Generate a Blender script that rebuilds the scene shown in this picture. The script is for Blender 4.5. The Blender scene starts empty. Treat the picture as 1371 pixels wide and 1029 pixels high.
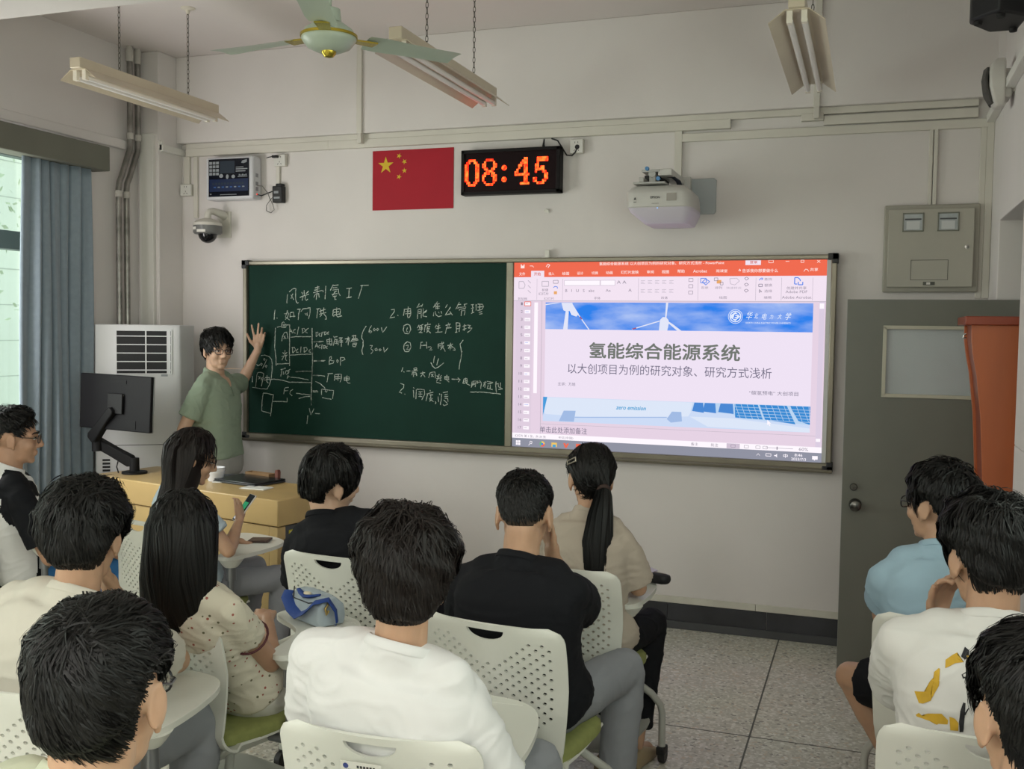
import bpy, bmesh, math, random
import numpy as np
from mathutils import Vector, Matrix, Euler, noise as mnoise
random.seed(7)
rng = np.random.default_rng(7)
scene = bpy.context.scene
COL = scene.collection
PI = math.pi

# ------------------------------------------------------------------ camera
cam_data = bpy.data.cameras.new('camera')
cam = bpy.data.objects.new('camera', cam_data)
COL.objects.link(cam)
cam_data.sensor_fit = 'HORIZONTAL'
cam_data.sensor_width = 36.0
cam_data.lens = 1362.087 / 1371 * 36.0
cam_data.clip_start = 0.05
_yaw, _pit, _rol = -0.338721, -0.054761, 0.0126746
_f = Vector((math.sin(_yaw) * math.cos(_pit), math.cos(_yaw) * math.cos(_pit), math.sin(_pit)))
_r = _f.cross(Vector((0, 0, 1))).normalized()
_u = _r.cross(_f)
_r2 = math.cos(_rol) * _r + math.sin(_rol) * _u
_u2 = -math.sin(_rol) * _r + math.cos(_rol) * _u
CAM = Vector((4.0038, -5.9416, 1.7586))
cam.matrix_world = Matrix(((_r2.x, _u2.x, -_f.x, CAM.x), (_r2.y, _u2.y, -_f.y, CAM.y), (_r2.z, _u2.z, -_f.z, CAM.z), (0, 0, 0, 1)))
scene.camera = cam

# ------------------------------------------------------------------ view
scene.view_settings.view_transform = 'Standard'
scene.view_settings.look = 'None'
scene.view_settings.exposure = 0.06
scene.view_settings.gamma = 1.0
scene.view_settings.use_curve_mapping = False

# ------------------------------------------------------------------ world: overcast daylight
world = bpy.data.worlds.new('overcast_sky')
scene.world = world
world.use_nodes = True
wn = world.node_tree.nodes
wn['Background'].inputs[0].default_value = (0.86, 0.95, 1.0, 1)
wn['Background'].inputs[1].default_value = 1.6


def area(name, loc, rot, sx, sy, power, color=(1, 1, 1)):
    d = bpy.data.lights.new(name, 'AREA')
    d.shape = 'RECTANGLE'
    d.size, d.size_y = sx, sy
    d.energy = power
    d.color = color
    o = bpy.data.objects.new(name, d)
    o.location = loc
    o.rotation_euler = rot
    COL.objects.link(o)
    return o


# daylight entering by the three big windows of the left wall (the two behind the
# camera do most of the work)
DAY = (1.0, 0.95, 0.94)
TILT = -PI / 2 - 0.2
area('daylight_front_window', (-1.0, -1.95, 1.9), (0, -PI / 2 - 0.1, 0.85), 1.7, 1.2, 64, DAY)
area('daylight_middle_window', (-1.05, -5.6, 1.9), (0, TILT, 0), 1.7, 2.7, 72, DAY)
area('daylight_rear_window', (-1.05, -8.9, 1.9), (0, TILT, 0), 1.7, 2.4, 88, DAY)
# fill for the left wall, added outside unseen corridor windows
area('corridor_fill_light', (4.9, -3.9, 1.95), (0, PI / 2 + 0.3, 0), 1.2, 2.6, 38, DAY)
area('corridor_fill_light', (4.9, -7.6, 1.95), (0, PI / 2 + 0.1, 0), 1.2, 2.6, 92, DAY)
# unseen fill lights added behind the camera, near the rear tube lamps
area('rear_fill_light', (0.9, -7.0, 2.9), (0, 0, 0), 0.25, 1.2, 34, (1.0, 0.97, 0.93))
area('rear_fill_light', (2.6, -7.0, 2.9), (0, 0, 0), 0.25, 1.2, 34, (1.0, 0.97, 0.93))
area('rear_fill_light', (4.1, -7.0, 2.9), (0, 0, 0), 0.25, 1.2, 30, (1.0, 0.97, 0.93))


# ------------------------------------------------------------------ materials
def srgb(h):
    if isinstance(h, str):
        c = [int(h[i:i + 2], 16) / 255 for i in (0, 2, 4)]
    else:
        c = [x / 255 for x in h]
    return tuple(x / 12.92 if x <= 0.04045 else ((x + 0.055) / 1.055) ** 2.4 for x in c)


MATS = {}


def mat(name, color, rough=0.6, metal=0.0, var=0.0, vscale=8.0, bump=0.0, bscale=60.0, stretch=None, spec=0.5, detail=4.0, color2=None):
    """plain principled material with noise variation and noise bump in object space"""
    if name in MATS:
        return MATS[name]
    m = bpy.data.materials.new(name)
    m.use_nodes = True
    nt = m.node_tree
    b = nt.nodes['Principled BSDF']
    c = srgb(color)
    b.inputs['Base Color'].default_value = (*c, 1)
    b.inputs['Roughness'].default_value = rough
    b.inputs['Metallic'].default_value = metal
    b.inputs['Specular IOR Level'].default_value = spec
    if var or bump or color2:
        tc = nt.nodes.new('ShaderNodeTexCoord')
        mp = nt.nodes.new('ShaderNodeMapping')
        nt.links.new(tc.outputs['Object'], mp.inputs[0])
        if stretch:
            mp.inputs['Scale'].default_value = stretch
    if var or color2:
        n = nt.nodes.new('ShaderNodeTexNoise')
        n.inputs['Scale'].default_value = vscale
        n.inputs['Detail'].default_value = detail
        nt.links.new(mp.outputs[0], n.inputs['Vector'])
        r = nt.nodes.new('ShaderNodeValToRGB')
        c2 = srgb(color2) if color2 else tuple(min(1, x * (1 + var)) for x in c)
        c1 = c if color2 else tuple(x * (1 - var) for x in c)
        r.color_ramp.elements[0].color = (*c1, 1)
        r.color_ramp.elements[1].color = (*c2, 1)
        r.color_ramp.elements[0].position = 0.35
        r.color_ramp.elements[1].position = 0.65
        nt.links.new(n.outputs['Fac'], r.inputs[0])
        nt.links.new(r.outputs[0], b.inputs['Base Color'])
    if bump:
        n2 = nt.nodes.new('ShaderNodeTexNoise')
        n2.inputs['Scale'].default_value = bscale
        n2.inputs['Detail'].default_value = 5
        nt.links.new(mp.outputs[0], n2.inputs['Vector'])
        bp = nt.nodes.new('ShaderNodeBump')
        bp.inputs['Strength'].default_value = bump
        bp.inputs['Distance'].default_value = 0.01
        nt.links.new(n2.outputs['Fac'], bp.inputs['Height'])
        nt.links.new(bp.outputs[0], b.inputs['Normal'])
    MATS[name] = m
    return m


def emit(name, color, strength=1.0):
    if name in MATS:
        return MATS[name]
    m = bpy.data.materials.new(name)
    m.use_nodes = True
    b = m.node_tree.nodes['Principled BSDF']
    b.inputs['Base Color'].default_value = (0, 0, 0, 1)
    b.inputs['Specular IOR Level'].default_value = 0.0
    b.inputs['Roughness'].default_value = 1.0
    b.inputs['Emission Color'].default_value = (*srgb(color), 1)
    b.inputs['Emission Strength'].default_value = strength
    MATS[name] = m
    return m


def glass(name, color='ffffff', rough=0.02, alpha=0.12):
    if name in MATS:
        return MATS[name]
    m = bpy.data.materials.new(name)
    m.use_nodes = True
    nt = m.node_tree
    nt.nodes.clear()
    out = nt.nodes.new('ShaderNodeOutputMaterial')
    tr = nt.nodes.new('ShaderNodeBsdfTransparent')
    tr.inputs[0].default_value = (*srgb(color), 1)
    gl = nt.nodes.new('ShaderNodeBsdfGlossy')
    gl.inputs['Roughness'].default_value = rough
    mx = nt.nodes.new('ShaderNodeMixShader')
    mx.inputs[0].default_value = alpha
    nt.links.new(tr.outputs[0], mx.inputs[1])
    nt.links.new(gl.outputs[0], mx.inputs[2])
    nt.links.new(mx.outputs[0], out.inputs[0])
    MATS[name] = m
    return m


# ------------------------------------------------------------------ mesh builder
def unit(v):
    v = np.asarray(v, float)
    return v / (np.linalg.norm(v) + 1e-12)


def frame_of(d):
    d = unit(d)
    a = np.array([0, 0, 1.0]) if abs(d[2]) < 0.9 else np.array([1.0, 0, 0])
    x = unit(np.cross(a, d))
    return x, np.cross(d, x), d


ORG = {}


class MB:
    def __init__(s):
        s.v, s.f, s.m, s.n = [], [], [], 0

    def add(s, v, f, mi=0):
        v = np.asarray(v, float).reshape(-1, 3)
        s.v.append(v)
        for q in f:
            s.f.append(tuple(i + s.n for i in q))
            s.m.append(mi)
        s.n += len(v)
        return s

    def box(s, x0, y0, z0, x1, y1, z1, mi=0, M=None):
        x0, x1 = min(x0, x1), max(x0, x1)
        y0, y1 = min(y0, y1), max(y0, y1)
        z0, z1 = min(z0, z1), max(z0, z1)
        v = np.array([(x, y, z) for x in (x0, x1) for y in (y0, y1) for z in (z0, z1)], float)
        if M is not None:
            v = v @ np.asarray(M)[:3, :3].T + np.asarray(M)[:3, 3]
        return s.add(v, [(0, 1, 3, 2), (4, 6, 7, 5), (0, 4, 5, 1), (2, 3, 7, 6), (0, 2, 6, 4), (1, 5, 7, 3)], mi)

    def loft(s, rings, caps=True, mi=0, closed=True):
        """rings: list of (n,3) arrays"""
        n = len(rings[0])
        v = np.concatenate([np.asarray(r, float) for r in rings])
        f = []
        m = n if closed else n - 1
        for k in range(len(rings) - 1):
            for i in range(m):
                j = (i + 1) % n
                f.append((k * n + i, k * n + j, (k + 1) * n + j, (k + 1) * n + i))
        if caps:
            f.append(tuple(reversed(range(n))))
            f.append(tuple((len(rings) - 1) * n + i for i in range(n)))
        return s.add(v, f, mi)

    def ring(s, c, x, y, a, b, n=20, p=2.0):
        t = np.arange(n) * 2 * PI / n
        ct, st = np.cos(t), np.sin(t)
        ex = 2.0 / p
        return np.asarray(c, float) + np.outer(a * np.sign(ct) * np.abs(ct) ** ex, x) + np.outer(b * np.sign(st) * np.abs(st) ** ex, y)

    def cone(s, p0, p1, r0, r1=None, n=16, mi=0):
        r1 = r0 if r1 is None else r1
        x, y, d = frame_of(np.asarray(p1, float) - np.asarray(p0, float))
        return s.loft([s.ring(p0, x, y, r0, r0, n), s.ring(p1, x, y, r1, r1, n)], mi=mi)

    def tube(s, pts, r, n=8, mi=0, flat=1.0):
        pts = np.asarray(pts, float)
        rs = r if hasattr(r, '__len__') else [r] * len(pts)
        rings = []
        x = None
        for i in range(len(pts)):
            d = unit(pts[min(i + 1, len(pts) - 1)] - pts[max(i - 1, 0)])
            if x is None:
                x, y, _ = frame_of(d)
            else:
                x = unit(x - d * (x @ d))
                y = np.cross(d, x)
            rings.append(s.ring(pts[i], x, y, rs[i], rs[i] * flat, n))
        return s.loft(rings, mi=mi)

    def capsule(s, p0, p1, r0, r1, n=14, k=4, mi=0):
        p0, p1 = np.asarray(p0, float), np.asarray(p1, float)
        x, y, d = frame_of(p1 - p0)
        R = []
        for i in range(k):
            a = -PI / 2 + (i + 0.25) / k * PI / 2
            R.append(s.ring(p0 + d * r0 * math.sin(a), x, y, r0 * math.cos(a), r0 * math.cos(a), n))
        for i in range(k + 1):
            a = i / (k + 0.25) * PI / 2
            R.append(s.ring(p1 + d * r1 * math.sin(a), x, y, r1 * math.cos(a), r1 * math.cos(a), n))
        return s.loft(R, mi=mi)

    def ell(s, c, r, n=18, k=10, R=None, mi=0):
        rings = []
        for i in range(k):
            a = -PI / 2 + (i + 0.3) / (k - 0.4) * PI
            t = np.arange(n) * 2 * PI / n
            q = np.stack([r[0] * math.cos(a) * np.cos(t), r[1] * math.cos(a) * np.sin(t), np.full(n, r[2] * math.sin(a))], 1)
            if R is not None:
                q = q @ np.asarray(R).T
            rings.append(q + np.asarray(c, float))
        return s.loft(rings, mi=mi)

    def prism(s, poly, axis, lo, hi, mi=0):
        """poly: 2d outline in the two other axes (x,y order), extruded along axis"""
        def P(a, b, h):
            return {0: (h, a, b), 1: (a, h, b), 2: (a, b, h)}[axis]
        n = len(poly)
        v = [P(a, b, lo) for a, b in poly] + [P(a, b, hi) for a, b in poly]
        f = [tuple(range(n)), tuple(range(2 * n - 1, n - 1, -1))] + [(i, i + n, (i + 1) % n + n, (i + 1) % n) for i in range(n)]
        return s.add(v, f, mi)

    def lathe(s, prof, c=(0, 0, 0), d=(0, 0, 1), n=24, mi=0):
        x, y, d = frame_of(d)
        c = np.asarray(c, float)
        return s.loft([s.ring(c + d * h, x, y, max(r, 1e-4), max(r, 1e-4), n) for r, h in prof], mi=mi)

    def mesh(s, name, mats, smooth=None):
        me = bpy.data.meshes.new(name)
        V = np.concatenate(s.v) if s.v else np.zeros((0, 3))
        me.from_pydata(V.tolist(), [], s.f)
        for m in (mats if isinstance(mats, (list, tuple)) else [mats]):
            me.materials.append(m)
        if any(s.m):
            me.polygons.foreach_set('material_index', s.m)
        me.validate()
        bm = bmesh.new()
        bm.from_mesh(me)
        bmesh.ops.recalc_face_normals(bm, faces=bm.faces)
        bm.to_mesh(me)
        bm.free()
        if smooth is not None:
            me.polygons.foreach_set('use_smooth', [True] * len(me.polygons))
            if smooth < 179:
                me.set_sharp_from_angle(angle=math.radians(smooth))
        return me

    def build(s, name, mats, parent=None, bevel=0, smooth=None, seg=2, org=None):
        o0 = ORG.get(parent.name, (0, 0, 0)) if parent is not None else (org or (0, 0, 0))
        if s.v and any(abs(c) > 1e-9 for c in o0):
            s.v = [a - np.array(o0) for a in s.v]
        me = s.mesh(name, mats, smooth if smooth is not None else (35 if bevel else None))
        o = bpy.data.objects.new(name, me)
        COL.objects.link(o)
        if parent is not None:
            o.parent = parent
            ORG[o.name] = o0
        elif org:
            o.location = org
            ORG[o.name] = org
        if bevel:
            b = o.modifiers.new('bevel', 'BEVEL')
            b.width = bevel
            b.segments = seg
            b.limit_method = 'ANGLE'
            b.angle_limit = math.radians(40)
        return o


def thing(name, label, cat, loc=(0, 0, 0), rz=0.0, group=None):
    o = bpy.data.objects.new(name, None)
    o.empty_display_size = 0.1
    COL.objects.link(o)
    o.location = loc
    o.rotation_euler = (0, 0, rz)
    ORG[o.name] = tuple(loc)
    return tag(o, label, cat, group)


def tag(o, label, cat, group=None):
    o['label'] = label
    o['category'] = cat
    if group:
        o['group'] = group
    return o


def struct(o):
    o['kind'] = 'structure'
    return o


def text_mb(mb, body, x0, x1, zc, h, y, mi=0, bold=0.0, shear=0.0, align=None):
    """flat lettering on the plane Y=y, fitted to x0..x1, centred on zc, cap box height h"""
    cu = bpy.data.curves.new('lettering', 'FONT')
    cu.body = body
    cu.size = 1.0
    cu.shear = shear
    cu.resolution_u = 3
    ob = bpy.data.objects.new('lettering', cu)
    COL.objects.link(ob)
    dg = bpy.context.evaluated_depsgraph_get()
    me = bpy.data.meshes.new_from_object(ob.evaluated_get(dg))
    V = np.array([v.co[:] for v in me.vertices]) if len(me.vertices) else np.zeros((0, 3))
    F = [tuple(p.vertices) for p in me.polygons]
    bpy.data.objects.remove(ob)
    bpy.data.curves.remove(cu)
    bpy.data.meshes.remove(me)
    if not len(V):
        return
    lo, hi = V.min(0), V.max(0)
    sx = (x1 - x0) / (hi[0] - lo[0])
    sz = h / (hi[1] - lo[1])
    X = x0 + (V[:, 0] - lo[0]) * sx
    Z = zc + (V[:, 1] - (lo[1] + hi[1]) / 2) * sz
    mb.add(np.stack([X, np.full(len(V), y), Z], 1), F, mi)
    if bold:   # heavier strokes: the same letters laid again, nudged
        for k in range(6):
            a = k * PI / 3
            mb.add(np.stack([X + bold * sz * math.cos(a), np.full(len(V), y + 2e-5 * (k + 1)), Z + bold * sz * math.sin(a)], 1), F, mi)


def bake(o):
    """apply the modifiers of a mesh object"""
    dg = bpy.context.evaluated_depsgraph_get()
    me = bpy.data.meshes.new_from_object(o.evaluated_get(dg))
    old = o.data
    o.modifiers.clear()
    o.data = me
    me.name = o.name
    bpy.data.meshes.remove(old)
    return o


# ================================================================== THE ROOM
XL, XR, ZC, YB = -0.70, 4.58, 3.575, -10.2
M_wall = mat('wall_paint', 'dbd6d3', 0.85, var=0.03, vscale=1.5, bump=0.06, bscale=120)
M_ceil = mat('ceiling_paint', 'dfd8d5', 0.9, var=0.02, vscale=1.0)
M_trunk = mat('trunking_plastic', 'd2cec4', 0.5, var=0.03, vscale=3)
M_cream = mat('cream_strip', 'cfccc0', 0.6, var=0.06, vscale=6)


def floor_mat():
    m = mat('terrazzo', '8f9284', 0.35)
    nt = m.node_tree
    b = nt.nodes['Principled BSDF']
    tc = nt.nodes.new('ShaderNodeTexCoord')
    vo = nt.nodes.new('ShaderNodeTexVoronoi')
    vo.inputs['Scale'].default_value = 80
    nt.links.new(tc.outputs['Object'], vo.inputs['Vector'])
    r = nt.nodes.new('ShaderNodeValToRGB')
    r.color_ramp.interpolation = 'CONSTANT'
    els = [(0.0, 'c9c7ba'), (0.22, 'd6d4c8'), (0.42, 'c2c0b3'), (0.55, 'dedcd1'), (0.68, 'c8c5b7'), (0.80, 'ebe9e0'), (0.9, '9c9a90'), (0.95, 'd2c6b2')]
    e = r.color_ramp.elements
    while len(e) < len(els):
        e.new(0.5)
    for k, (p, c) in enumerate(els):
        e[k].position = p
        e[k].color = (*srgb(c), 1)
    sep = nt.nodes.new('ShaderNodeSeparateColor')
    nt.links.new(vo.outputs['Color'], sep.inputs[0])
    nt.links.new(sep.outputs[0], r.inputs[0])
    n = nt.nodes.new('ShaderNodeTexNoise')
    n.inputs['Scale'].default_value = 1.6
    nt.links.new(tc.outputs['Object'], n.inputs['Vector'])
    mx = nt.nodes.new('ShaderNodeMix')
    mx.data_type = 'RGBA'
    mx.blend_type = 'MULTIPLY'
    mx.inputs['Factor'].default_value = 0.12
    nt.links.new(r.outputs[0], mx.inputs['A'])
    nt.links.new(n.outputs['Color'], mx.inputs['B'])
    nt.links.new(mx.outputs['Result'], b.inputs['Base Color'])
    return m


f = MB()
f.box(XL - 0.3, YB - 0.3, -0.1, XR + 0.6, 0.3, 0.0)
struct(f.build('floor', floor_mat()))
M_joint = mat('floor_joint', '5b5c54', 0.6)
f = MB()
for x in (0.5, 2.03, 3.555):
    f.box(x - 0.004, YB, -0.002, x + 0.004, 0, 0.0008)
for y in (-1.5, -3.03, -4.56, -6.09, -7.6, -9.1):
    f.box(XL, y - 0.0035, -0.002, XR, y + 0.0035, 0.0008)
struct(f.build('trim_9', M_joint))

f = MB()
f.box(XL - 0.3, YB - 0.3, ZC, XR + 0.6, 0.3, ZC + 0.12)
struct(f.build('ceiling', M_ceil))
f = MB()
f.box(XL, -2.62, 3.2, XR, -2.095, ZC)
struct(f.build('ceiling_beam', M_wall, bevel=0.006))

# front wall, thicker above the trunking line
f = MB()
f.box(XL - 0.24, 0, 0, XR + 0.3, 0.25, ZC)
f.box(-0.53, -0.06, 2.995, XR + 0.02, 0.1, ZC)
struct(f.build('wall_front', M_wall, bevel=0.004))
f = MB()
f.box(XL - 0.05, -0.245, 0, -0.53, 0.05, ZC)
struct(f.build('column', M_wall, bevel=0.006))
# left wall with three windows
WIN = [(-3.45, -0.98), (-6.95, -4.25), (-10.0, -7.75)]
WZ0, WZ1 = 0.95, 2.80
f = MB()
f.box(XL - 0.24, YB, 0, XL, 0, WZ0)
f.box(XL - 0.24, YB, WZ1, XL, 0, ZC)
ys = [YB] + [q for w in reversed(WIN) for q in w] + [0]
for i in range(0, len(ys), 2):
    f.box(XL - 0.24, ys[i], WZ0, XL, ys[i + 1], WZ1)
struct(f.build('wall_left', M_wall))
# right wall with doorway
DY0, DY1, DZ = -1.25, -0.39, 2.32
f = MB()
WR = [(-5.3, -2.5), (-9.0, -6.2)]  # unseen corridor windows, added to let fill light in
f.box(XR, YB, 0, XR + 0.24, DY0, 1.3)
f.box(XR, YB, 2.6, XR + 0.24, DY0, ZC)
for a, b in ((WR[0][1], DY0), (WR[1][1], WR[0][0]), (YB, WR[1][0])):
    f.box(XR, a, 1.3, XR + 0.24, b, 2.6)
f.box(XR, DY1, 0, XR + 0.24, 0, ZC)
f.box(XR, DY0, DZ, XR + 0.24, DY1, ZC)
struct(f.build('wall_right', M_wall, bevel=0.004))
f = MB()
f.box(XL - 0.3, YB - 0.2, 0, XR + 0.3, YB, ZC)
struct(f.build('wall_back', M_wall))
f = MB()   # corridor wall seen past the doorway
f.box(XR + 1.9, -6, 0, XR + 2.0, 2, 3.2)
f.box(XR + 0.24, -6, 3.1, XR + 2.0, 2, 3.2)
f.box(XR + 0.24, -6, -0.1, XR + 2.0, 2, 0)
struct(f.build('wall_corridor', M_wall))

# dark tile skirting with cream strip over it
M_tile = mat('skirting_tile', '34353a', 0.45, var=0.25, vscale=5)
f = MB()
for k in range(9):
    x0 = -0.52 + k * 0.572
    x1 = min(x0 + 0.569, XR)
    f.box(x0, -0.012, 0.0, x1, 0.002, 0.148)
struct(f.build('baseboard_front', M_tile, bevel=0.0015))
f = MB()
f.box(-0.52, -0.02, 0.0, XR, 0.0, 0.045)
struct(f.build('trim_1', mat('skirting_plinth', '4a4b4e', 0.5, var=0.1, vscale=4), bevel=0.003))
f = MB()
f.box(-0.52, -0.011, 0.15, 3.42, 0.0, 0.19)
f.box(3.423, -0.011, 0.15, XR, 0.0, 0.19)
struct(f.build('trim_2', M_cream, bevel=0.002))
f = MB()
f.box(XL, YB, 0, XL + 0.012, -0.25, 0.148)
struct(f.build('baseboard_left', M_tile))
f = MB()
f.box(XR - 0.012, YB, 0, XR, DY0, 0.148)
f.box(XR - 0.012, DY1, 0, XR, 0, 0.148)
struct(f.build('baseboard_right', M_tile))
# ledge along the left wall over the curtain box
f = MB()
f.box(XL, YB, 2.905, XL + 0.035, -0.25, 2.965)
struct(f.build('trim_3', M_wall, bevel=0.004))

# cable trunking
f = MB()
f.box(-0.475, -0.034, 2.908, 3.215, 0.0, 2.962)
f.box(-0.475, -0.03, 2.958, 4.50, 0.0, 2.995)
f.box(0.628, -0.036, 2.906, 0.634, 0.0, 2.964)
f.box(3.60, -0.04, 2.925, 3.72, 0.0, 2.965)
struct(f.build('trim_4', M_trunk, bevel=0.003))
f = MB()
f.box(2.936, -0.022, 2.846, XR, 0.0, 2.893)
f.box(3.72, -0.026, 2.90, 4.50, 0.0, 2.95)
struct(f.build('trim_5', M_trunk, bevel=0.003))
f = MB()
f.box(2.897, -0.024, 2.62, 2.94, 0.0, 2.91)
f.box(4.264, -0.02, 2.44, 4.284, 0.0, 2.85)
f.box(4.288, -0.02, 2.44, 4.308, 0.0, 2.85)
f.box(4.545, -0.022, 1.95, XR, 0.0, 2.85)
f.box(4.515, -0.018, 1.95, 4.545, 0.0, 2.85)
f.box(-0.50, -0.022, 2.72, -0.455, 0.0, 2.91)
f.box(-0.425, -0.018, 2.49, -0.392, 0.0, 2.91)
f.box(0.232, -0.018, 2.66, 0.258, 0.0, 2.83)
struct(f.build('trim_6', M_trunk, bevel=0.003))
f = MB()
f.box(0.862, -0.078, 2.99, 0.898, -0.058, 3.54)
f.box(0.866, -0.075, 2.93, 0.894, -0.0, 3.0)
f.box(3.665, -0.08, 2.99, 3.70, -0.058, ZC)
f.box(3.668, -0.075, 2.93, 3.697, 0.0, 3.0)
struct(f.build('trim_7', M_trunk, bevel=0.003))
f = MB()
f.box(-0.665, -0.275, 0, -0.555, -0.245, 3.03)
f.box(-0.552, -0.215, 2.92, -0.508, -0.24, 2.985)
f.box(-0.53, -0.24, 2.915, -0.50, 0.0, 2.96)
f.box(XR - 0.04, -2.2, 2.87, XR, 0.0, 2.915)
struct(f.build('trim_8', mat('wall_duct', 'dedcd6', 0.6), bevel=0.003))

# ------------------------------------------------------------------ windows
M_frame = mat('window_frame_metal', '4e5a58', 0.5)
M_glass = glass('window_glass', 'eef6f0', 0.02, 0.08)
for k, (a, b) in enumerate(WIN):
    f = MB()
    xa, xb = XL - 0.19, XL - 0.12
    f.box(xa, a, WZ0, xb, b, WZ0 + 0.06)
    f.box(xa, a, WZ1 - 0.06, xb, b, WZ1)
    f.box(xa - 0.01, a, 2.19, xb + 0.01, b, 2.30)
    n = 3
    for i in range(n + 1):
        y = a + (b - a) * i / n
        f.box(xa, max(a, y - 0.03), WZ0, xb, min(b, y + 0.03), WZ1)
    w = struct(f.build('window_%d' % (k + 1), M_frame, bevel=0.004))
    g = MB()
    g.box(XL - 0.16, a + 0.02, WZ0 + 0.03, XL - 0.154, b - 0.02, WZ1 - 0.03)
    g.build('window_pane', M_glass, w)
for k, (a, b) in enumerate(WR):  # frames and panes of the added corridor windows
    f = MB()
    xa, xb = XR + 0.10, XR + 0.16
    f.box(xa, a, 1.3, xb, b, 1.35)
    f.box(xa, a, 2.55, xb, b, 2.6)
    for i in range(4):
        y = a + (b - a) * i / 3
        f.box(xa, max(a, y - 0.03), 1.3, xb, min(b, y + 0.03), 2.6)
    w = struct(f.build('window_%d' % (k + 4), M_frame, bevel=0.004))
    g = MB()
    g.box(XR + 0.125, a + 0.02, 1.33, XR + 0.131, b - 0.02, 2.57)
    g.build('window_pane', M_glass, w)
# pale building across the yard
M_ext = mat('facade_tiles', 'f1f2e6', 0.8, var=0.04, vscale=0.8)
f = MB()
f.box(-6.2, -16, -4, -5.6, 9, 9)
for z in np.arange(-3.5, 9, 0.42):
    f.box(-5.6, -16, z, -5.596, 9, z + 0.012, 1)
struct(f.build('wall_across_yard', [M_ext, mat('facade_joint', 'c9ccc0', 0.8)]))
f = MB()
f.box(-5.6, -16, -1.2, XL - 0.3, 9, -1.0)
struct(f.build('ground', mat('yard_paving', 'b9b9ae', 0.9, var=0.1)))
t = thing('yard_tree', 'pale green tree outside the window, its leaves showing through the upper pane', 'tree', (-5.0, 1.9, -1.0))
f = MB()
f.tube([(-5.0, 1.9, -1.0), (-4.98, 1.95, 1.2), (-5.05, 1.85, 3.0), (-5.0, 2.0, 4.2)], [0.11, 0.09, 0.06, 0.03])
for a in range(7):
    an = a * 0.9
    f.tube([(-5.0, 1.9, 1.8 + a * 0.25), (-5.0 + 0.2 * math.cos(an), 1.9 + 0.9 * math.sin(an), 2.4 + a * 0.28)], [0.03, 0.01])
f.build('trunk', mat('bark', '8b8576', 0.9), t, smooth=40)
f = MB()
for k in range(900):
    c = np.array([-5.0, 1.7, 3.6]) + rng.normal(0, 1, 3) * (0.22, 1.0, 0.75)
    if c[0] < -5.5:
        continue
    u = unit(rng.normal(0, 1, 3)) * 0.045
    w_ = unit(np.cross(u, rng.normal(0, 1, 3))) * 0.025
    f.add([c - u, c + w_, c + u, c - w_], [(0, 1, 2, 3)])
f.build('foliage', mat('pale_leaves', 'cfd8bd', 0.7, var=0.2, vscale=3), t)

# ------------------------------------------------------------------ door
M_door = mat('door_paint', '6e7067', 0.45, var=0.05, vscale=3)
d = bpy.data.objects.new('door_1', None)
COL.objects.link(d)
d['kind'] = 'structure'
d.location = (3.885, -0.46, 0.005)
d.rotation_euler = (0, 0, math.radians(2.0))
f = MB()
W_, H_ = 0.875, 1.925
# leaf with an opening for the pane
px0, px1, pz0, pz1 = 0.178, 0.70, 1.435, 1.79
for q in ((0, 0, px0, H_), (px1, 0, W_, H_), (px0, 0, px1, pz0), (px0, pz1, px1, H_)):
    f.box(q[0], 0, q[1], q[2], 0.042, q[3])
f.build('door_leaf', M_door, d)
f = MB()
for q in ((px0 - .004, pz0 - .004, px1 + .004, pz0 + .014), (px0 - .004, pz1 - .014, px1 + .004, pz1 + .004), (px0 - .004, pz0, px0 + .014, pz1), (px1 - .014, pz0, px1 + .004, pz1)):
    f.box(q[0], -0.008, q[1], q[2], 0.05, q[3])
f.build('pane_frame', mat('pane_beading', 'b9b7a6', 0.5), d, bevel=0.002)
f = MB()
f.box(px0 + .005, 0.018, pz0 + .005, px1 - .005, 0.024, pz1 - .005)
f.build('door_pane', mat('frosted_pane', 'b4bcbe', 0.25, var=0.05, vscale=2, bump=0.1, bscale=200), d)
f = MB()
f.cone((0.065, 0.0, 0.875), (0.065, -0.008, 0.875), 0.032, 0.030, 20)
f.cone((0.065, -0.005, 0.875), (0.065, -0.045, 0.875), 0.012, 0.012, 12)
f.lathe([(0.014, 0), (0.024, 0.006), (0.029, 0.018), (0.026, 0.03), (0.012, 0.036), (0.0, 0.037)], (0.065, -0.038, 0.875), (0, -1, 0), 20)
f.build('door_knob', mat('knob_metal', '6a6a66', 0.25, 1.0), d, smooth=40)
f = MB()
f.lathe([(0.019, 0), (0.019, 0.008), (0.016, 0.012), (0.0, 0.012)], (0.055, 0.0, 0.965), (0, -1, 0), 20)
f.box(0.0545, -0.0125, 0.957, 0.0565, -0.0115, 0.973, 1)
f.build('door_lock', [mat('knob_metal', '6a6a66', 0.25, 1.0), mat('black_matt', '101010', 0.6)], d, smooth=40)
f = MB()
f.box(-0.0015, 0.008, 0.02, 0.0, 0.036, H_)
f.build('edge_strip', mat('door_edge', '8f918a', 0.5), d)

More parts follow.
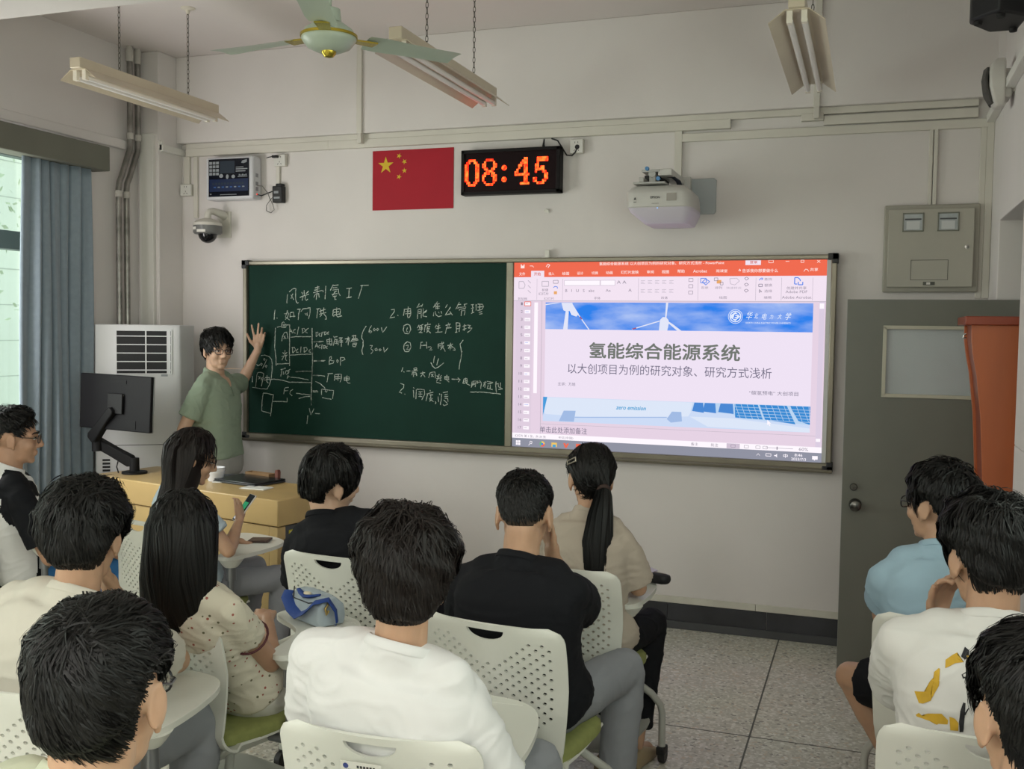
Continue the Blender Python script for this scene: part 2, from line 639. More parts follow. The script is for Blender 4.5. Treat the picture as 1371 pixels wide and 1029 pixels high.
# door frame and transom in the doorway
f = MB()
xa, xb = XR + 0.15, XR + 0.22
f.box(xa, DY0, 0, xb, DY0 + 0.05, DZ)
f.box(xa, DY1 - 0.05, 0, xb, DY1, DZ)
f.box(xa, DY0, DZ - 0.05, xb, DY1, DZ)
f.box(xa, DY0, 1.95, xb, DY1, 2.0)
f.box(xa + 0.01, (DY0 + DY1) / 2 - 0.02, 2.0, xb - 0.01, (DY0 + DY1) / 2 + 0.02, DZ - 0.05)
w = struct(f.build('door_2', mat('transom_frame', '7a837c', 0.5), bevel=0.003))
g = MB()
g.box(xa + 0.03, DY0 + 0.03, 1.99, xa + 0.036, DY1 - 0.03, DZ - 0.03)
g.build('transom_pane', glass('transom_glass', 'dfe8e4', 0.05, 0.15), w)

# ------------------------------------------------------------------ chalkboard
M_alu = mat('board_frame_metal', '8d887a', 0.35, 0.7, var=0.08, vscale=3)
t = thing('chalkboard', 'long wall-mounted green chalkboard covered in white handwriting, its right half a whiteboard', 'chalkboard', (1.9, 0, 0.985))
f = MB()
BX0, BX1, BZ0, BZ1 = -0.008, 3.815, 0.988, 2.19
f.box(BX0, -0.05, BZ1 - 0.028, BX1, 0, BZ1)
f.box(BX0, -0.05, BZ0 + 0.01, BX1, 0, BZ0 + 0.045)
f.box(BX0, -0.05, BZ0, BX0 + 0.03, 0, BZ1)
f.box(BX1 - 0.032, -0.05, BZ0, BX1, 0, BZ1)
f.box(1.875, -0.036, BZ0 + 0.03, 1.925, 0, BZ1 - 0.02)
f.build('board_frame', M_alu, t, bevel=0.006)
f = MB()
f.box(BX0 + 0.02, -0.024, BZ0 + 0.03, 1.885, -0.005, BZ1 - 0.02)
f.build('chalk_panel', mat('board_green', '14352c', 0.75, spec=0.2, var=0.10, vscale=2.5, bump=0.03, bscale=250), t)
f = MB()
f.box(1.905, -0.024, BZ0 + 0.03, BX1 - 0.02, -0.005, BZ1 - 0.02)
f.build('whiteboard_panel', mat('whiteboard_enamel', 'd6d8d8', 0.3), t)
f = MB()
f.prism([(-0.092, BZ0 + 0.004), (-0.085, BZ0 - 0.006), (0, BZ0 - 0.006), (0, BZ0 + 0.018), (-0.05, BZ0 + 0.018), (-0.055, BZ0 + 0.01), (-0.092, BZ0 + 0.012)], 0, BX0 - 0.01, BX1 + 0.005)
f.build('chalk_tray', M_alu, t, bevel=0.002)
M_cap = mat('corner_cap_plastic', '2b2c2d', 0.5)
for x, z in ((BX0, BZ0), (BX1, BZ0), (BX0, BZ1), (BX1, BZ1)):
    f = MB()
    sx = 1 if x < 1 else -1
    sz = 1 if z < 1.5 else -1
    f.box(x - 0.006 * sx, -0.056, z - 0.006 * sz, x + 0.05 * sx, -0.001, z + 0.03 * sz)
    f.box(x - 0.006 * sx, -0.056, z - 0.006 * sz, x + 0.028 * sx, -0.001, z + 0.05 * sz)
    f.build('corner_cap', M_cap, t, bevel=0.004)
CHALK = '326,1969 321,1939 320,1909;338,1985 361,2003 378,2008 390,2005 387,1970 387,1935 393,1917 401,1910 410,1914;366,1972 352,1940;352,1965 372,1933|452,1996 452,1962;433,1983 442,1967;485,1990 465,1972;419,1947 442,1957 488,1969;445,1957 437,1926;462,1960 459,1937 468,1929 478,1937|534,2010 565,2018;528,1995 568,2005;521,1979 585,1994;554,2023 548,1970 542,1932;537,1970 524,1947;537,1970 562,1973 564,1947;591,1996 594,1985;615,2024 612,1985 608,1938|670,2032 648,1995;664,2025 707,2029;667,2011 698,2014;664,1996 707,2002 710,1978 721,1959;676,1985 696,1990;659,1968 701,1974;684,1985 665,1958;667,1954 693,1960 676,1948;679,1935 693,1936;684,1950 681,1936|766,2005 806,2011;787,2007 783,1950;766,1945 806,1952|868,2024 929,2028;881,2024 871,1990 854,1940|229,1865 225,1832 221,1799;242,1812 247,1808|325,1861 309,1818 340,1797;299,1838 332,1846;334,1843 326,1818 308,1800;346,1848 344,1815;346,1846 372,1851 375,1816;346,1820 384,1823|399,1869 425,1870;419,1870 410,1839 408,1799;428,1854 442,1872 497,1880 497,1849 485,1806;459,1844 464,1831 477,1849 474,1827|543,1872 568,1875;557,1872 547,1812;566,1857 614,1870;577,1875 580,1840;600,1881 598,1845;566,1837 617,1850;586,1837 571,1820;600,1840 617,1823 620,1805 607,1805|671,1870 666,1830 676,1826;671,1868 716,1876 724,1866 719,1836;673,1851 713,1856;674,1833 716,1841;696,1883 693,1831 705,1821 736,1829|244,1748 273,1756;279,1774 282,1747 314,1752;282,1777 294,1786 302,1779;288,1767 311,1769 313,1752;294,1759 302,1762;317,1764 343,1766 342,1739|232,1744 229,1670 226,1609 236,1547 238,1492;246,1749 270,1755;278,1768 280,1747 311,1748;280,1770 292,1785 300,1778;286,1766 314,1767 313,1748;289,1757 306,1760;319,1766 341,1767 342,1672 340,1587 341,1492|287,1690 281,1655;287,1688 303,1714 319,1717 325,1700 327,1673;295,1690 314,1672;308,1693 295,1669|306,1596 304,1558;289,1581 297,1570;322,1582 308,1570;278,1553 325,1564;300,1558 282,1529;314,1560 310,1534 320,1526|244,1502 342,1508|341,1712 346,1743 363,1710;344,1722 360,1724;387,1736 372,1729 371,1715 387,1710;411,1753 406,1729 399,1701;441,1744 438,1709;433,1739 452,1744 462,1728 438,1711;486,1745 468,1735 464,1718 478,1713|349,1683 390,1688 505,1690|363,1618 365,1578;357,1613 379,1616 389,1600 365,1578;407,1607 393,1595 393,1583 409,1585;429,1622 425,1582;452,1617 453,1584;446,1613 471,1618 476,1601 453,1585;500,1604 489,1597 489,1588 503,1586|344,1563 422,1570 513,1574|513,1746 514,1661 515,1553 515,1445;511,1746 512,1661 517,1553 513,1445|542,1717 543,1689;540,1717 556,1720 558,1701 543,1690;574,1715 564,1701 574,1691;588,1722 582,1690;603,1720 605,1704;598,1720 617,1723 619,1709 604,1702;638,1723 625,1716 627,1708 638,1708|524,1654 597,1660;524,1656 582,1657|535,1617 545,1645 556,1619;537,1626 553,1629;575,1636 560,1626 564,1615 575,1617;588,1641 583,1610;598,1632 598,1613;596,1632 612,1630 609,1616 598,1613;628,1630 619,1623 620,1613 628,1614|524,1527 612,1534;524,1530 604,1530|645,1556 640,1509;644,1556 657,1561 659,1547 645,1535 678,1533 670,1517 638,1509;702,1543 695,1531 702,1522 710,1534 702,1543;725,1557 724,1504;725,1557 751,1556 759,1544 733,1532|121,1556 149,1560 182,1551 202,1532 207,1508 204,1437|85,1496 93,1486 110,1494;121,1506 115,1497 121,1487 130,1499 121,1506;144,1538 138,1526 149,1524 152,1533 144,1538;166,1531 146,1497 130,1468;157,1493 152,1483 160,1476 166,1488 157,1493|387,1453 449,1460 511,1459|208,1487 206,1456 198,1399 187,1363 166,1332 122,1331 52,1340|51,1416 52,1374;77,1344 86,1422 92,1440 116,1443 140,1436 137,1408 122,1349;98,1417 113,1397;113,1415 98,1394;116,1407 131,1392;131,1410 119,1389|149,1403 148,1390 181,1399;151,1408 184,1411 184,1393;166,1424 166,1383 178,1372|187,1394 208,1400 276,1396 335,1383 417,1384 506,1385|273,1465 300,1471;283,1468 273,1419;294,1453 294,1432;305,1479 308,1471;314,1459 306,1435;347,1470 329,1459 314,1459;335,1451 317,1433;323,1456 338,1454 332,1439;329,1428 322,1405;326,1426 341,1421 326,1413|387,1454 451,1459 512,1461;387,1453 446,1457|347,1416 417,1413 486,1402|518,1433 567,1434 610,1430;518,1434 567,1432|512,1494 512,1418 509,1342 507,1235;515,1494 509,1393 505,1291 508,1235|629,1446 668,1450;638,1449 630,1421 624,1390|683,1443 680,1403;686,1443 731,1447 734,1424 723,1394;686,1428 726,1432;688,1415 726,1420;709,1444 706,1403|754,1427 753,1405 788,1411;754,1426 788,1431 791,1413;754,1416 785,1421;774,1440 768,1405 780,1391 798,1389|538,1393 578,1377 607,1355 618,1325;610,1333 621,1323 627,1336|303,1341 297,1302;306,1343 335,1348;303,1323 329,1326;367,1335 347,1324 342,1306 361,1292|391,1310 452,1306 504,1301|411,1275 463,1290 498,1293|136,1302 127,1242 124,1182 196,1167;136,1303 181,1300 216,1293 205,1229 194,1149|214,1248 276,1251 323,1250 322,1277|518,1330 553,1332;521,1323 558,1326;584,1344 584,1304;587,1344 675,1337 667,1282;590,1288 658,1279|492,1214 498,1189 505,1169 527,1211;536,1181 572,1181;481,1166 478,1138 475,1109|622,1672 626,1643 662,1645;622,1670 657,1677 662,1643;628,1659 660,1663;642,1684 642,1643 651,1635 662,1639|673,1695 677,1685;675,1687 702,1693;684,1681 671,1632;682,1671 702,1675 708,1660 706,1636;684,1659 704,1662;684,1648 704,1650;695,1675 695,1644|713,1683 739,1686 719,1670;715,1664 742,1666;717,1654 744,1658;731,1680 731,1627|757,1678 794,1685;781,1693 781,1636;779,1681 764,1653;786,1679 797,1657|808,1697 840,1703;818,1705 821,1681;834,1705 834,1681;812,1681 805,1663 854,1672 845,1683 812,1681;812,1673 849,1678;816,1652 814,1630 834,1629 845,1652 816,1652;819,1642 843,1644|912,1764 895,1741 882,1709 880,1686 891,1669 889,1632 882,1608 885,1583 890,1580|951,1768 936,1745 932,1725 942,1719 951,1728 945,1735 934,1729;970,1751 964,1741 970,1732 979,1742 970,1751;994,1751 988,1742 992,1734 1002,1744 994,1751;1022,1756 1026,1738 1031,1724 1046,1742 1058,1761|939,1638 958,1639 945,1619 963,1604 948,1584;988,1622 975,1616 980,1606 993,1610 988,1622;1014,1618 1003,1612 1008,1605 1023,1611 1014,1618;1038,1630 1041,1611 1042,1596 1057,1611 1069,1625|1090,1870 1114,1873 1112,1858 1082,1817 1117,1824;1136,1836 1140,1832|1184,1876 1177,1832;1184,1873 1227,1878 1230,1842 1222,1823;1190,1859 1227,1864;1190,1844 1227,1848;1211,1891 1206,1837 1209,1819 1222,1823|1288,1910 1270,1884 1309,1901;1312,1908 1304,1891;1280,1872 1276,1813;1283,1872 1302,1876 1302,1819;1283,1859 1299,1862;1283,1847 1299,1850;1315,1879 1315,1855 1341,1869;1315,1852 1315,1831 1342,1828;1339,1862 1318,1850|1414,1923 1386,1887;1394,1906 1428,1911;1404,1901 1404,1875;1407,1891 1430,1894;1407,1882 1428,1882;1415,1908 1415,1875;1389,1855 1386,1831;1399,1863 1405,1839 1421,1829 1444,1834;1420,1860 1426,1851;1439,1863 1444,1848|1482,1906 1470,1885;1503,1890 1468,1839 1504,1847;1499,1861 1517,1839|1563,1921 1540,1875;1552,1904 1576,1907;1599,1907 1617,1912;1596,1909 1599,1897;1555,1890 1553,1880;1553,1887 1607,1892 1602,1878;1568,1878 1561,1868;1571,1876 1602,1881;1576,1866 1602,1871 1597,1839;1579,1868 1576,1835|1642,1904 1660,1907;1643,1881 1661,1886;1653,1904 1652,1855;1643,1850 1663,1859;1676,1907 1676,1869;1686,1909 1719,1907 1725,1893 1714,1874 1686,1871;1686,1890 1722,1893;1701,1907 1699,1869;1694,1857 1717,1862;1697,1846 1718,1850|1204,1779 1182,1769 1177,1742 1188,1720 1215,1718 1230,1745 1223,1772 1204,1779;1207,1757 1201,1745 1199,1733 1209,1731|1287,1775 1276,1755;1284,1765 1316,1778;1289,1755 1313,1761;1289,1763 1292,1751;1279,1743 1316,1751;1305,1770 1303,1736 1287,1724 1311,1727;1347,1790 1350,1780;1326,1773 1368,1781;1332,1773 1324,1732;1337,1763 1363,1766;1347,1768 1348,1751;1340,1751 1361,1754 1340,1727;1340,1746 1369,1725|1408,1776 1400,1759;1411,1767 1432,1772;1403,1752 1437,1760;1424,1786 1419,1733;1401,1728 1448,1733|1489,1791 1492,1782;1471,1774 1505,1783;1481,1772 1484,1765;1497,1775 1493,1766;1474,1758 1510,1760;1479,1758 1469,1722|1543,1792 1544,1735;1543,1792 1567,1790 1569,1773 1562,1735;1544,1770 1564,1773;1544,1754 1564,1755;1536,1730 1552,1732|1600,1783 1598,1740;1587,1769 1613,1776;1588,1747 1611,1757;1618,1778 1639,1774 1624,1759;1624,1759 1649,1760 1634,1740 1619,1731|1205,1667 1186,1652 1181,1623 1189,1603 1216,1604 1232,1633 1226,1660 1205,1667;1194,1642 1213,1645 1210,1628 1197,1616 1216,1618|1301,1664 1298,1625;1301,1664 1314,1666;1340,1669 1343,1626;1304,1644 1341,1647;1349,1635 1370,1638 1375,1631 1359,1615 1380,1618|1422,1656 1422,1627;1422,1656 1459,1661;1425,1644 1443,1647 1441,1630;1446,1671 1451,1642 1470,1609;1459,1647 1438,1620;1456,1669 1459,1664|1485,1647 1521,1658;1506,1665 1504,1619;1503,1650 1490,1628;1508,1648 1535,1629 1537,1620 1522,1619;1498,1631 1516,1634|1591,1684 1571,1658 1579,1620 1582,1590|1398,1580 1392,1560 1390,1535;1425,1566 1419,1544 1413,1522;1371,1538 1383,1516 1402,1502 1425,1511 1461,1537|1585,1614 1577,1570 1568,1531 1566,1498|1176,1502 1167,1474;1181,1475 1186,1472;1201,1479 1229,1481;1238,1479 1281,1484;1253,1499 1256,1488 1274,1491;1253,1499 1273,1502 1274,1491;1244,1473 1241,1454;1244,1468 1268,1474;1253,1476 1250,1443;1268,1474 1275,1449;1256,1460 1278,1462|1299,1467 1332,1473;1316,1481 1314,1461 1302,1444;1314,1464 1333,1445|1366,1471 1357,1439;1366,1472 1399,1479 1402,1466 1402,1439;1375,1466 1390,1447;1389,1467 1373,1446|1429,1466 1426,1445;1414,1456 1423,1445;1447,1459 1435,1446;1411,1436 1447,1443;1426,1440 1411,1420;1437,1441 1435,1423 1450,1429|1411,1413 1441,1407|1468,1452 1468,1435 1498,1433;1468,1452 1495,1452 1495,1433;1468,1442 1495,1443;1483,1462 1483,1427 1498,1417|1516,1437 1572,1437;1557,1446 1574,1435 1561,1419|1599,1439 1593,1411;1599,1439 1619,1445 1623,1423;1602,1425 1620,1429;1596,1411 1623,1420;1610,1447 1617,1412 1640,1401|1655,1424 1649,1397;1658,1427 1684,1430 1678,1411;1652,1410 1681,1417;1667,1424 1649,1388;1661,1405 1678,1408 1676,1392;1693,1431 1690,1412;1704,1434 1716,1418 1714,1382;1690,1420 1710,1423|1731,1418 1751,1424;1742,1429 1740,1389;1740,1418 1728,1396;1754,1430 1795,1423;1757,1414 1789,1417;1763,1406 1757,1389;1754,1386 1792,1379;1777,1409 1775,1381|1815,1431 1812,1402 1818,1361;1809,1412 1832,1418;1829,1418 1830,1397 1856,1387;1844,1424 1844,1381;1830,1381 1858,1384|1641,1359 1705,1362 1763,1359 1847,1353|1159,1399 1183,1391 1180,1371 1150,1342 1171,1337;1189,1333 1193,1328|1251,1376 1257,1368;1251,1359 1255,1312;1272,1363 1269,1301;1275,1366 1327,1364 1331,1337 1310,1297;1288,1349 1315,1350;1300,1352 1297,1319;1285,1335 1315,1336;1288,1319 1312,1319|1367,1363 1370,1355;1343,1337 1391,1350;1352,1338 1340,1293;1361,1332 1388,1333;1373,1335 1373,1313;1361,1310 1385,1311 1364,1291;1364,1305 1394,1289;1403,1292 1410,1284 1404,1275|1433,1343 1436,1335;1424,1323 1428,1287;1448,1341 1445,1302 1440,1271;1457,1349 1490,1356;1469,1336 1490,1342;1466,1325 1493,1328;1469,1314 1490,1315 1493,1293;1463,1303 1482,1287 1491,1276 1464,1267 1458,1275'
M_chalk = mat('chalk_line', 'b9c2ba', 0.95, var=0.35, vscale=90)
for row in CHALK.split('|'):      # one part per written character or drawn line
    f = MB()
    for st in row.split(';'):
        P = np.array([tuple(map(float, q.split(','))) for q in st.split()]) / 1000.0
        # resample with a light hand tremble, then lay a thin flat stroke
        Q = [P[0]]
        for a, b in zip(P[:-1], P[1:]):
            n = max(1, int(np.linalg.norm(b - a) / 0.012))
            for i in range(1, n + 1):
                Q.append(a + (b - a) * i / n + rng.normal(0, 0.0006, 2))
        Q = np.array(Q)
        tn = np.gradient(Q, axis=0) if len(Q) > 1 else np.array([[1, 0]])
        tn /= np.linalg.norm(tn, axis=1)[:, None] + 1e-9
        nn = np.stack([-tn[:, 1], tn[:, 0]], 1)
        long_ = np.linalg.norm(P[-1] - P[0]) > 0.45
        w = (0.0034 if long_ else 0.0022) * (0.75 + 0.5 * rng.random(len(Q)))[:, None]
        A, B = Q + nn * w, Q - nn * w
        V = np.concatenate([np.stack([A[:, 0], np.full(len(Q), -0.0252), A[:, 1]], 1), np.stack([B[:, 0], np.full(len(Q), -0.0252), B[:, 1]], 1)])
        n = len(Q)
        f.add(V, [(i, i + 1, n + i + 1, n + i) for i in range(n - 1)])
    f.build('chalk_character', M_chalk, t)
# ================================================================== PROJECTED SLIDE
SX, SZ = 1.925, 2.166
t = thing('projected_slide', 'bright projected presentation window with red title bar and blue banner on the whiteboard', 'projected image', (SX + 0.917, -0.026, 1.033))


def flat(mb, x0, z0, x1, z1, y, mi=0):
    """rectangle given in millimetres from the picture's top left"""
    mb.add([(SX + x0 / 1000, y, SZ - z0 / 1000), (SX + x1 / 1000, y, SZ - z0 / 1000), (SX + x1 / 1000, y, SZ - z1 / 1000), (SX + x0 / 1000, y, SZ - z1 / 1000)], [(0, 1, 2, 3)], mi)


def poly(mb, pts, y, mi=0):
    mb.add([(SX + a / 1000, y, SZ - b / 1000) for a, b in pts], [tuple(range(len(pts)))], mi)


def line(mb, pts, w, y, mi=0):
    for (a, b), (c, d_) in zip(pts[:-1], pts[1:]):
        L = math.hypot(c - a, d_ - b) or 1
        nx, nz = -(d_ - b) / L * w / 2, (c - a) / L * w / 2
        poly(mb, [(a + nx, b + nz), (c + nx, d_ + nz), (c - nx, d_ - nz), (a - nx, b - nz)], y, mi)


def word(mb, body, x0, x1, zc, h, y, mi=0, **k):
    text_mb(mb, body, SX + x0 / 1000, SX + x1 / 1000, SZ - zc / 1000, h / 1000, y, mi, **k)


E_pink = emit('light_window_pink', 'e2cfe0')
E_pale = emit('light_window_pale', 'efe0ee')
E_white = emit('light_white', 'fbf4fb')
E_red = emit('light_red', 'ec6a50')
E_red2 = emit('light_red_dark', 'cf5a48')
E_grey = emit('light_grey_text', '8c8494')
E_mid = emit('light_mid_grey', 'b9b0be')
E_dark = emit('light_dark_text', '70756f')
E_slate = emit('light_slate_text', '6e6a80')
E_blue = emit('light_blue', '3f7fe6')
E_cyan = emit('light_cyan', '46a0d2')
E_task = emit('light_taskbar', '8e909f')
E_orange = emit('light_orange', 'e6a86a')
E_ltext = emit('light_title_text', 'fde6e2')


def picture_sky():
    m = emit('light_picture_sky', '4488e8')
    nt = m.node_tree
    b = nt.nodes['Principled BSDF']
    tc = nt.nodes.new('ShaderNodeTexCoord')
    mp = nt.nodes.new('ShaderNodeMapping')
    mp.inputs['Scale'].default_value = (2.2, 1, 7)
    mp.inputs['Rotation'].default_value = (0, 0.35, 0)
    n = nt.nodes.new('ShaderNodeTexNoise')
    n.inputs['Scale'].default_value = 1.6
    n.inputs['Detail'].default_value = 6
    r = nt.nodes.new('ShaderNodeValToRGB')
    e = r.color_ramp.elements
    e[0].position, e[0].color = 0.36, (*srgb('2f7fe8'), 1)
    e[1].position, e[1].color = 0.72, (*srgb('a9bff0'), 1)
    nt.links.new(tc.outputs['Object'], mp.inputs[0])
    nt.links.new(mp.outputs[0], n.inputs['Vector'])
    nt.links.new(n.outputs['Fac'], r.inputs[0])
    nt.links.new(r.outputs[0], b.inputs['Emission Color'])
    return m


y0 = -0.0252
f = MB()
flat(f, 0, 0, 1835, 1133, y0)
flat(f, 14, 228, 120, 1075, y0 - .0002, 1)
flat(f, 180, 225, 183, 1060, y0 - .0002, 2)
flat(f, 1800, 230, 1828, 1075, y0 - .0002, 3)
flat(f, 1802, 245, 1826, 275, y0 - .0003, 4)
flat(f, 1802, 1000, 1826, 1018, y0 - .0003, 4)
f.build('window_background', [E_pink, emit('light_pane_lilac', 'dccbdc'), E_mid, emit('light_scroll_lilac', 'd8cade'), E_white], t)
f = MB()
flat(f, 0, 0, 1835, 92, y0 - .0003)
flat(f, 109, 54, 193, 93, y0 - .0005, 1)
flat(f, 1391, 0, 1477, 30, y0 - .0005, 1)
E_t = [E_red, E_pale, E_ltext]
for s_, a, b, z, h in (('文件', 32, 71, 72, 19), ('插入', 221, 257, 72, 18), ('绘图', 307, 350, 71, 19), ('设计', 400, 439, 70, 18), ('切换', 490, 530, 69, 18), ('动画', 578, 619, 68, 18), ('幻灯片放映', 669, 775, 66, 20), ('审阅', 825, 866, 65, 18), ('视图', 913, 955, 65, 19), ('帮助', 1005, 1046, 62, 19), ('Acrobat', 1096, 1175, 62, 16), ('雨课堂', 1227, 1291, 62, 17), ('告诉我你想要做什么', 1375, 1572, 62, 20), ('共享', 1745, 1788, 58, 18)):
    word(f, s_, a, b, z, h, y0 - .0006, 2, bold=0.01)
word(f, '氢能综合能源系统 以大创项目为例的研究对象、研究方式浅析 - PowerPoint', 537, 1272, 15, 19, y0 - .0006, 2, bold=0.01)
line(f, [(1612, 11), (1632, 11)], 3, y0 - .0006, 2)
line(f, [(1520, 4), (1545, 4), (1545, 18), (1520, 18), (1520, 4)], 2.5, y0 - .0006, 2)
line(f, [(1695, 5), (1711, 5), (1711, 18), (1695, 18), (1695, 5)], 2.5, y0 - .0006, 2)
line(f, [(1782, 6), (1798, 20)], 2.5, y0 - .0006, 2)
line(f, [(1782, 20), (1798, 6)], 2.5, y0 - .0006, 2)
flat(f, 42, 14, 66, 38, y0 - .0006, 2)
flat(f, 48, 14, 60, 22, y0 - .0007, 0)
line(f, [(100, 24), (118, 24), (126, 32)], 3, y0 - .0006, 2)
line(f, [(205, 30), (215, 14), (228, 20), (216, 36)], 4, y0 - .0006, 2)
line(f, [(1360, 52), (1366, 62), (1354, 62), (1360, 52)], 3, y0 - .0006, 2)
line(f, [(1712, 68), (1720, 56), (1730, 56), (1738, 68)], 3, y0 - .0006, 2)
f.build('title_bar', E_t, t)
f = MB()
word(f, '开始', 128, 171, 73, 20, y0 - .0007, 0, bold=0.015)
f.build('active_tab_label', E_red2, t)
f = MB()
word(f, '登录', 1416, 1457, 14, 15, y0 - .0007, 0, bold=0.015)
f.build('sign_in_label', E_red2, t)
f = MB()
flat(f, 0, 93, 1835, 236, y0 - .0003)
flat(f, 0, 234, 1835, 237, y0 - .0005, 1)
for x in (147, 310, 775, 1125, 1451, 1592, 1761):
    flat(f, x, 102, x + 2, 230, y0 - .0005, 1)
flat(f, 321, 112, 543, 144, y0 - .0005, 1)
flat(f, 323, 114, 541, 142, y0 - .0006, 2)
flat(f, 546, 112, 635, 144, y0 - .0005, 1)
flat(f, 548, 114, 633, 142, y0 - .0006, 2)
f.build('ribbon', [E_pale, E_mid, E_white], t)
yy = y0 - .0007
for s_, a, b, z, h in (('剪贴板', 26, 87, 223, 15), ('新建', 180, 220, 170, 17), ('幻灯片', 159, 223, 193, 18), ('幻灯片', 194, 258, 222, 15), ('字体', 508, 547, 219, 17), ('段落', 912, 951, 216, 15), ('B   I   U   S   abc', 328, 509, 174, 17), ('A A', 646, 703, 124, 18), ('Aa', 578, 609, 173, 15), ('A', 716, 736, 172, 18), ('形状', 1145, 1185, 158, 16), ('排列', 1223, 1263, 158, 15), ('绘图', 1248, 1291, 214, 16), ('查找', 1498, 1541, 110, 15), ('替换', 1499, 1542, 144, 17), ('选择', 1500, 1543, 177, 16), ('编辑', 1498, 1540, 213, 15), ('创建并共享', 1621, 1729, 160, 17), ('Adobe PDF', 1616, 1734, 181, 15), ('Adobe Acrobat', 1597, 1757, 212, 15)):
    f = MB()
    word(f, s_, a, b, z, h, yy, 0)
    f.build('ribbon_label', E_grey, t)
f = MB()
word(f, '快速样式', 1286, 1372, 159, 14, yy, 0)
f.build('ribbon_label', E_mid, t)


def icon(draw, m):
    g = MB()
    draw(g)
    g.build('ribbon_icon', m, t)


for r_ in range(2):
    for k in range(5):
        def bars(g, r_=r_, k=k):
            for q in range(3):
                line(g, [(790 + k * 42, 116 + r_ * 52 + q * 8), (815 + k * 42 - (q % 2) * 8, 116 + r_ * 52 + q * 8)], 2.5, yy)
        icon(bars, E_mid)
for k in range(3):
    icon(lambda g, k=k: line(g, [(1072, 104 + k * 36), (1096, 104 + k * 36), (1096, 122 + k * 36), (1072, 122 + k * 36), (1072, 104 + k * 36)], 2.5, yy), E_grey)
icon(lambda g: line(g, [(32, 118), (60, 118), (72, 140), (64, 160), (32, 160), (32, 118)], 4, yy), E_mid)
for k in range(3):
    icon(lambda g, k=k: line(g, [(90, 112 + k * 30), (108, 128 + k * 30)], 4, yy), E_mid)
icon(lambda g: line(g, [(180, 118), (222, 118), (222, 148), (180, 148), (180, 118)], 4, yy), E_mid)
icon(lambda g: line(g, [(252, 112), (282, 112), (282, 130), (252, 130), (252, 112)], 3, yy), E_grey)
icon(lambda g: line(g, [(252, 156), (262, 148), (278, 152), (278, 162)], 4, yy), E_blue)
icon(lambda g: flat(g, 256, 178, 276, 196, yy), E_orange)
icon(lambda g: line(g, [(1140, 104), (1172, 104), (1172, 130), (1140, 130), (1140, 104)], 4, yy), E_blue)
icon(lambda g: line(g, [(1150, 124), (1168, 108), (1192, 122), (1170, 142), (1150, 124)], 4, yy - .0001), E_blue)
icon(lambda g: flat(g, 1232, 114, 1258, 134, yy), E_orange)
icon(lambda g: line(g, [(1218, 102), (1238, 102), (1238, 118), (1218, 118), (1218, 102)], 3, yy - .0001), E_grey)
icon(lambda g: line(g, [(1252, 126), (1268, 126), (1268, 142), (1252, 142), (1252, 126)], 3, yy - .0001), E_grey)
icon(lambda g: line(g, [(1305, 106), (1345, 104), (1360, 120), (1335, 142), (1310, 136), (1305, 106)], 3, yy), E_mid)
for k in range(3):
    icon(lambda g, k=k: line(g, [(1388, 104 + k * 34), (1400, 98 + k * 34), (1412, 106 + k * 34), (1398, 116 + k * 34), (1388, 104 + k * 34)], 3, yy), E_grey)
icon(lambda g: line(g, [(1470, 116), (1478, 106), (1486, 103), (1490, 108), (1482, 114)], 4, yy), E_blue)
icon(lambda g: line(g, [(1468, 138), (1488, 138), (1488, 152), (1468, 152), (1468, 138)], 3, yy), E_slate)
icon(lambda g: line(g, [(1472, 168), (1472, 186), (1478, 180), (1486, 182), (1472, 168)], 3, yy), E_grey)
icon(lambda g: line(g, [(1682, 102), (1664, 102), (1664, 138), (1678, 138)], 5, yy), E_blue)
icon(lambda g: line(g, [(1682, 102), (1694, 114), (1694, 122)], 5, yy), E_blue)
icon(lambda g: line(g, [(1684, 126), (1684, 142), (1708, 142), (1708, 126)], 5, yy - .0001), E_blue)
# slide thumbnails
f = MB()
for k in range(17):
    z = 254 + k * 47.5
    flat(f, 70 + 1, z - 9, 108, z + 11, y0 - .0004, 1)
    word(f, str(k + 1), 38 if k > 8 else 46, 58, z, 17, y0 - .0005, 0)
    flat(f, 76, z + (k * 7 % 5) - 2, 92 + (k * 5 % 11), z + (k * 7 % 5), y0 - .0005, 3 if k % 4 == 1 else 0)
line(f, [(70, 242), (110, 242), (110, 266), (70, 266), (70, 242)], 4, y0 - .0005, 2)
flat(f, 133, 246, 156, 800, y0 - .0004, 1)
f.build('slide_thumbnails', [E_grey, E_white, E_red, E_blue], t)
# the slide
f = MB()
flat(f, 205, 245, 1768, 968, y0 - .0004)
f.build('slide_page', emit('light_slide_page', 'ebdff0'), t)
f = MB()
flat(f, 205, 245, 1768, 407, y0 - .0006)
f.build('banner_sky', picture_sky(), t)
f = MB()
yb = y0 - .0008
E_turb = emit('light_turbine', 'dfe2f4')
poly(f, [(318, 407), (332, 300), (352, 300), (346, 407)], yb)
poly(f, [(305, 247), (375, 247), (370, 290), (340, 302), (318, 292)], yb)
poly(f, [(355, 290), (372, 250), (415, 315), (400, 330), (368, 320)], yb)
line(f, [(410, 315), (480, 407)], 6, yb)
poly(f, [(205, 262), (300, 247), (270, 247), (205, 255)], yb)
f.build('turbine_picture', E_turb, t)
f = MB()
poly(f, [(903, 407), (908, 345), (925, 328), (945, 330), (958, 345), (962, 360), (952, 407)], yb)
poly(f, [(938, 330), (942, 245), (955, 245), (946, 330)], yb)
line(f, [(905, 352), (742, 402)], 6, yb)
poly(f, [(950, 348), (985, 370), (1035, 407), (1010, 407), (955, 362)], yb)
line(f, [(422, 330), (434, 346)], 7, yb - .0001, 1)
line(f, [(744, 401), (768, 394)], 7, yb - .0001, 1)
f.build('turbine_picture', [E_turb, emit('light_blade_tip', 'a05a78')], t)
f = MB()
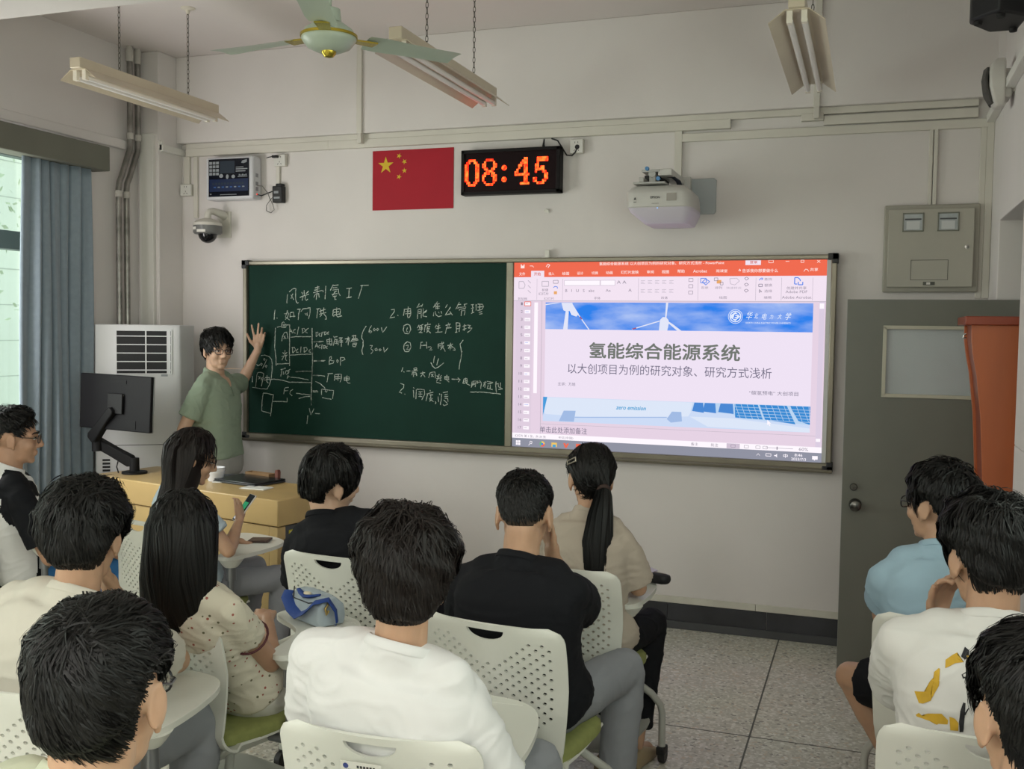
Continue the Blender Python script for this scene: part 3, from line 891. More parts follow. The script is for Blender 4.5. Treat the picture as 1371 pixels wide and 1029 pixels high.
t_ = np.arange(28) * 2 * PI / 28
cx_, cz_ = 1342, 322
for r0, r1 in ((41, 38), (33, 27)):
    for i in range(28):
        a, b = t_[i], t_[(i + 1) % 28]
        poly(f, [(cx_ + r0 * math.cos(a), cz_ + r0 * math.sin(a)), (cx_ + r0 * math.cos(b), cz_ + r0 * math.sin(b)), (cx_ + r1 * math.cos(b), cz_ + r1 * math.sin(b)), (cx_ + r1 * math.cos(a), cz_ + r1 * math.sin(a))], yb)
poly(f, [(cx_ - 26, cz_ - 8), (cx_, cz_ - 26), (cx_ + 27, cz_), (cx_, cz_ + 26), (cx_ - 26, cz_ + 8)], yb)
word(f, 'E', cx_ - 11, cx_ + 12, cz_, 26, yb - .0002, 1, bold=0.03, shear=0.3)
for i, ch in enumerate('华北电力大学'):
    hh = (44, 30, 34, 26, 30, 40)[i]
    word(f, ch, 1403 + i * 43, 1403 + i * 43 + hh * 0.82, 316 + (0, 2, 4, 6, 4, 2)[i], hh, yb, 0, bold=0.006, shear=0.3)
word(f, 'NORTH CHINA ELECTRIC POWER UNIVERSITY', 1402, 1650, 357, 9, yb, 0, bold=0.01)
f.build('university_emblem', [emit('light_emblem_white', 'dfe8fb'), E_blue], t)
f = MB()
word(f, '氢能综合能源系统', 485, 1372, 530, 92, y0 - .0006, 0, bold=0.024)
f.build('slide_title', E_dark, t)
f = MB()
word(f, '以大创项目为例的研究对象、研究方式浅析', 352, 1552, 642, 62, y0 - .0006, 0)
f.build('slide_subtitle', E_slate, t)
f = MB()
word(f, '主讲：万旭', 290, 400, 738, 20, y0 - .0006, 0)
f.build('speaker_line', E_slate, t)
f = MB()
word(f, '“碳氢预电” 大创项目', 1430, 1700, 754, 24, y0 - .0006, 0)
f.build('project_line', E_slate, t)
f = MB()
word(f, '单击此处添加备注', 180, 478, 1020, 38, y0 - .0006, 0)
f.build('notes_line', E_slate, t)
# photo strip: hydrogen tank and solar panels
f = MB()
ys_ = y0 - .0006
flat(f, 197, 820, 1768, 968, ys_, 0)
poly(f, [(197, 820), (224, 820), (205, 905), (197, 935)], ys_ - .0002, 1)
poly(f, [(226, 822), (1110, 822), (1100, 880), (1085, 905), (1000, 910), (450, 932), (215, 925), (205, 905)], ys_ - .0001, 2)
poly(f, [(300, 965), (330, 900), (405, 898), (395, 965)], ys_ - .0003, 3)
poly(f, [(960, 925), (990, 880), (1045, 880), (1050, 935), (985, 945)], ys_ - .0003, 3)
line(f, [(400, 938), (960, 915)], 5, ys_ - .0003, 3)
poly(f, [(1120, 822), (1768, 822), (1768, 925), (1400, 905), (1330, 880), (1095, 872)], ys_ - .0001, 4)
for x0_, x1_ in ((1120, 1170), (1180, 1240), (1270, 1340)):
    poly(f, [(x0_, 822), (x1_, 822), (x1_ + 6, 880), (x0_ - 12, 872)], ys_ - .0002, 5)
for a, b, c, d_ in ((1350, 1480, 1510, 1355), (1490, 1640, 1690, 1520), (1655, 1768, 1768, 1705)):
    poly(f, [(a, 822), (b, 822), (c, 925 if b > 1500 else 905), (d_, 905 if b > 1500 else 900)], ys_ - .0002, 6)
for k in range(5):
    z = 838 + k * 17
    line(f, [(1350 + k * 5, z), (1768, z + 5)], 2.5, ys_ - .0003, 4)
for k in range(13):
    x = 1352 + k * 34
    line(f, [(x, 822), (min(1768, x + 34), 908)], 2.5, ys_ - .0003, 4)
poly(f, [(1095, 905), (1330, 905), (1768, 945), (1768, 968), (1200, 960)], ys_ - .00015, 2)
word(f, 'zero emission', 655, 835, 868, 22, ys_ - .0004, 7, bold=0.02, shear=0.25)
f.build('photo_strip', [emit('light_strip_pale', 'c9d8f2'), emit('light_strip_blue', '4a9bd8'), emit('light_tank', 'd9e3f4'), emit('light_tank_foot', '9fb8e0'), emit('light_panel_gap', 'b8d2ee'), emit('light_panel_far', '4a86d0'), emit('light_panel', '3a88cf'), E_cyan], t)
f = MB()
flat(f, 0, 1048, 1835, 1080, y0 - .0005, 0)
flat(f, 185, 985, 1800, 987, y0 - .0005, 2)
flat(f, 1310, 1050, 1385, 1079, y0 - .0006, 3)
word(f, '幻灯片 第 1 张，共 34 张', 18, 218, 1066, 17, y0 - .0007, 1)
word(f, '中文(中国)', 300, 392, 1066, 17, y0 - .0007, 1)
word(f, '备注', 1105, 1145, 1064, 18, y0 - .0007, 1)
word(f, '批注', 1220, 1262, 1064, 18, y0 - .0007, 1)
word(f, '60%', 1712, 1762, 1064, 17, y0 - .0007, 1)
line(f, [(1530, 1064), (1680, 1064)], 2, y0 - .0007, 1)
flat(f, 1590, 1056, 1596, 1073, y0 - .0007, 1)
for a in (1335, 1410, 1475, 1535 - 20):
    line(f, [(a, 1057), (a + 24, 1057), (a + 24, 1072), (a, 1072), (a, 1057)], 2, y0 - .0007, 1)
f.build('status_bar', [E_white, E_grey, E_mid, emit('light_view_button', 'cdbfd0')], t)
f = MB()
flat(f, 0, 1080, 1835, 1133, y0 - .0005, 0)
yk = y0 - .0008
flat(f, 25, 1095, 38, 1108, yk, 1)
flat(f, 40, 1094, 54, 1108, yk, 1)
flat(f, 25, 1110, 38, 1123, yk, 1)
flat(f, 40, 1110, 54, 1124, yk, 1)
line(f, [(108, 1122), (118, 1110), (128, 1112), (130, 1098), (118, 1096), (116, 1108)], 3, yk, 1)
for i in range(20):
    a, b = i * PI / 10, (i + 1) * PI / 10
    mi = (2, 3, 4)[int(i * 3 / 20)]
    poly(f, [(196, 1110), (196 + 17 * math.cos(a), 1110 + 17 * math.sin(a)), (196 + 17 * math.cos(b), 1110 + 17 * math.sin(b))], yk, mi)
poly(f, [(196 + 7 * math.cos(i * PI / 8), 1110 + 7 * math.sin(i * PI / 8)) for i in range(16)], yk - .0001, 5)
flat(f, 255, 1098, 290, 1124, yk, 4)
flat(f, 262, 1110, 283, 1124, yk - .0001, 6)
poly(f, [(330, 1098), (344, 1098), (348, 1112), (354, 1100), (366, 1098), (352, 1126), (342, 1126)], yk, 2)
flat(f, 410, 1098, 440, 1126, yk, 2)
word(f, '∧', 1478, 1500, 1106, 12, yk, 1)
line(f, [(1532, 1098), (1560, 1098), (1560, 1112), (1532, 1112), (1532, 1098)], 3, yk, 1)
poly(f, [(1578, 1104), (1586, 1104), (1594, 1096), (1594, 1118), (1586, 1110), (1578, 1110)], yk, 1)
word(f, '中', 1628, 1652, 1106, 22, yk, 1, bold=0.02)
word(f, '8:46', 1690, 1732, 1098, 15, yk, 1, bold=0.01)
word(f, '2023/7/3', 1672, 1752, 1121, 15, yk, 1, bold=0.01)
poly(f, [(1785, 1098), (1815, 1098), (1815, 1118), (1802, 1118), (1797, 1125), (1794, 1118), (1785, 1118)], yk, 1)
f.build('task_bar', [E_task, E_white, E_red, emit('light_icon_green', '6ab87a'), emit('light_icon_yellow', 'ecc264'), E_blue, E_cyan], t)
f = MB()
poly(f, [(1535, 905), (1535, 935), (1542, 929), (1548, 941), (1553, 939), (1547, 927), (1557, 927)], y0 - .0012)
f.build('mouse_pointer', E_white, t)

# ================================================================== WALL-MOUNTED THINGS
# flag poster
t = thing('wall_flag', 'red rectangular wall flag with one large and four small yellow stars', 'flag', (1.224, 0, 2.508))
f = MB()
f.box(0.942, -0.004, 2.508, 1.506, 0.0, 2.886)
f.build('flag_cloth', mat('flag_red', 'a80f25', 0.75, var=0.04, vscale=4, bump=0.03, bscale=20), t)
u = 0.564 / 30


def star(c, r, aim):
    P = []
    for i in range(10):
        a = aim + i * PI / 5
        q = r if i % 2 == 0 else r * 0.382
        P.append((c[0] + q * math.sin(a), c[1] + q * math.cos(a)))
    return P


M_star = mat('star_yellow', 'd8b52c', 0.7)
for (gx, gy, r, aim) in ((5, 5, 3, 0), (10, 2, 1, None), (12, 4, 1, None), (12, 7, 1, None), (10, 9, 1, None)):
    if aim is None:
        aim = math.atan2(5 - gx, gy - 5)
    f = MB()
    f.prism(star((0.942 + gx * u, 2.886 - gy * u), r * u, aim), 1, -0.0052, -0.0038)
    f.build('star', M_star, t)

# LED wall clock
t = thing('led_clock', 'black dot-matrix wall clock glowing red 08:45 beside the flag', 'clock', (1.905, 0, 2.578))
f = MB()
CX0, CX1, CZ0, CZ1 = 1.585, 2.222, 2.577, 2.85
f.box(CX0, -0.075, CZ0, CX1, -0.002, CZ0 + 0.022)
f.box(CX0, -0.075, CZ1 - 0.022, CX1, -0.002, CZ1)
f.box(CX0, -0.075, CZ0, CX0 + 0.022, -0.002, CZ1)
f.box(CX1 - 0.026, -0.075, CZ0, CX1, -0.002, CZ1)
f.box(CX0 + .01, -0.03, CZ0 + .01, CX1 - .01, -0.002, CZ1 - .01)
f.build('clock_case', mat('clock_black', '120f11', 0.5, spec=0.2), t, bevel=0.004)
f = MB()
f.box(CX0 + 0.02, -0.066, CZ0 + 0.02, CX1 - 0.024, -0.05, CZ1 - 0.02)
f.build('clock_face', mat('clock_face_dark', '160509', 0.6, spec=0.15), t)
DIG = {'0': ["..####..", ".##..##.", "##....##", "##....##", "##....##", "##....##", "##....##", "##....##", "##....##", "##....##", ".##..##.", "..####.."],
       '8': ["..####..", ".#....#.", "##....##", "##....##", ".##..##.", "..####..", ".###.##.", "##...###", "#.....##", "#.....##", ".#....#.", "..####.."],
       '4': [".....##.", "....###.", "...####.", "..##.##.", "..#..##.", ".#...##.", "##...##.", "########", ".....##.", ".....##.", ".....##.", "...#####"],
       '5': ["..######", "..######", "..#.....", ".##.....", ".##.##..", ".#####..", ".#...##.", "......##", "......##", "##....##", "##...##.", "..####.."]}


def lamp_mat(n, a, b, st):
    m = emit(n, a, st)
    nt = m.node_tree
    tc = nt.nodes.new('ShaderNodeTexCoord')
    nz = nt.nodes.new('ShaderNodeTexNoise')
    nz.inputs['Scale'].default_value = 45
    r = nt.nodes.new('ShaderNodeValToRGB')
    r.color_ramp.elements[0].position, r.color_ramp.elements[1].position = 0.38, 0.62
    r.color_ramp.elements[0].color, r.color_ramp.elements[1].color = (*srgb(a), 1), (*srgb(b), 1)
    nt.links.new(tc.outputs['Object'], nz.inputs['Vector'])
    nt.links.new(nz.outputs['Fac'], r.inputs[0])
    nt.links.new(r.outputs[0], nt.nodes['Principled BSDF'].inputs['Emission Color'])
    return m


M_led = lamp_mat('led_red', 'ff1a0c', 'ff5220', 4.5)
pz = 0.0135
for ch, cx in (('0', 1.608), ('8', 1.724), ('4', 1.934), ('5', 2.052)):
    f = MB()
    for r_, row in enumerate(DIG[ch]):
        for c_, q in enumerate(row):
            if q == '#':
                x = cx + c_ * 0.0117
                z = 2.792 - r_ * pz
                f.box(x, -0.0672, z - pz * 0.97, x + 0.0117 * 0.97, -0.0655, z)
    f.build('glowing_digit', M_led, t)
f = MB()
for z in (2.735, 2.665):
    f = MB()
    f.prism([(1.866 + 0.016 * math.cos(a), z + 0.016 * math.sin(a)) for a in np.arange(12) * PI / 6], 1, -0.0672, -0.0655)
    f.build('glowing_colon_dot', M_led, t)
M_cable = mat('cable_black', '141416', 0.5)
f = MB()
f.tube([(2.10, -0.02, 2.845), (2.10, -0.018, 2.87), (2.103, -0.016, 2.905)], [0.013, 0.007, 0.004])
f.tube([(2.15, -0.02, 2.905), (2.19, -0.022, 2.89), (2.22, -0.024, 2.845), (2.25, -0.03, 2.80), (2.285, -0.035, 2.795), (2.305, -0.035, 2.815), (2.315, -0.03, 2.842)], 0.0045)
f.lathe([(0.0, 0), (0.014, 0.0), (0.017, 0.012), (0.015, 0.022), (0, 0.022)], (2.315, -0.036, 2.845), (0, 1, 0), 14)
f.build('power_cord', M_cable, t, smooth=45)


def socket(x0, z0, x1, z1, label, depth=0.03, double=True):
    t = thing('wall_socket', label, 'socket', ((x0 + x1) / 2, 0, z0), group=None)
    f = MB()
    f.box(x0, -depth, z0, x1, 0.0, z1)
    f.build('back_box', M_trunk, t, bevel=0.004)
    f = MB()
    f.box(x0 + 0.002, -depth - 0.004, z0 + 0.002, x1 - 0.002, -depth + 0.001, z1 - 0.002)
    f.build('face_plate', mat('socket_white', 'd9d8d2', 0.35), t, bevel=0.002)
    f = MB()
    cx, cz = (x0 + x1) / 2, (z0 + z1) / 2
    for dx, dz, a in ((-0.009, 0.022, 0), (0.009, 0.022, 0), (0, -0.010, 0), (-0.012, -0.024, 0.6), (0.012, -0.024, -0.6)):
        M = Matrix.Translation((cx + dx, -depth - 0.0045, cz + dz)) @ Matrix.Rotation(a, 4, 'Y')
        f.box(-0.0014, -0.0005, -0.005, 0.0014, 0.0012, 0.005, M=np.array(M))
    f.build('socket_slots', mat('black_matt', '101010', 0.6), t)
    return t


socket(2.268, 2.808, 2.352, 2.892, 'white wall socket with a black plug, right of the LED clock')
socket(0.224, 2.815, 0.312, 2.892, 'white wall socket with a short black plug, right of the white control panel')
socket(-0.523, 2.643, -0.432, 2.722, 'white wall socket on the front wall beside the column, left of the control panel')
t = thing('plug', 'short black plug in the socket right of the control panel', 'plug', (0.243, -0.034, 2.86))
f = MB()
f.box(0.226, -0.062, 2.868, 0.262, -0.034, 2.884)
f.tube([(0.23, -0.055, 2.876), (0.205, -0.06, 2.872), (0.185, -0.058, 2.868)], 0.0035)
f.build('plug_body', M_cable, t, bevel=0.003)

# control panel box with dark printed front
t = thing('control_panel', 'white wall-mounted control box with dark blue printed front showing icons and labels', 'control panel', (-0.06, 0, 2.598))
f = MB()
f.box(-0.262, -0.105, 2.597, 0.112, -0.002, 2.882)
f.build('panel_case', mat('panel_white', 'cfd0d4', 0.35), t, bevel=0.018, seg=4)
f = MB()
f.box(-0.235, -0.1075, 2.618, 0.082, -0.104, 2.866)
f.build('panel_screen', mat('panel_navy', '101420', 0.15), t)
yp = -0.1078
f = MB()


def prect(a, b, c, d_, mi):
    """panel artwork in the millimetres of the printed front"""
    X = lambda q: -0.235 + q / 1000
    Z = lambda q: 2.866 - q / 1000
    f.add([(X(a), yp, Z(b)), (X(c), yp, Z(b)), (X(c), yp, Z(d_)), (X(a), yp, Z(d_))], [(0, 1, 2, 3)], mi)


for r_ in range(4):
    for c_ in range(3):
        prect(6 + c_ * 27, 16 + r_ * 24, 28 + c_ * 27, 34 + r_ * 24, 0)
yp = -0.1077
prect(6, 133, 310, 215, 2)
prect(90, 14, 205, 95, 3)
yp = -0.1079
prect(215, 55, 275, 60, 0)
prect(215, 66, 305, 73, 0)
prect(215, 80, 290, 87, 0)
prect(230, 118, 305, 122, 0)
for k in range(5):
    prect(238 + k * 13, 104 + (k % 2) * 4, 247 + k * 13, 114, 0)
for k in range(8):
    prect(40 + k * 32, 182, 58 + k * 32, 190, 0 if k % 2 else 4)
for k in range(11):
    prect(30 + k * 23, 156, 46 + k * 23, 170, 3)
prect(90, 234, 220, 238, 0)
prect(10, 228, 22, 234, 0)
f.add([(-0.135 + 0.016 * math.cos(a), yp, 2.752 + (0.016 if math.sin(a) > 0 else 0.01) * math.sin(a)) for a in np.arange(14) * PI / 7], [tuple(range(14))], 0)
f.add([(-0.087 + 0.011 * math.cos(a), yp, 2.748 + 0.015 * math.sin(a)) for a in np.arange(14) * PI / 7], [tuple(range(14))], 0)
f.add([(-0.04 + 0.014 * math.cos(a), yp, 2.748 + 0.012 * math.sin(a)) for a in np.arange(14) * PI / 7], [tuple(range(14))], 0)
f.add([(0.022, yp, 2.836), (0.03, yp, 2.85), (0.066, yp, 2.858), (0.066, yp, 2.84), (0.04, yp, 2.832)], [(0, 1, 2, 3, 4)], 0)
f.build('panel_print', [mat('print_grey', '8f9498', 0.4), mat('print_dark', '1c2330', 0.4), mat('print_blue', '16264a', 0.3), mat('print_slate', '2c3642', 0.3), mat('print_azure', '3c62a0', 0.3)], t)
f = MB()
f.lathe([(0.0, 0), (0.005, 0), (0.005, 0.002), (0, 0.0025)], (0.112, -0.06, 2.632), (1, 0, 0), 12)
f.build('status_light', emit('light_status_red', 'ff4030', 1.5), t)
f = MB()
for z in (2.755, 2.70, 2.665):
    f.box(0.110, -0.075, z - 0.012, 0.1135, -0.045, z + 0.014)
f.build('side_buttons', mat('panel_button_grey', '8d8e94', 0.4), t, bevel=0.003)  # buttons in a darker grey than the case
t = thing('power_adapter', 'black power adapter on the wall right of the control panel, with a looped lead', 'power adapter', (0.262, 0, 2.572))
f = MB()
f.box(0.222, -0.05, 2.574, 0.298, -0.001, 2.684)
f.box(0.245, -0.046, 2.68, 0.292, -0.001, 2.70)
f.build('adapter_body', mat('adapter_black', '121214', 0.45), t, bevel=0.006)
f = MB()
f.box(0.236, -0.0507, 2.634, 0.27, -0.0497, 2.65)
f.box(0.236, -0.0507, 2.60, 0.28, -0.0497, 2.612)
f.build('rating_print', mat('print_grey', '8f9498', 0.4), t)
f = MB()
f.tube([(0.113, -0.055, 2.63), (0.14, -0.05, 2.622), (0.18, -0.04, 2.638), (0.225, -0.03, 2.655)], 0.004)
f.build('lead', M_cable, t, smooth=50)
f = MB()
f.tube([(0.113, -0.06, 2.69), (0.15, -0.055, 2.685), (0.185, -0.045, 2.64), (0.2, -0.04, 2.60), (0.215, -0.03, 2.565), (0.225, -0.028, 2.53), (0.2, -0.028, 2.51), (0.165, -0.028, 2.525), (0.165, -0.028, 2.56), (0.20, -0.03, 2.60), (0.225, -0.03, 2.62)], 0.0028)
f.build('thin_lead', mat('cable_grey', '6e6c68', 0.5), t, smooth=50)

# dome camera
t = thing('dome_camera', 'white and grey dome security camera on a wall bracket below the control panel', 'security camera', (-0.21, 0, 2.31))
M_camw = mat('camera_white', 'cfccc2', 0.4)
f = MB()
f.box(-0.235, -0.012, 2.352, -0.13, 0, 2.53)
f.build('mount_plate', M_camw, t, bevel=0.003)
f = MB()
f.tube([(-0.18, -0.01, 2.50), (-0.182, -0.05, 2.512), (-0.2, -0.11, 2.522), (-0.21, -0.14, 2.515), (-0.213, -0.15, 2.49), (-0.213, -0.15, 2.455)], [0.03, 0.027, 0.023, 0.022, 0.022, 0.024], n=14)
f.build('bracket_arm', M_camw, t, smooth=40)
f = MB()
f.lathe([(0.0, 0.022), (0.03, 0.02), (0.07, 0.006), (0.092, -0.012), (0.095, -0.03), (0.0, -0.03)], (-0.213, -0.15, 2.45), n=32)
f.build('camera_cap', M_camw, t, smooth=40)
f = MB()
f.lathe([(0.0, 0.0), (0.094, 0.0), (0.095, -0.045), (0.085, -0.055), (0.0, -0.055)], (-0.213, -0.15, 2.42), n=32)
f.build('camera_body', mat('camera_grey', '6b6c6b', 0.4), t, smooth=40)
f = MB()
f.lathe([(0.0, -0.062)] + [(0.062 * math.cos(a), -0.062 * math.sin(a)) for a in (1.3, 1.05, 0.8, 0.5, 0.25, 0.0)] + [(0.062, 0.015), (0, 0.015)], (-0.213, -0.15, 2.367), n=28)
f.build('dome_lens', mat('dome_dark', '15161a', 0.08), t, smooth=60)
f = MB()
for a0, a1, z0, z1 in ((-2.35, -1.85, 2.39, 2.408), (-1.75, -1.1, 2.372, 2.39)):
    P = [(-0.213 + 0.0962 * math.cos(a), -0.15 + 0.0962 * math.sin(a)) for a in np.linspace(a0, a1, 6)]
    f.add([(x, y, z0) for x, y in P] + [(x, y, z1) for x, y in P], [(i, i + 1, i + 7, i + 6) for i in range(5)])
f.build('camera_label', mat('label_white', 'dedcd4', 0.5), t)

# projector on wall arm
t = thing('projector', 'white ultra-short-throw projector hanging from a wall arm over the whiteboard', 'projector', (2.9, 0, 2.33))
M_pj = mat('projector_white', 'c4c2bd', 0.4)
f = MB()
f.prism([(2.93 + .012, 2.43), (3.128, 2.43), (3.14, 2.442), (3.14, 2.622), (3.128, 2.634), (2.942, 2.634), (2.93, 2.622), (2.93, 2.442)], 1, -0.014, 0)
f.build('wall_plate', mat('plate_grey', 'aab0b2', 0.5), t, bevel=0.003)
f = MB()
f.box(2.89, -0.45, 2.595, 2.965, -0.01, 2.63)
f.box(2.91, -0.06, 2.56, 3.00, -0.01, 2.64)
f.build('wall_arm', M_pj, t, bevel=0.004)
f = MB()
f.box(2.755, -0.46, 2.552, 2.93, -0.36, 2.562)
f.box(2.79, -0.47, 2.562, 2.815, -0.35, 2.585)
f.box(2.84, -0.44, 2.56, 2.875, -0.30, 2.62)
f.box(2.80, -0.45, 2.615, 2.9, -0.33, 2.628)
f.cone((2.856, -0.445, 2.606), (2.856, -0.43, 2.606), 0.02, 0.02, 16)
f.build('mount_bracket', mat('bracket_grey', 'b2b1ad', 0.45), t, bevel=0.002)
f = MB()
f.box(2.79, -0.33, 2.57, 2.9, -0.18, 2.615)
f.build('mount_box', mat('black_matt', '101010', 0.6), t, bevel=0.003)
f = MB()
for x, y, z in ((2.832, -0.452, 2.632), (2.896, -0.465, 2.575)):
    f = MB()
    f.lathe([(0, 0), (0.011, 0), (0.011, 0.016), (0, 0.016)], (x, y, z), (0, -1, 0), 14)
    f.build('adjusting_knob', mat('knob_blue', '4f86b8', 0.4), t, smooth=40)
f = MB()
for k in range(4):
    f = MB()
    f.tube([(2.91 + k * .004, -0.40 + k * .01, 2.60), (2.94 + k * .008, -0.37, 2.605 - k * .004), (2.972 + k * .006, -0.34, 2.575), (2.985 + k * .005, -0.33, 2.53 + k * .005)], 0.005)
    f.build('cable', mat('cable_navy', '171b28', 0.5), t, smooth=50)


def pj_ring(z, x0, x1, yf, yb, r):
    P = []
    for cx, cy, a0 in ((x1 - r, yb - r, 0), (x0 + r, yb - r, PI / 2), (x0 + r, yf + r, PI), (x1 - r, yf + r, 1.5 * PI)):
        for a in np.linspace(a0, a0 + PI / 2, 6):
            P.append((cx + r * math.cos(a), cy + r * math.sin(a), z))
    return np.array(P)


f = MB()
f.loft([pj_ring(2.548, 2.745, 3.015, -0.40, -0.14, 0.04), pj_ring(2.542, 2.735, 3.03, -0.43, -0.12, 0.05), pj_ring(2.513, 2.715, 3.06, -0.46, -0.10, 0.05), pj_ring(2.50, 2.712, 3.066, -0.465, -0.10, 0.05), pj_ring(2.43, 2.715, 3.075, -0.46, -0.10, 0.05), pj_ring(2.425, 2.718, 3.075, -0.455, -0.10, 0.05)])
f.build('projector_body', M_pj, t, smooth=30)
f = MB()
f.loft([pj_ring(2.428, 2.72, 3.072, -0.452, -0.105, 0.05), pj_ring(2.405, 2.73, 3.075, -0.445, -0.105, 0.05), pj_ring(2.345, 2.80, 3.05, -0.40, -0.12, 0.05), pj_ring(2.34, 2.81, 3.045, -0.39, -0.13, 0.045)])
f.build('lens_housing', mat('projector_underside_lit', 'cbc5d0', 0.4), t, smooth=30)  # pinkish bounce from the screen put into the housing colour
f = MB()
text_mb(f, 'EPSON', 2.855, 2.905, 2.476, 0.012, -0.4662, 0, bold=0.02)
f.box(2.762, -0.4665, 2.452, 2.777, -0.4655, 2.455)
f.add([(2.762, -0.4662, 2.466), (2.777, -0.4662, 2.466), (2.7695, -0.4662, 2.48)], [(0, 1, 2)])
f.box(2.862, -0.4665, 2.443, 2.90, -0.4655, 2.4445)
f.build('brand_lettering', mat('print_charcoal', '35363a', 0.5), t)
f = MB()
f.box(2.942, -0.467, 2.456, 2.995, -0.465, 2.498)
f.build('side_vent', mat('vent_grey', '9f9a93', 0.6), t)
f = MB()
f.ell((2.89, -0.447, 2.422), (0.006, 0.004, 0.004))
f.build('indicator_light', emit('light_indicator_blue', '8cc0ff', 1.5), t)

# small hooks
t = thing('wall_hook', 'small white adhesive hook stuck on the wall above the chalkboard, below the clock', 'hook', (2.12, 0, 2.455))
f = MB()
f.tube([(2.105, -0.004, 2.478), (2.118, -0.012, 2.484), (2.132, -0.012, 2.478), (2.134, -0.006, 2.464)], 0.005)
f.box(2.108, -0.005, 2.466, 2.136, 0, 2.486)
f.build('hook_body', mat('hook_white', 'dcdad2', 0.4), t, smooth=40)
t = thing('board_clip', 'small white clip standing on the top edge of the chalkboard', 'clip', (2.14, -0.02, 2.19))
f = MB()
f.box(2.122, -0.035, 2.188, 2.152, -0.015, 2.238)
f.box(2.10, -0.04, 2.186, 2.15, -0.01, 2.196)
f.build('clip_body', mat('hook_white', 'dcdad2', 0.4), t, bevel=0.004)

# electric meter cabinet
t = thing('meter_cabinet', 'grey-green metal meter cabinet with two glass windows on the wall above the door', 'meter cabinet', (4.29, 0, 1.98))
M_meter = mat('meter_paint', 'a19e92', 0.45, var=0.03, vscale=3)
f = MB()
f.box(4.05, -0.045, 1.982, 4.525, 0, 2.448)
f.build('cabinet_back', M_meter, t, bevel=0.008)
f = MB()
f.prism([(4.072, 2.008), (4.495, 2.008), (4.495, 2.422), (4.072, 2.422)], 1, -0.075, -0.044)
f.build('cabinet_door', mat('meter_door_paint', 'aeab9f', 0.45, var=0.03, vscale=3), t, bevel=0.003)
for x0 in (4.142, 4.315):
    f = MB()
    z0, z1 = 2.302, 2.402
    x1 = x0 + 0.106
    for q in ((x0, z0, x1, z0 + .007), (x0, z1 - .007, x1, z1), (x0, z0, x0 + .007, z1), (x1 - .007, z0, x1, z1)):
        f.box(q[0], -0.082, q[1], q[2], -0.074, q[3])
    o = f.build('meter_window', mat('meter_rim', '7d7f74', 0.4), t, bevel=0.002)
    f = MB()
    f.box(x0 + .006, -0.0768, z0 + .006, x1 - .006, -0.0752, z1 - .006)
    f.build('window_backing', mat('meter_face', 'a9b0b2', 0.2, var=0.1, vscale=20), o)
    f = MB()
    f.box(x0 + .02, -0.078, z0 + .012, x1 - .02, -0.0768, z0 + .055)
    f.box(x0 + .012, -0.0775, z0 + .062, x1 - .012, -0.0768, z0 + .07, 1)
    f.build('meter_dial', [mat('meter_dial_white', 'c4c8c8', 0.3), mat('meter_dark', '43474a', 0.4)], o)
f = MB()
for q in ((4.19, 2.045, 4.375, 2.0475), (4.19, 2.15, 4.375, 2.1525), (4.19, 2.045, 4.1925, 2.1525), (4.3725, 2.045, 4.375, 2.1525)):
    f.box(q[0], -0.0757, q[1], q[2], -0.0745, q[3])
f.build('hatch_outline', mat('meter_seam', '4c4e47', 0.6), t)
f = MB()
f.box(4.253, -0.079, 2.018, 4.312, -0.074, 2.036)
f.build('name_plate', mat('plate_dark', '55574f', 0.4), t, bevel=0.002)
f = MB()
f.box(4.27, -0.0798, 2.021, 4.289, -0.0788, 2.033)
f.build('latch_pointer', mat('label_white', 'dedcd4', 0.5), t)
f = MB()
f.lathe([(0, 0), (0.011, 0), (0.011, 0.004), (0, 0.005)], (4.462, -0.075, 2.218), (0, -1, 0), 16)
f.box(4.461, -0.0808, 2.212, 4.463, -0.0798, 2.224, 1)
f.build('key_lock', [mat('lock_chrome', 'b8b8b4', 0.2, 1.0), mat('black_matt', '101010', 0.6)], t, smooth=40)

# white speaker on the right wall, black loudspeaker near the ceiling
t = thing('wall_speaker', 'white rounded wall speaker with dark front grille in the upper right corner', 'speaker', (4.5, -0.75, 2.79))
M_ws = mat('speaker_white', 'cfccc6', 0.4)
f = MB()
prof = []
for z, xo, w in ((2.795, 0.0, 0.05), (2.82, 0.012, 0.075), (2.88, 0.03, 0.09), (2.95, 0.032, 0.09), (2.99, 0.02, 0.075), (3.012, 0.0, 0.05)):
    prof.append(np.array([(4.505 - xo, -0.75 - w, z), (4.495 - xo, -0.75, z), (4.505 - xo, -0.75 + w, z), (4.54, -0.75 + w, z), (4.54, -0.75 - w, z)]))
f.loft(prof)
f.build('speaker_shell', M_ws, t, bevel=0.01, seg=3)
f = MB()
f.prism([(-0.82, 2.83), (-0.68, 2.83), (-0.68, 2.96), (-0.82, 2.96)], 0, 4.53, 4.568)
f.build('speaker_back', mat('speaker_back_white', 'bfbcb6', 0.5), t, bevel=0.012)
f = MB()
pr = []
for z, xo, w in ((2.81, 0.005, 0.05), (2.86, 0.03, 0.07), (2.92, 0.038, 0.075), (2.97, 0.03, 0.06)):
    pr.append(np.array([(4.492 - xo, -0.75 - w, z), (4.482 - xo, -0.75, z), (4.492 - xo, -0.75 + w, z), (4.502 - xo, -0.75 + w, z), (4.502 - xo, -0.75 - w, z)]))
f.loft(pr)
f.build('speaker_grille', mat('grille_dark', '4b4946', 0.7, bump=0.4, bscale=400), t)
f = MB()
f.box(4.56, -0.80, 2.86, XR, -0.70, 2.93)
f.build('speaker_bracket', M_ws, t)
t = thing('loudspeaker', 'large black loudspeaker box hanging near the ceiling in the upper right corner', 'speaker', (4.42, -1.2, 3.03))
f = MB()
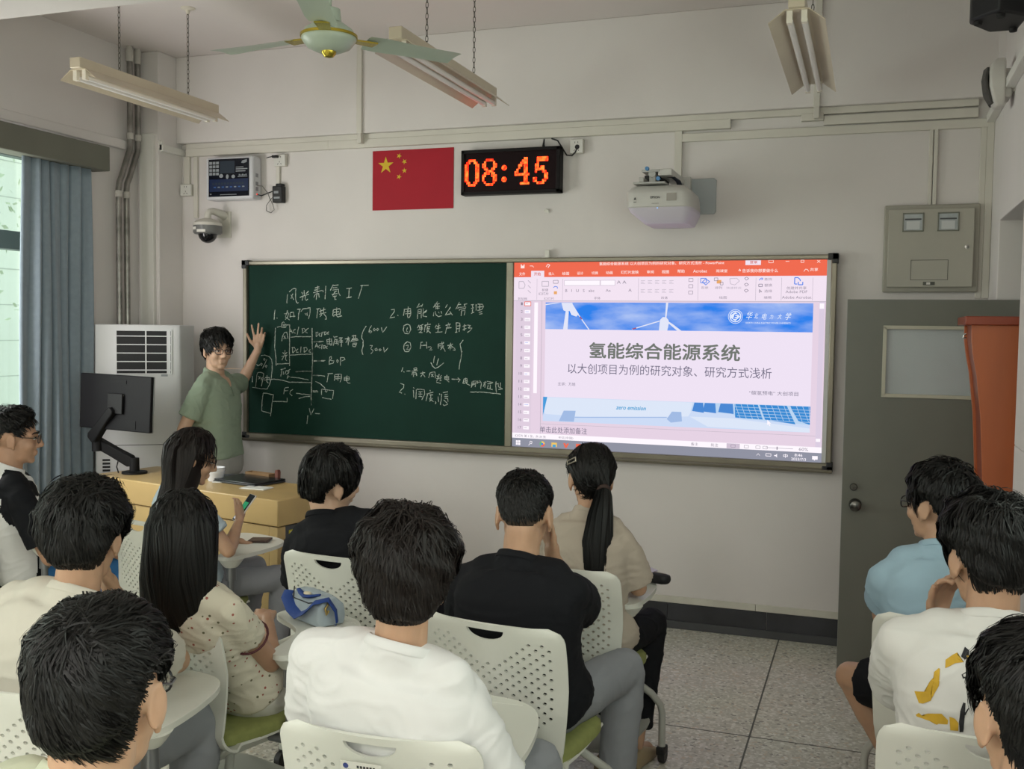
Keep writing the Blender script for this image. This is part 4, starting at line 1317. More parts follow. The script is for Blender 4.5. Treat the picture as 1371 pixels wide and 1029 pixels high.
f.loft([np.array([(4.345, -1.36, z), (4.345, -1.30, z), (4.43, -1.16, z), (4.54, -1.16, z), (4.56, -1.36, z), (4.44, -1.47, z)]) for z in (3.03, 3.40)])
f.build('loudspeaker_box', mat('speaker_black', '14161a', 0.55, bump=0.05, bscale=200), t, bevel=0.01)
f = MB()
for x, y in ((4.375, -1.335), (4.45, -1.42), (4.52, -1.2)):
    f = MB()
    f.lathe([(0, 0), (0.018, 0), (0.015, -0.016), (0, -0.016)], (x, y, 3.032), n=14)
    f.build('rubber_foot', mat('rubber_black', '0d0d0e', 0.7), t, smooth=40)
f = MB()
f.box(4.52, -1.26, 3.1, XR, -1.20, 3.16)
f.build('wall_bracket', M_cable, t)

# steel conduit pipes in the left corner
M_pipe = mat('galvanised_pipe', '8d8b86', 0.35, 0.75, var=0.25, vscale=12)
for lab, dy in (('steel conduit pipe in the left corner, the one nearer the window', -0.075), ('steel conduit pipe in the left corner, the one nearer the column', 0.0)):
    t = thing('conduit_pipe', lab, 'pipe', (-0.64, -0.30 + dy, 0))
    f = MB()
    y1, y2 = -0.315 + dy, -0.43 + dy
    f.tube([(-0.64, y1, ZC), (-0.64, y1, 2.94), (-0.64, y1 - 0.006, 2.90), (-0.64, y1 - 0.025, 2.86), (-0.64, y2 + 0.03, 2.72), (-0.64, y2 + 0.008, 2.68), (-0.64, y2, 2.63), (-0.64, y2, 0.02)], 0.019, n=14)
    f.build('pipe_run', M_pipe, t, smooth=50)
    f = MB()
    f.lathe([(0.024, 0), (0.024, 0.08), (0.019, 0.1), (0.019, 0)], (-0.64, y1, ZC - 0.1), n=14)
    f.build('pipe_collar', mat('collar_paint', 'b9b5ae', 0.5), t, smooth=40)
    f = MB()
    f.lathe([(0.019, 0), (0.023, 0.004), (0.023, 0.04), (0.019, 0.044)], (-0.64, y1, 2.97), n=14)
    f.build('pipe_collar', mat('collar_paint', 'b9b5ae', 0.5), t, smooth=40)
    f = MB()
    f.lathe([(0.019, 0), (0.023, 0.004), (0.023, 0.04), (0.019, 0.044)], (-0.64, y2, 2.58), n=14)
    f.build('pipe_collar', mat('collar_paint', 'b9b5ae', 0.5), t, smooth=40)

# ================================================================== CEILING LAMPS, FAN
M_lamp = mat('lamp_enamel', 'c9bca6', 0.28, var=0.05, vscale=2)
M_tube = mat('tube_glass', 'e4e0dc', 0.2)
M_tlit = emit('tube_lit', 'fff2dc', 6.0)
M_chain = mat('chain_metal', '5a564f', 0.45, 0.8)


def lamp(x, ya, yb, z, label, lit=False, chains=(0.28, 0.78)):
    t = thing('hanging_tube_lamp', label, 'ceiling lamp', (x, (ya + yb) / 2, z), group=None)
    f = MB()
    f.prism([(x - 0.032, z + 0.022), (x + 0.032, z + 0.022), (x + 0.032, z + 0.075), (x - 0.032, z + 0.075)], 1, ya, yb)
    f.build('ballast_channel', M_lamp, t, bevel=0.004)
    f = MB()
    pts = [(-0.108, -0.03), (-0.045, 0.018), (0.045, 0.018), (0.108, -0.03), (0.108, -0.027), (0.046, 0.0215), (-0.046, 0.0215), (-0.108, -0.027)]
    f.prism([(x + a, z + b) for a, b in pts], 1, ya + 0.02, yb - 0.01)
    f.build('reflector', M_lamp, t)
    for s_ in (-1, 1):
        f = MB()
        xx = x + s_ * 0.028
        f.box(xx - 0.011, ya + 0.03, z - 0.03, xx + 0.011, ya + 0.055, z + 0.02, 1)
        f.box(xx - 0.011, yb - 0.05, z - 0.03, xx + 0.011, yb - 0.025, z + 0.02, 1)
        f.cone((xx, ya + 0.05, z - 0.016), (xx, yb - 0.045, z - 0.016), 0.013, 0.013, 14)
        f.build('tube', [M_tlit if lit else M_tube, mat('lampholder', 'ddd6c8', 0.4)], t, smooth=40)
    for q in chains:
        y = ya + (yb - ya) * q
        f = MB()
        zt = ZC - 0.02
        z0_ = z + 0.07
        zz = z0_
        k = 0
        while zz < zt - 0.012:
            P = [(0.0065 * math.cos(a), 0.016 * math.sin(a)) for a in np.arange(11) * PI / 5]
            if k % 2:
                f.tube([(x + a, y, zz + b + 0.014) for a, b in P], 0.0018, n=5)
            else:
                f.tube([(x, y + a, zz + b + 0.014) for a, b in P], 0.0018, n=5)
            zz += 0.026
            k += 1
        f.build('chain', M_chain, t, smooth=60)
        f = MB()
        f.lathe([(0.0, 0), (0.01, 0.0), (0.014, 0.02), (0.04, 0.03), (0.042, 0.035), (0, 0.035)], (x, y, ZC - 0.035), n=16)
        f.build('ceiling_hook', mat('lampholder', 'ddd6c8', 0.4), t, smooth=40)
    return t


lamp(0.24, -1.84, -0.70, 3.0, 'unlit two-tube hanging lamp over the left side, near the window')
lamp(1.995, -1.84, -0.64, 3.0, 'unlit two-tube hanging lamp over the middle, behind the fan blade, glowing red from the clock')
lamp(3.69, -1.78, -0.48, 3.0, 'unlit two-tube hanging lamp over the right side, above the projector')
for x, side in ((0.24, 'window side'), (2.0, 'middle'), (3.69, 'door side')):  # unseen rear fixtures, added with lit tubes to go with the fill
    lamp(x, -7.6, -6.35, 3.0, 'unseen added two-tube hanging lamp, lit, over the rear rows, %s' % side, lit=True)

t = thing('ceiling_fan', 'pale green three-blade ceiling fan with a gold-trimmed hub', 'ceiling fan', (1.94, -2.32, 2.8))
FX, FY, FZ = 1.94, -2.32, 2.88
M_fan = mat('fan_enamel', 'a8b3a4', 0.35, var=0.03, vscale=3)
M_gold = mat('fan_gold', 'b5a13c', 0.25, 0.8)
f = MB()
f.lathe([(0.0, -0.034), (0.05, -0.034), (0.085, -0.018), (0.1, 0.0), (0.108, 0.012), (0.108, 0.02), (0.095, 0.05), (0.06, 0.075), (0.02, 0.085), (0.0, 0.085)], (FX, FY, FZ), n=36)
f.build('motor_housing', M_fan, t, smooth=40)
f = MB()
f.lathe([(0.1, 0.018), (0.113, 0.02), (0.113, 0.03), (0.1, 0.034)], (FX, FY, FZ), n=36)
f.lathe([(0.0, -0.058), (0.018, -0.055), (0.028, -0.043), (0.03, -0.033), (0.0, -0.03)], (FX, FY, FZ), n=20)
f.build('gold_trim', M_gold, t, smooth=40)
f = MB()
f.cone((FX, FY, FZ + 0.08), (FX, FY, 3.13), 0.011, 0.011, 12)
f.lathe([(0.012, 0), (0.05, 0.03), (0.055, 0.08), (0, 0.08)], (FX, FY, 3.12), n=20)
f.lathe([(0.05, 0.0), (0.045, 0.05), (0.012, 0.06)], (FX, FY, FZ + 0.08), n=20)
f.build('down_rod', M_fan, t, smooth=40)
for a in (math.radians(52), math.radians(172), math.radians(292)):
    c, s_ = math.cos(a), math.sin(a)
    f = MB()
    rings = []
    for r_, w, tw in ((0.16, 0.055, 0.22), (0.22, 0.062, 0.2), (0.40, 0.058, 0.15), (0.53, 0.066, 0.1), (0.57, 0.062, 0.1)):
        q = []
        for k, (u_, h_) in enumerate(((-1, 0), (-0.5, 0.006), (0, 0.008), (0.5, 0.006), (1, 0), (0.5, 0.003), (0, 0.005), (-0.5, 0.003))):
            px, py, pz_ = r_, u_ * w, h_ - u_ * w * tw
            q.append((FX + px * c - py * s_, FY + px * s_ + py * c, FZ + 0.025 + pz_))
        rings.append(np.array(q))
    f.loft(rings)
    b = f.build('fan_blade', M_fan, t, smooth=40)
    f = MB()
    f.add(*(lambda P: (P, [(0, 1, 2, 3), (7, 6, 5, 4), (0, 4, 5, 1), (1, 5, 6, 2), (2, 6, 7, 3), (3, 7, 4, 0)]))([(FX + r_ * c - w * s_, FY + r_ * s_ + w * c, FZ + 0.02 + h_) for h_ in (0.0, 0.006) for r_, w in ((0.08, -0.02), (0.2, -0.03), (0.2, 0.03), (0.08, 0.02))]))
    f.build('blade_bracket', M_gold, b)

# ================================================================== LEFT SIDE: VALANCE, CURTAIN, AIR CONDITIONER
f = MB()
f.box(XL + 0.02, -4.2, 2.715, -0.545, -0.69, 2.865)
t = tag(f.build('curtain_box', mat('valance_paint', '6a6b60', 0.6, var=0.05, vscale=4), bevel=0.005, org=(-0.6, -2.4, 2.715)), 'long grey-green curtain box mounted over the left window', 'curtain box')


def curtain(name, y0, y1, x0, amp, folds, label, z0=0.06, z1=2.74):
    f = MB()
    nu, nv = 220, 26
    V = []
    for j in range(nv + 1):
        v = j / nv
        z = z1 + (z0 - z1) * v
        sp = 1.0 + 0.10 * v
        for i in range(nu + 1):
            u_ = i / nu
            ph = u_ * folds * 2 * PI
            w = math.sin(ph + 0.5 * math.sin(ph * 0.37 + 1.3)) + 0.35 * math.sin(1.7 * ph + 2 + v)
            a_ = amp * (0.75 + 0.35 * math.sin(u_ * 11 + 1)) * (0.85 + 0.3 * v)
            V.append((x0 + a_ * w + 0.012 * math.sin(5 * v + 9 * u_), y1 + (y0 - y1) * u_ * sp + 0.012 * math.cos(ph), z))
    n = nu + 1
    f.add(V, [(j * n + i, j * n + i + 1, (j + 1) * n + i + 1, (j + 1) * n + i) for j in range(nv) for i in range(nu)])
    m = mat('curtain_blue', '84929d', 0.75, var=0.04, vscale=30, bump=0.05, bscale=500)
    m.node_tree.nodes['Principled BSDF'].inputs['Sheen Weight'].default_value = 0.3
    o = f.build(name, m, smooth=180, org=(x0, (y0 + y1) / 2, z0))
    so = o.modifiers.new('thickness', 'SOLIDIFY')
    so.thickness = 0.002
    return tag(o, label, 'curtain')


curtain('curtain', -1.31, -0.795, -0.635, 0.034, 6.5, 'blue-grey pleated curtain gathered beside the left window')

AC = [(-0.625, -0.755), (-0.60, -0.78), (-0.21, -0.50), (-0.19, -0.47), (-0.21, -0.30), (-0.44, -0.29), (-0.60, -0.57)]
t = thing('air_conditioner', 'tall white floor-standing air conditioner with black louvred outlet in the left corner', 'air conditioner', (-0.42, -0.52, 0))
M_ac = mat('ac_white', 'd0d1d2', 0.3, var=0.015, vscale=2)
f = MB()
f.prism(AC, 2, 0.02, 1.755)
f.build('cabinet', M_ac, t, bevel=0.008)
f = MB()
f.prism([(x * 0.97 - 0.012, y * 0.97 - 0.015) for x, y in AC], 2, 0.0, 0.03)
f.build('plinth', mat('ac_grey', '8f9194', 0.5), t)
pL, pR = np.array([-0.60, -0.78, 0]), np.array([-0.21, -0.50, 0])
dv = unit(pR - pL)
nv_ = np.array([dv[1], -dv[0], 0])
LF = np.linalg.norm(pR - pL)
MF = np.eye(4)
MF[:3, 0], MF[:3, 1], MF[:3, 2], MF[:3, 3] = dv, -nv_, (0, 0, 1), pL
f = MB()
g0, g1, h0, h1 = 0.13, LF - 0.025, 1.445, 1.715
f.box(g0, -0.002, h0, g1, 0.01, h1, M=MF)
f.build('outlet_opening', mat('ac_black', '0b0c10', 0.6), t)
f = MB()
for k in range(5):
    z = h0 + 0.018 + k * (h1 - h0) / 5
    f.box(g0, -0.012, z, g1, 0.0, z + 0.006, M=MF)
f.build('louvres', M_ac, t)
f = MB()
for x in (g0 + 0.17, g1 - 0.025):
    f.box(x, -0.008, h0, x + (0.008 if x < g1 - .1 else 0.022), 0.0, h1, M=MF)
for q in ((g0 - .006, h0 - .006, g1 + .006, h0), (g0 - .006, h1, g1 + .006, h1 + .006), (g0 - .006, h0, g0, h1), (g1, h0, g1 + .006, h1)):
    f.box(q[0], -0.008, q[1], q[2], 0.0, q[3], M=MF)
f.build('outlet_frame', M_ac, t)
f = MB()
f.box(0.03, -0.0015, 0.985, LF, 0.001, 0.989, M=MF)
f.build('panel_seam', mat('seam_dark', '4c4c4e', 0.6), t)
f = MB()
f.box(g1 - 0.06, -0.0022, 1.425, g1 - 0.02, 0.0, 1.44, M=MF)
f.build('brand_badge', mat('print_grey', '8f9498', 0.4), t)
f = MB()
for k in range(5):
    f.box(0.04, -0.003, 0.80 + k * 0.022, 0.085, 0.0, 0.813 + k * 0.022, M=MF)
f.build('side_grille', mat('ac_black', '0b0c10', 0.6), t)
# ================================================================== TEACHER'S DESK AND WHAT STANDS ON IT
M_wood = mat('desk_veneer', 'c2a671', 0.4, var=0.10, vscale=3.0, stretch=(1, 1, 0.18), detail=8)
M_woodtop = mat('desk_top_veneer', 'c2a570', 0.35, var=0.09, vscale=3.0, stretch=(0.25, 1.5, 1), detail=8)
DR = -math.radians(13.0)
DKX, DKY = -0.403, -1.041
t = thing('teacher_desk', 'light wood teaching desk with a dark side panel in front of the lecturer', 'desk', (DKX, DKY, 0), DR)
ORG[t.name] = (0, 0, 0)
DL, DD, DH = 1.56, 0.48, 0.85


def loc(mb, name, m, parent, **k):
    return mb.build(name, m, parent, **k)


f = MB()
f.box(0, 0, DH - 0.14, DL, DD, DH)
f.build('desk_top', M_woodtop, t, bevel=0.006)
f = MB()
f.box(0.02, 0.012, 0.0, DL - 0.075, DD - 0.01, DH - 0.146)
f.box(DL - 0.075, 0.012, 0.0, DL - 0.012, 0.07, DH - 0.146)
f.box(DL - 0.075, DD - 0.09, 0.0, DL - 0.012, DD - 0.01, DH - 0.146)
f.build('desk_body', M_wood, t, bevel=0.004)
f = MB()
f.box(DL - 0.076, 0.07, 0.02, DL - 0.03, DD - 0.09, DH - 0.15)
f.build('side_panel', mat('desk_side_grey', '54565a', 0.5), t)
f = MB()
f.box(DL - 0.031, 0.11, 0.575, DL - 0.026, 0.21, 0.675)
f.box(DL - 0.027, 0.118, 0.583, DL - 0.0245, 0.202, 0.667, 1)
for a, b in ((0.13, 0.645), (0.15, 0.645), (0.17, 0.645), (0.185, 0.64), (0.14, 0.62), (0.165, 0.615), (0.13, 0.60), (0.15, 0.6), (0.18, 0.6)):
    f.box(DL - 0.0248, a, b - 0.006, DL - 0.024, a + 0.006, b + 0.006, 2)
f.build('socket_label', [mat('label_yellow', 'c9bf3c', 0.5), mat('label_white', 'dedcd4', 0.5), mat('print_charcoal', '35363a', 0.5)], t)

# monitor on a sprung arm, seen from behind
t = thing('monitor', 'black flat monitor seen from behind, tilted on a sprung desk arm', 'monitor', (-0.22, -0.87, 0.85))
MM = np.eye(4)
tl, tr, br_, bl = [np.array(q) for q in ((-0.491, -0.99, 1.463), (0.090, -1.04, 1.432), (0.030, -1.045, 1.136), (-0.560, -0.995, 1.127))]
ex = unit(tr - tl + br_ - bl)
ez = unit((tl - bl) - ex * ((tl - bl) @ ex))
ey = np.cross(ez, ex)
MM[:3, 0], MM[:3, 1], MM[:3, 2], MM[:3, 3] = ex, ey, ez, (tl + tr + br_ + bl) / 4
f = MB()
f.box(-0.28, -0.012, -0.165, 0.28, 0.014, 0.165, M=MM)
f.build('monitor_back', mat('monitor_black', '0f0f12', 0.65, spec=0.2), t, bevel=0.006)
f = MB()
f.box(-0.281, 0.008, -0.166, 0.281, 0.018, 0.166, M=MM)
f.build('monitor_bezel', mat('monitor_edge', '8d9090', 0.35, 0.3), t, bevel=0.003)
f = MB()
f.box(-0.15, -0.016, 0.115, 0.09, -0.012, 0.135, M=MM)
f.box(0.09, -0.015, -0.15, 0.17, -0.011, -0.10, M=MM)
f.build('rear_vent', mat('monitor_deep_black', '0a0a0d', 0.6, spec=0.2), t)
f = MB()
for x, z in ((-0.03, 0.045), (0.07, 0.045), (0.065, -0.055), (-0.035, -0.055)):
    f = MB()
    c = MM[:3, :3] @ np.array([x, -0.016, z]) + MM[:3, 3]
    f.ell(c, (0.006, 0.004, 0.006))
    f.build('mount_screw', mat('screw_steel', 'c9c9c6', 0.25, 0.9), t, smooth=50)
f = MB()
f.box(-0.04, -0.03, -0.065, 0.075, -0.012, 0.055, M=MM)
f.build('mount_plate', mat('arm_black', '121214', 0.6, spec=0.25), t, bevel=0.003)
M_arm = mat('arm_black', '121214', 0.6, spec=0.25)


def link(p0, p1, w0, w1, d, nm):
    p0, p1 = np.array(p0), np.array(p1)
    u = unit(p1 - p0)
    s_ = unit(np.cross(u, (0, 1, 0)))
    y = np.cross(s_, u)
    g = MB()
    R = []
    for p, w in ((p0 - u * w0 * 0.6, w0 * 0.6), (p0, w0), (p0 + (p1 - p0) * 0.5, (w0 + w1) / 2 * 0.92), (p1, w1), (p1 + u * w1 * 0.6, w1 * 0.6)):
        R.append(np.array([p + s_ * w + y * d, p + s_ * w - y * d, p - s_ * w - y * d, p - s_ * w + y * d]))
    g.loft(R)
    return g.build(nm, M_arm, t, bevel=0.006)


link((-0.23, -0.90, 0.925), (-0.42, -0.95, 1.03), 0.036, 0.032, 0.024, 'lower_arm')
link((-0.415, -1.0, 1.075), (-0.235, -1.045, 1.245), 0.036, 0.024, 0.026, 'upper_arm')
f = MB()
f.cone((-0.205, -0.895, 0.85), (-0.205, -0.895, 0.945), 0.03, 0.028, 20)
f.cone((-0.42, -0.97, 0.985), (-0.42, -0.97, 1.10), 0.03, 0.03, 20)
f.build('arm_post', M_arm, t, smooth=40)
f = MB()
f.lathe([(0, 0), (0.075, 0), (0.075, 0.012), (0.03, 0.016), (0, 0.016)], (-0.205, -0.895, 0.85), n=24)
f.build('desk_clamp', M_arm, t, smooth=40)
f = MB()
f.tube([(-0.29, -0.93, 0.95), (-0.30, -0.94, 0.89), (-0.295, -0.93, 0.853)], 0.004)
f.build('monitor_cable', M_cable, t)


def slab(name, cx, cy, w, d, h, rz, z, m, label, cat, bev=0.003):
    o = thing(name, label, cat, (cx, cy, z), rz)
    ORG[o.name] = (0, 0, 0)
    return o


ZD = 0.851
t = slab('laptop', 0.615, -0.91, 0, 0, 0, DR, ZD, None, 'dark closed laptop lying on the teaching desk', 'laptop')
f = MB()
f.box(-0.18, -0.12, 0.0, 0.18, 0.12, 0.012)
f.build('laptop_base', mat('laptop_dark', '23262b', 0.35), t, bevel=0.004)
f = MB()
f.box(-0.18, -0.12, 0.013, 0.18, 0.12, 0.021)
f.build('laptop_lid', mat('laptop_lid_dark', '1b1e24', 0.25), t, bevel=0.004)
t = slab('tablet_computer', 0.37, -0.80, 0, 0, 0, 0.1, ZD, None, 'thin blue-grey tablet left of the laptop on the teaching desk', 'tablet')
ORG[t.name] = (0, 0, 0)
f = MB()
f.box(-0.10, -0.06, 0, 0.05, 0.06, 0.009)
f.build('tablet_body', mat('tablet_blue', '3b4c60', 0.25), t, bevel=0.003)
for i, (cx, cy, w, d, rz, lab) in enumerate(((0.79, -1.09, 0.16, 0.10, DR + 0.2, 'white paper sheet sticking out under the right corner of the laptop'), (0.47, -0.99, 0.07, 0.05, 0.4, 'small white paper slip left of the laptop on the desk'))):
    t = slab('paper_sheet', cx, cy, 0, 0, 0, rz, ZD, None, lab, 'paper')
    f = MB()
    f.box(-w / 2, -d / 2, 0, w / 2, d / 2, 0.003)
    f.box(-w / 2 + 0.004, -d / 2 + 0.006, 0.003, w / 2 - 0.01, d / 2, 0.005)
    f.build('sheets', mat('paper_white', 'e2e1dc', 0.7), t)
t = slab('wooden_block', 0.735, -0.79, 0, 0, 0, DR, ZD, None, 'small reddish brown wooden block standing behind the laptop', 'block')
f = MB()
f.prism([(-0.012, 0), (0.012, 0), (0.014, 0.05), (0.009, 0.062), (-0.009, 0.062), (-0.014, 0.05)], 1, -0.012, 0.012)
f.build('block_body', mat('block_brown', '6e3a2c', 0.5, var=0.1), t, bevel=0.003)
t = slab('wooden_tray', 0.60, -0.765, 0, 0, 0, DR, ZD, None, 'low light brown wooden tray behind the laptop on the desk', 'tray')
f = MB()
f.box(-0.10, -0.028, 0, 0.10, 0.028, 0.022)
f.box(-0.10, -0.028, 0.02, 0.10, -0.022, 0.036)
f.box(-0.10, 0.022, 0.02, 0.10, 0.028, 0.036)
f.box(-0.10, -0.028, 0.02, -0.094, 0.028, 0.036)
f.box(0.094, -0.028, 0.02, 0.10, 0.028, 0.036)
f.build('tray_body', mat('tray_wood', '8a6a46', 0.5, var=0.1, vscale=6), t, bevel=0.002)
t = slab('paper_cup_stack', 0.42, -0.955, 0, 0, 0, 0.3, ZD, None, 'white tapering paper container on the front edge of the teaching desk', 'container')
f = MB()
for k in range(3):
    z = k * 0.012
    f.loft([f.ring((0, 0, z), (1, 0, 0), (0, 1, 0), 0.04, 0.036, 24), f.ring((0, 0, z + 0.055), (1, 0, 0), (0, 1, 0), 0.056, 0.05, 24), f.ring((0, 0, z + 0.057), (1, 0, 0), (0, 1, 0), 0.053, 0.047, 24), f.ring((0, 0, z + 0.01), (1, 0, 0), (0, 1, 0), 0.038, 0.034, 24)])
f.build('container_wall', mat('paper_cup_white', 'e3e4e8', 0.5), t, smooth=40)

# ================================================================== REDDISH WOODEN LECTERN IN THE DOORWAY
M_red = mat('lectern_veneer', 'b9663d', 0.35, var=0.10, vscale=2.5, stretch=(2, 2, 0.25), detail=8)
M_redd = mat('lectern_edge_veneer', '8e4028', 0.35, var=0.08, vscale=3)
t = thing('lectern', 'tall reddish brown wooden lectern with a curved front edge beside the open door', 'lectern', (4.6, -0.91, 0))
PROF = [(4.43, 0.0), (4.455, 0.25), (4.475, 0.6), (4.482, 1.0), (4.478, 1.127), (4.462, 1.394), (4.440, 1.58), (4.424, 1.66), (4.414, 1.73), (4.413, 1.80)]
for y in (-1.10, -0.735):
    f = MB()
    f.prism(PROF + [(4.79, 1.80), (4.79, 0.0)], 1, y, y + 0.02)
    f.build('side_panel', M_red, t, bevel=0.002)
f = MB()
fr = [np.array([(x + 0.012, -1.08, z), (x + 0.03, -1.08, z), (x + 0.03, -0.735, z), (x + 0.012, -0.735, z)]) for x, z in PROF]
f.loft(fr)
f.build('front_board', M_redd, t)
f = MB()
f.box(4.385, -1.125, 1.80, 4.795, -0.705, 1.838)
f.build('top_board', M_redd, t, bevel=0.004)
f = MB()
f.box(4.47, -1.08, 0.9, 4.79, -0.735, 0.92)
f.build('shelf', M_red, t)
f = MB()
f.box(4.45, -1.08, 0.06, 4.79, -0.735, 0.08)
f.build('shelf', M_red, t)
f = MB()
f.tube([(4.402, -0.99, 1.762), (4.392, -0.99, 1.756), (4.39, -0.99, 1.745), (4.402, -0.99, 1.742)], 0.004)
f.build('hook', mat('screw_steel', 'c9c9c6', 0.25, 0.9), t)

# ================================================================== TABLET-ARM CHAIRS
M_shell = mat('chair_shell_white', 'd6d6cd', 0.38, var=0.015, vscale=6)
M_cush = mat('seat_olive', '868b50', 0.85, var=0.06, vscale=40, bump=0.1, bscale=300)
M_leg = mat('chair_leg_grey', 'bcbdb6', 0.35, 0.2)
M_post = mat('post_grey', '85878a', 0.3, 0.6)
M_wheel = mat('caster_black', '1a1a1c', 0.5)
M_rack = mat('rack_grey', 'a9a9a2', 0.5)


def chair_sheet():
    """seat and back in one bent sheet; staggered holes are cut in the back"""
    nu = 25
    # profile: seat front edge -> bend -> top of the back, with half width
    prof = []
    for k in range(6):
        q = k / 5
        prof.append((0.21 - 0.34 * q, 0.425 - 0.012 * math.sin(q * PI) - 0.004 * q, 0.19 + 0.02 * q, 0))
    for k in range(1, 7):
        a = k / 7 * (PI / 2 - 0.12)
        prof.append((-0.13 - 0.10 * math.sin(a), 0.421 + 0.10 * (1 - math.cos(a)), 0.21 + 0.014 * k / 6, 0))
    y0, z0 = prof[-1][0], prof[-1][1]
    nb = 26
    top = 0.885
    for k in range(1, nb + 1):
        q = k / nb
        z = z0 + (top - z0) * q
        y = y0 - 0.012 * q - 0.055 * q * q
        w = 0.226 + 0.014 * math.sin(min(1, q * 1.3) * PI / 2)
        d = top - z
        r = 0.05
        if d < r:
            w = w - r + math.sqrt(max(0, r * r - (r - d) ** 2))
        prof.append((y, z, w, q))
    # a few extra rows to round the top corners
    P = []
    for i, (y, z, w, q) in enumerate(prof):
        P.append((y, z, w, q))
    V, idx = [], {}
    for j, (y, z, w, q) in enumerate(P):
        for i in range(nu + 1):
            u = -1 + 2 * i / nu
            wrap = 0.045 * (u ** 2) * (0.35 + 0.65 * min(1, q * 2)) if q > 0 else 0.018 * u ** 2 * (j / 12)
            zz = z + (0.018 * u ** 4 if q == 0 and j < 6 else 0) - (0.0 if q < 0.999 else 0.004 * u ** 2)
            V.append((u * w, y + wrap, zz))
            idx[(i, j)] = len(V) - 1
    V = [np.array(v, float) for v in V]
    F = []
    rows = len(P)
    for j in range(rows - 1):
        for i in range(nu):
            a, b, c, d = idx[(i, j)], idx[(i + 1, j)], idx[(i + 1, j + 1)], idx[(i, j + 1)]
            q = (P[j][3] + P[j + 1][3]) / 2
            u = -1 + 2 * (i + 0.5) / nu
            au = abs(u)
            hole = P[j][3] > 0 and (i + j) % 2 == 0 and au < 0.83
            lo = 0.16 + (0.06 if au > 0.7 else 0)
            hi = 0.70 + 0.62 * max(0.0, au - 0.16)
            hi = min(hi, 0.875)
            if hole and lo < q < hi:
                A, B, C_, D = V[a], V[b], V[c], V[d]
                ring = []
                for m in range(8):
                    an = -PI * 0.75 + m * PI / 4
                    s_, t_ = 0.5 + 0.32 * math.cos(an), 0.5 + 0.335 * math.sin(an)
                    V.append((A * (1 - s_) + B * s_) * (1 - t_) + (D * (1 - s_) + C_ * s_) * t_)
                    ring.append(len(V) - 1)
                cs = (a, b, c, d)
                for m in range(4):
                    p0, p1 = cs[m], cs[(m + 1) % 4]
                    r0, r1, r2 = ring[2 * m], ring[2 * m + 1], ring[(2 * m + 2) % 8]
                    F += [(p0, p1, r1, r0), (p1, r2, r1)]
            else:
                F.append((a, b, c, d))
    g = MB()
    g.add(V, F)
    o = g.build('back_shell', M_shell, None, smooth=60)
    s_ = o.modifiers.new('s', 'SOLIDIFY')
    s_.thickness = 0.009
    s_.offset = 0
    bake(o)
    h = MB()
    pts = [(-0.062, 0.866), (0.062, 0.866)] + [(0.062 * math.cos(a) * 0.99, 0.864 - 0.030 * math.sin(a)) for a in np.linspace(0.15, PI - 0.15, 12)]
    h.prism(pts, 1, -0.40, -0.10)
    c = h.build('cutter', M_shell)
    b = o.modifiers.new('b', 'BOOLEAN')
    b.operation = 'DIFFERENCE'
    b.object = c
    b.solver = 'EXACT'
    bake(o)
    bpy.data.objects.remove(c)
    o.data.polygons.foreach_set('use_smooth', [True] * len(o.data.polygons))
    o.data.set_sharp_from_angle(angle=math.radians(40))
    return o


def make_chair():
    t = thing('tablet_chair', 'x', 'chair')
    s_ = chair_sheet()
    s_.parent = t
    g = MB()
    R = []
    for z, k in ((0.428, 0.94), (0.434, 1.0), (0.456, 1.0), (0.468, 0.95), (0.472, 0.8)):
        R.append(g.ring((0, 0.03, z), (1, 0, 0), (0, 1, 0), 0.205 * k, 0.215 * k, 40, 4.5))
    g.loft(R)
    g.build('seat_cushion', M_cush, t, smooth=60)
    g = MB()
    g.prism([(-0.13, 0.37), (0.13, 0.37), (0.17, 0.418), (-0.17, 0.418)], 1, -0.16, 0.17)
    g.build('seat_bracket', M_shell, t, bevel=0.01)
    for sx in (-1, 1):
        for sy in (-1, 1):
            g = MB()
            g.tube([(sx * 0.08, sy * 0.06, 0.385), (sx * 0.15, sy * 0.12, 0.375), (sx * 0.215, sy * 0.19, 0.30), (sx * 0.243, sy * 0.222, 0.25), (sx * 0.25, sy * 0.23, 0.21), (sx * 0.25, sy * 0.232, 0.07)], 0.0145, n=12)
            lg = g.build('leg', M_leg, t, smooth=50)
            g = MB()
            g.cone((sx * 0.25 - 0.014, sy * 0.245, 0.031), (sx * 0.25 + 0.014, sy * 0.245, 0.031), 0.03, 0.03, 18)
            g.box(sx * 0.25 - 0.018, sy * 0.22 - 0.012, 0.04, sx * 0.25 + 0.018, sy * 0.25 + 0.012, 0.075)
            g.build('caster', M_wheel, lg, bevel=0.006)
    g = MB()
    g.loft([g.ring((0, 0, 0.185), (1, 0, 0), (0, 1, 0), 0.23, 0.21, 32, 5), g.ring((0, 0, 0.20), (1, 0, 0), (0, 1, 0), 0.235, 0.215, 32, 5)])
    g.build('book_rack', M_rack, t, smooth=40)
    return t


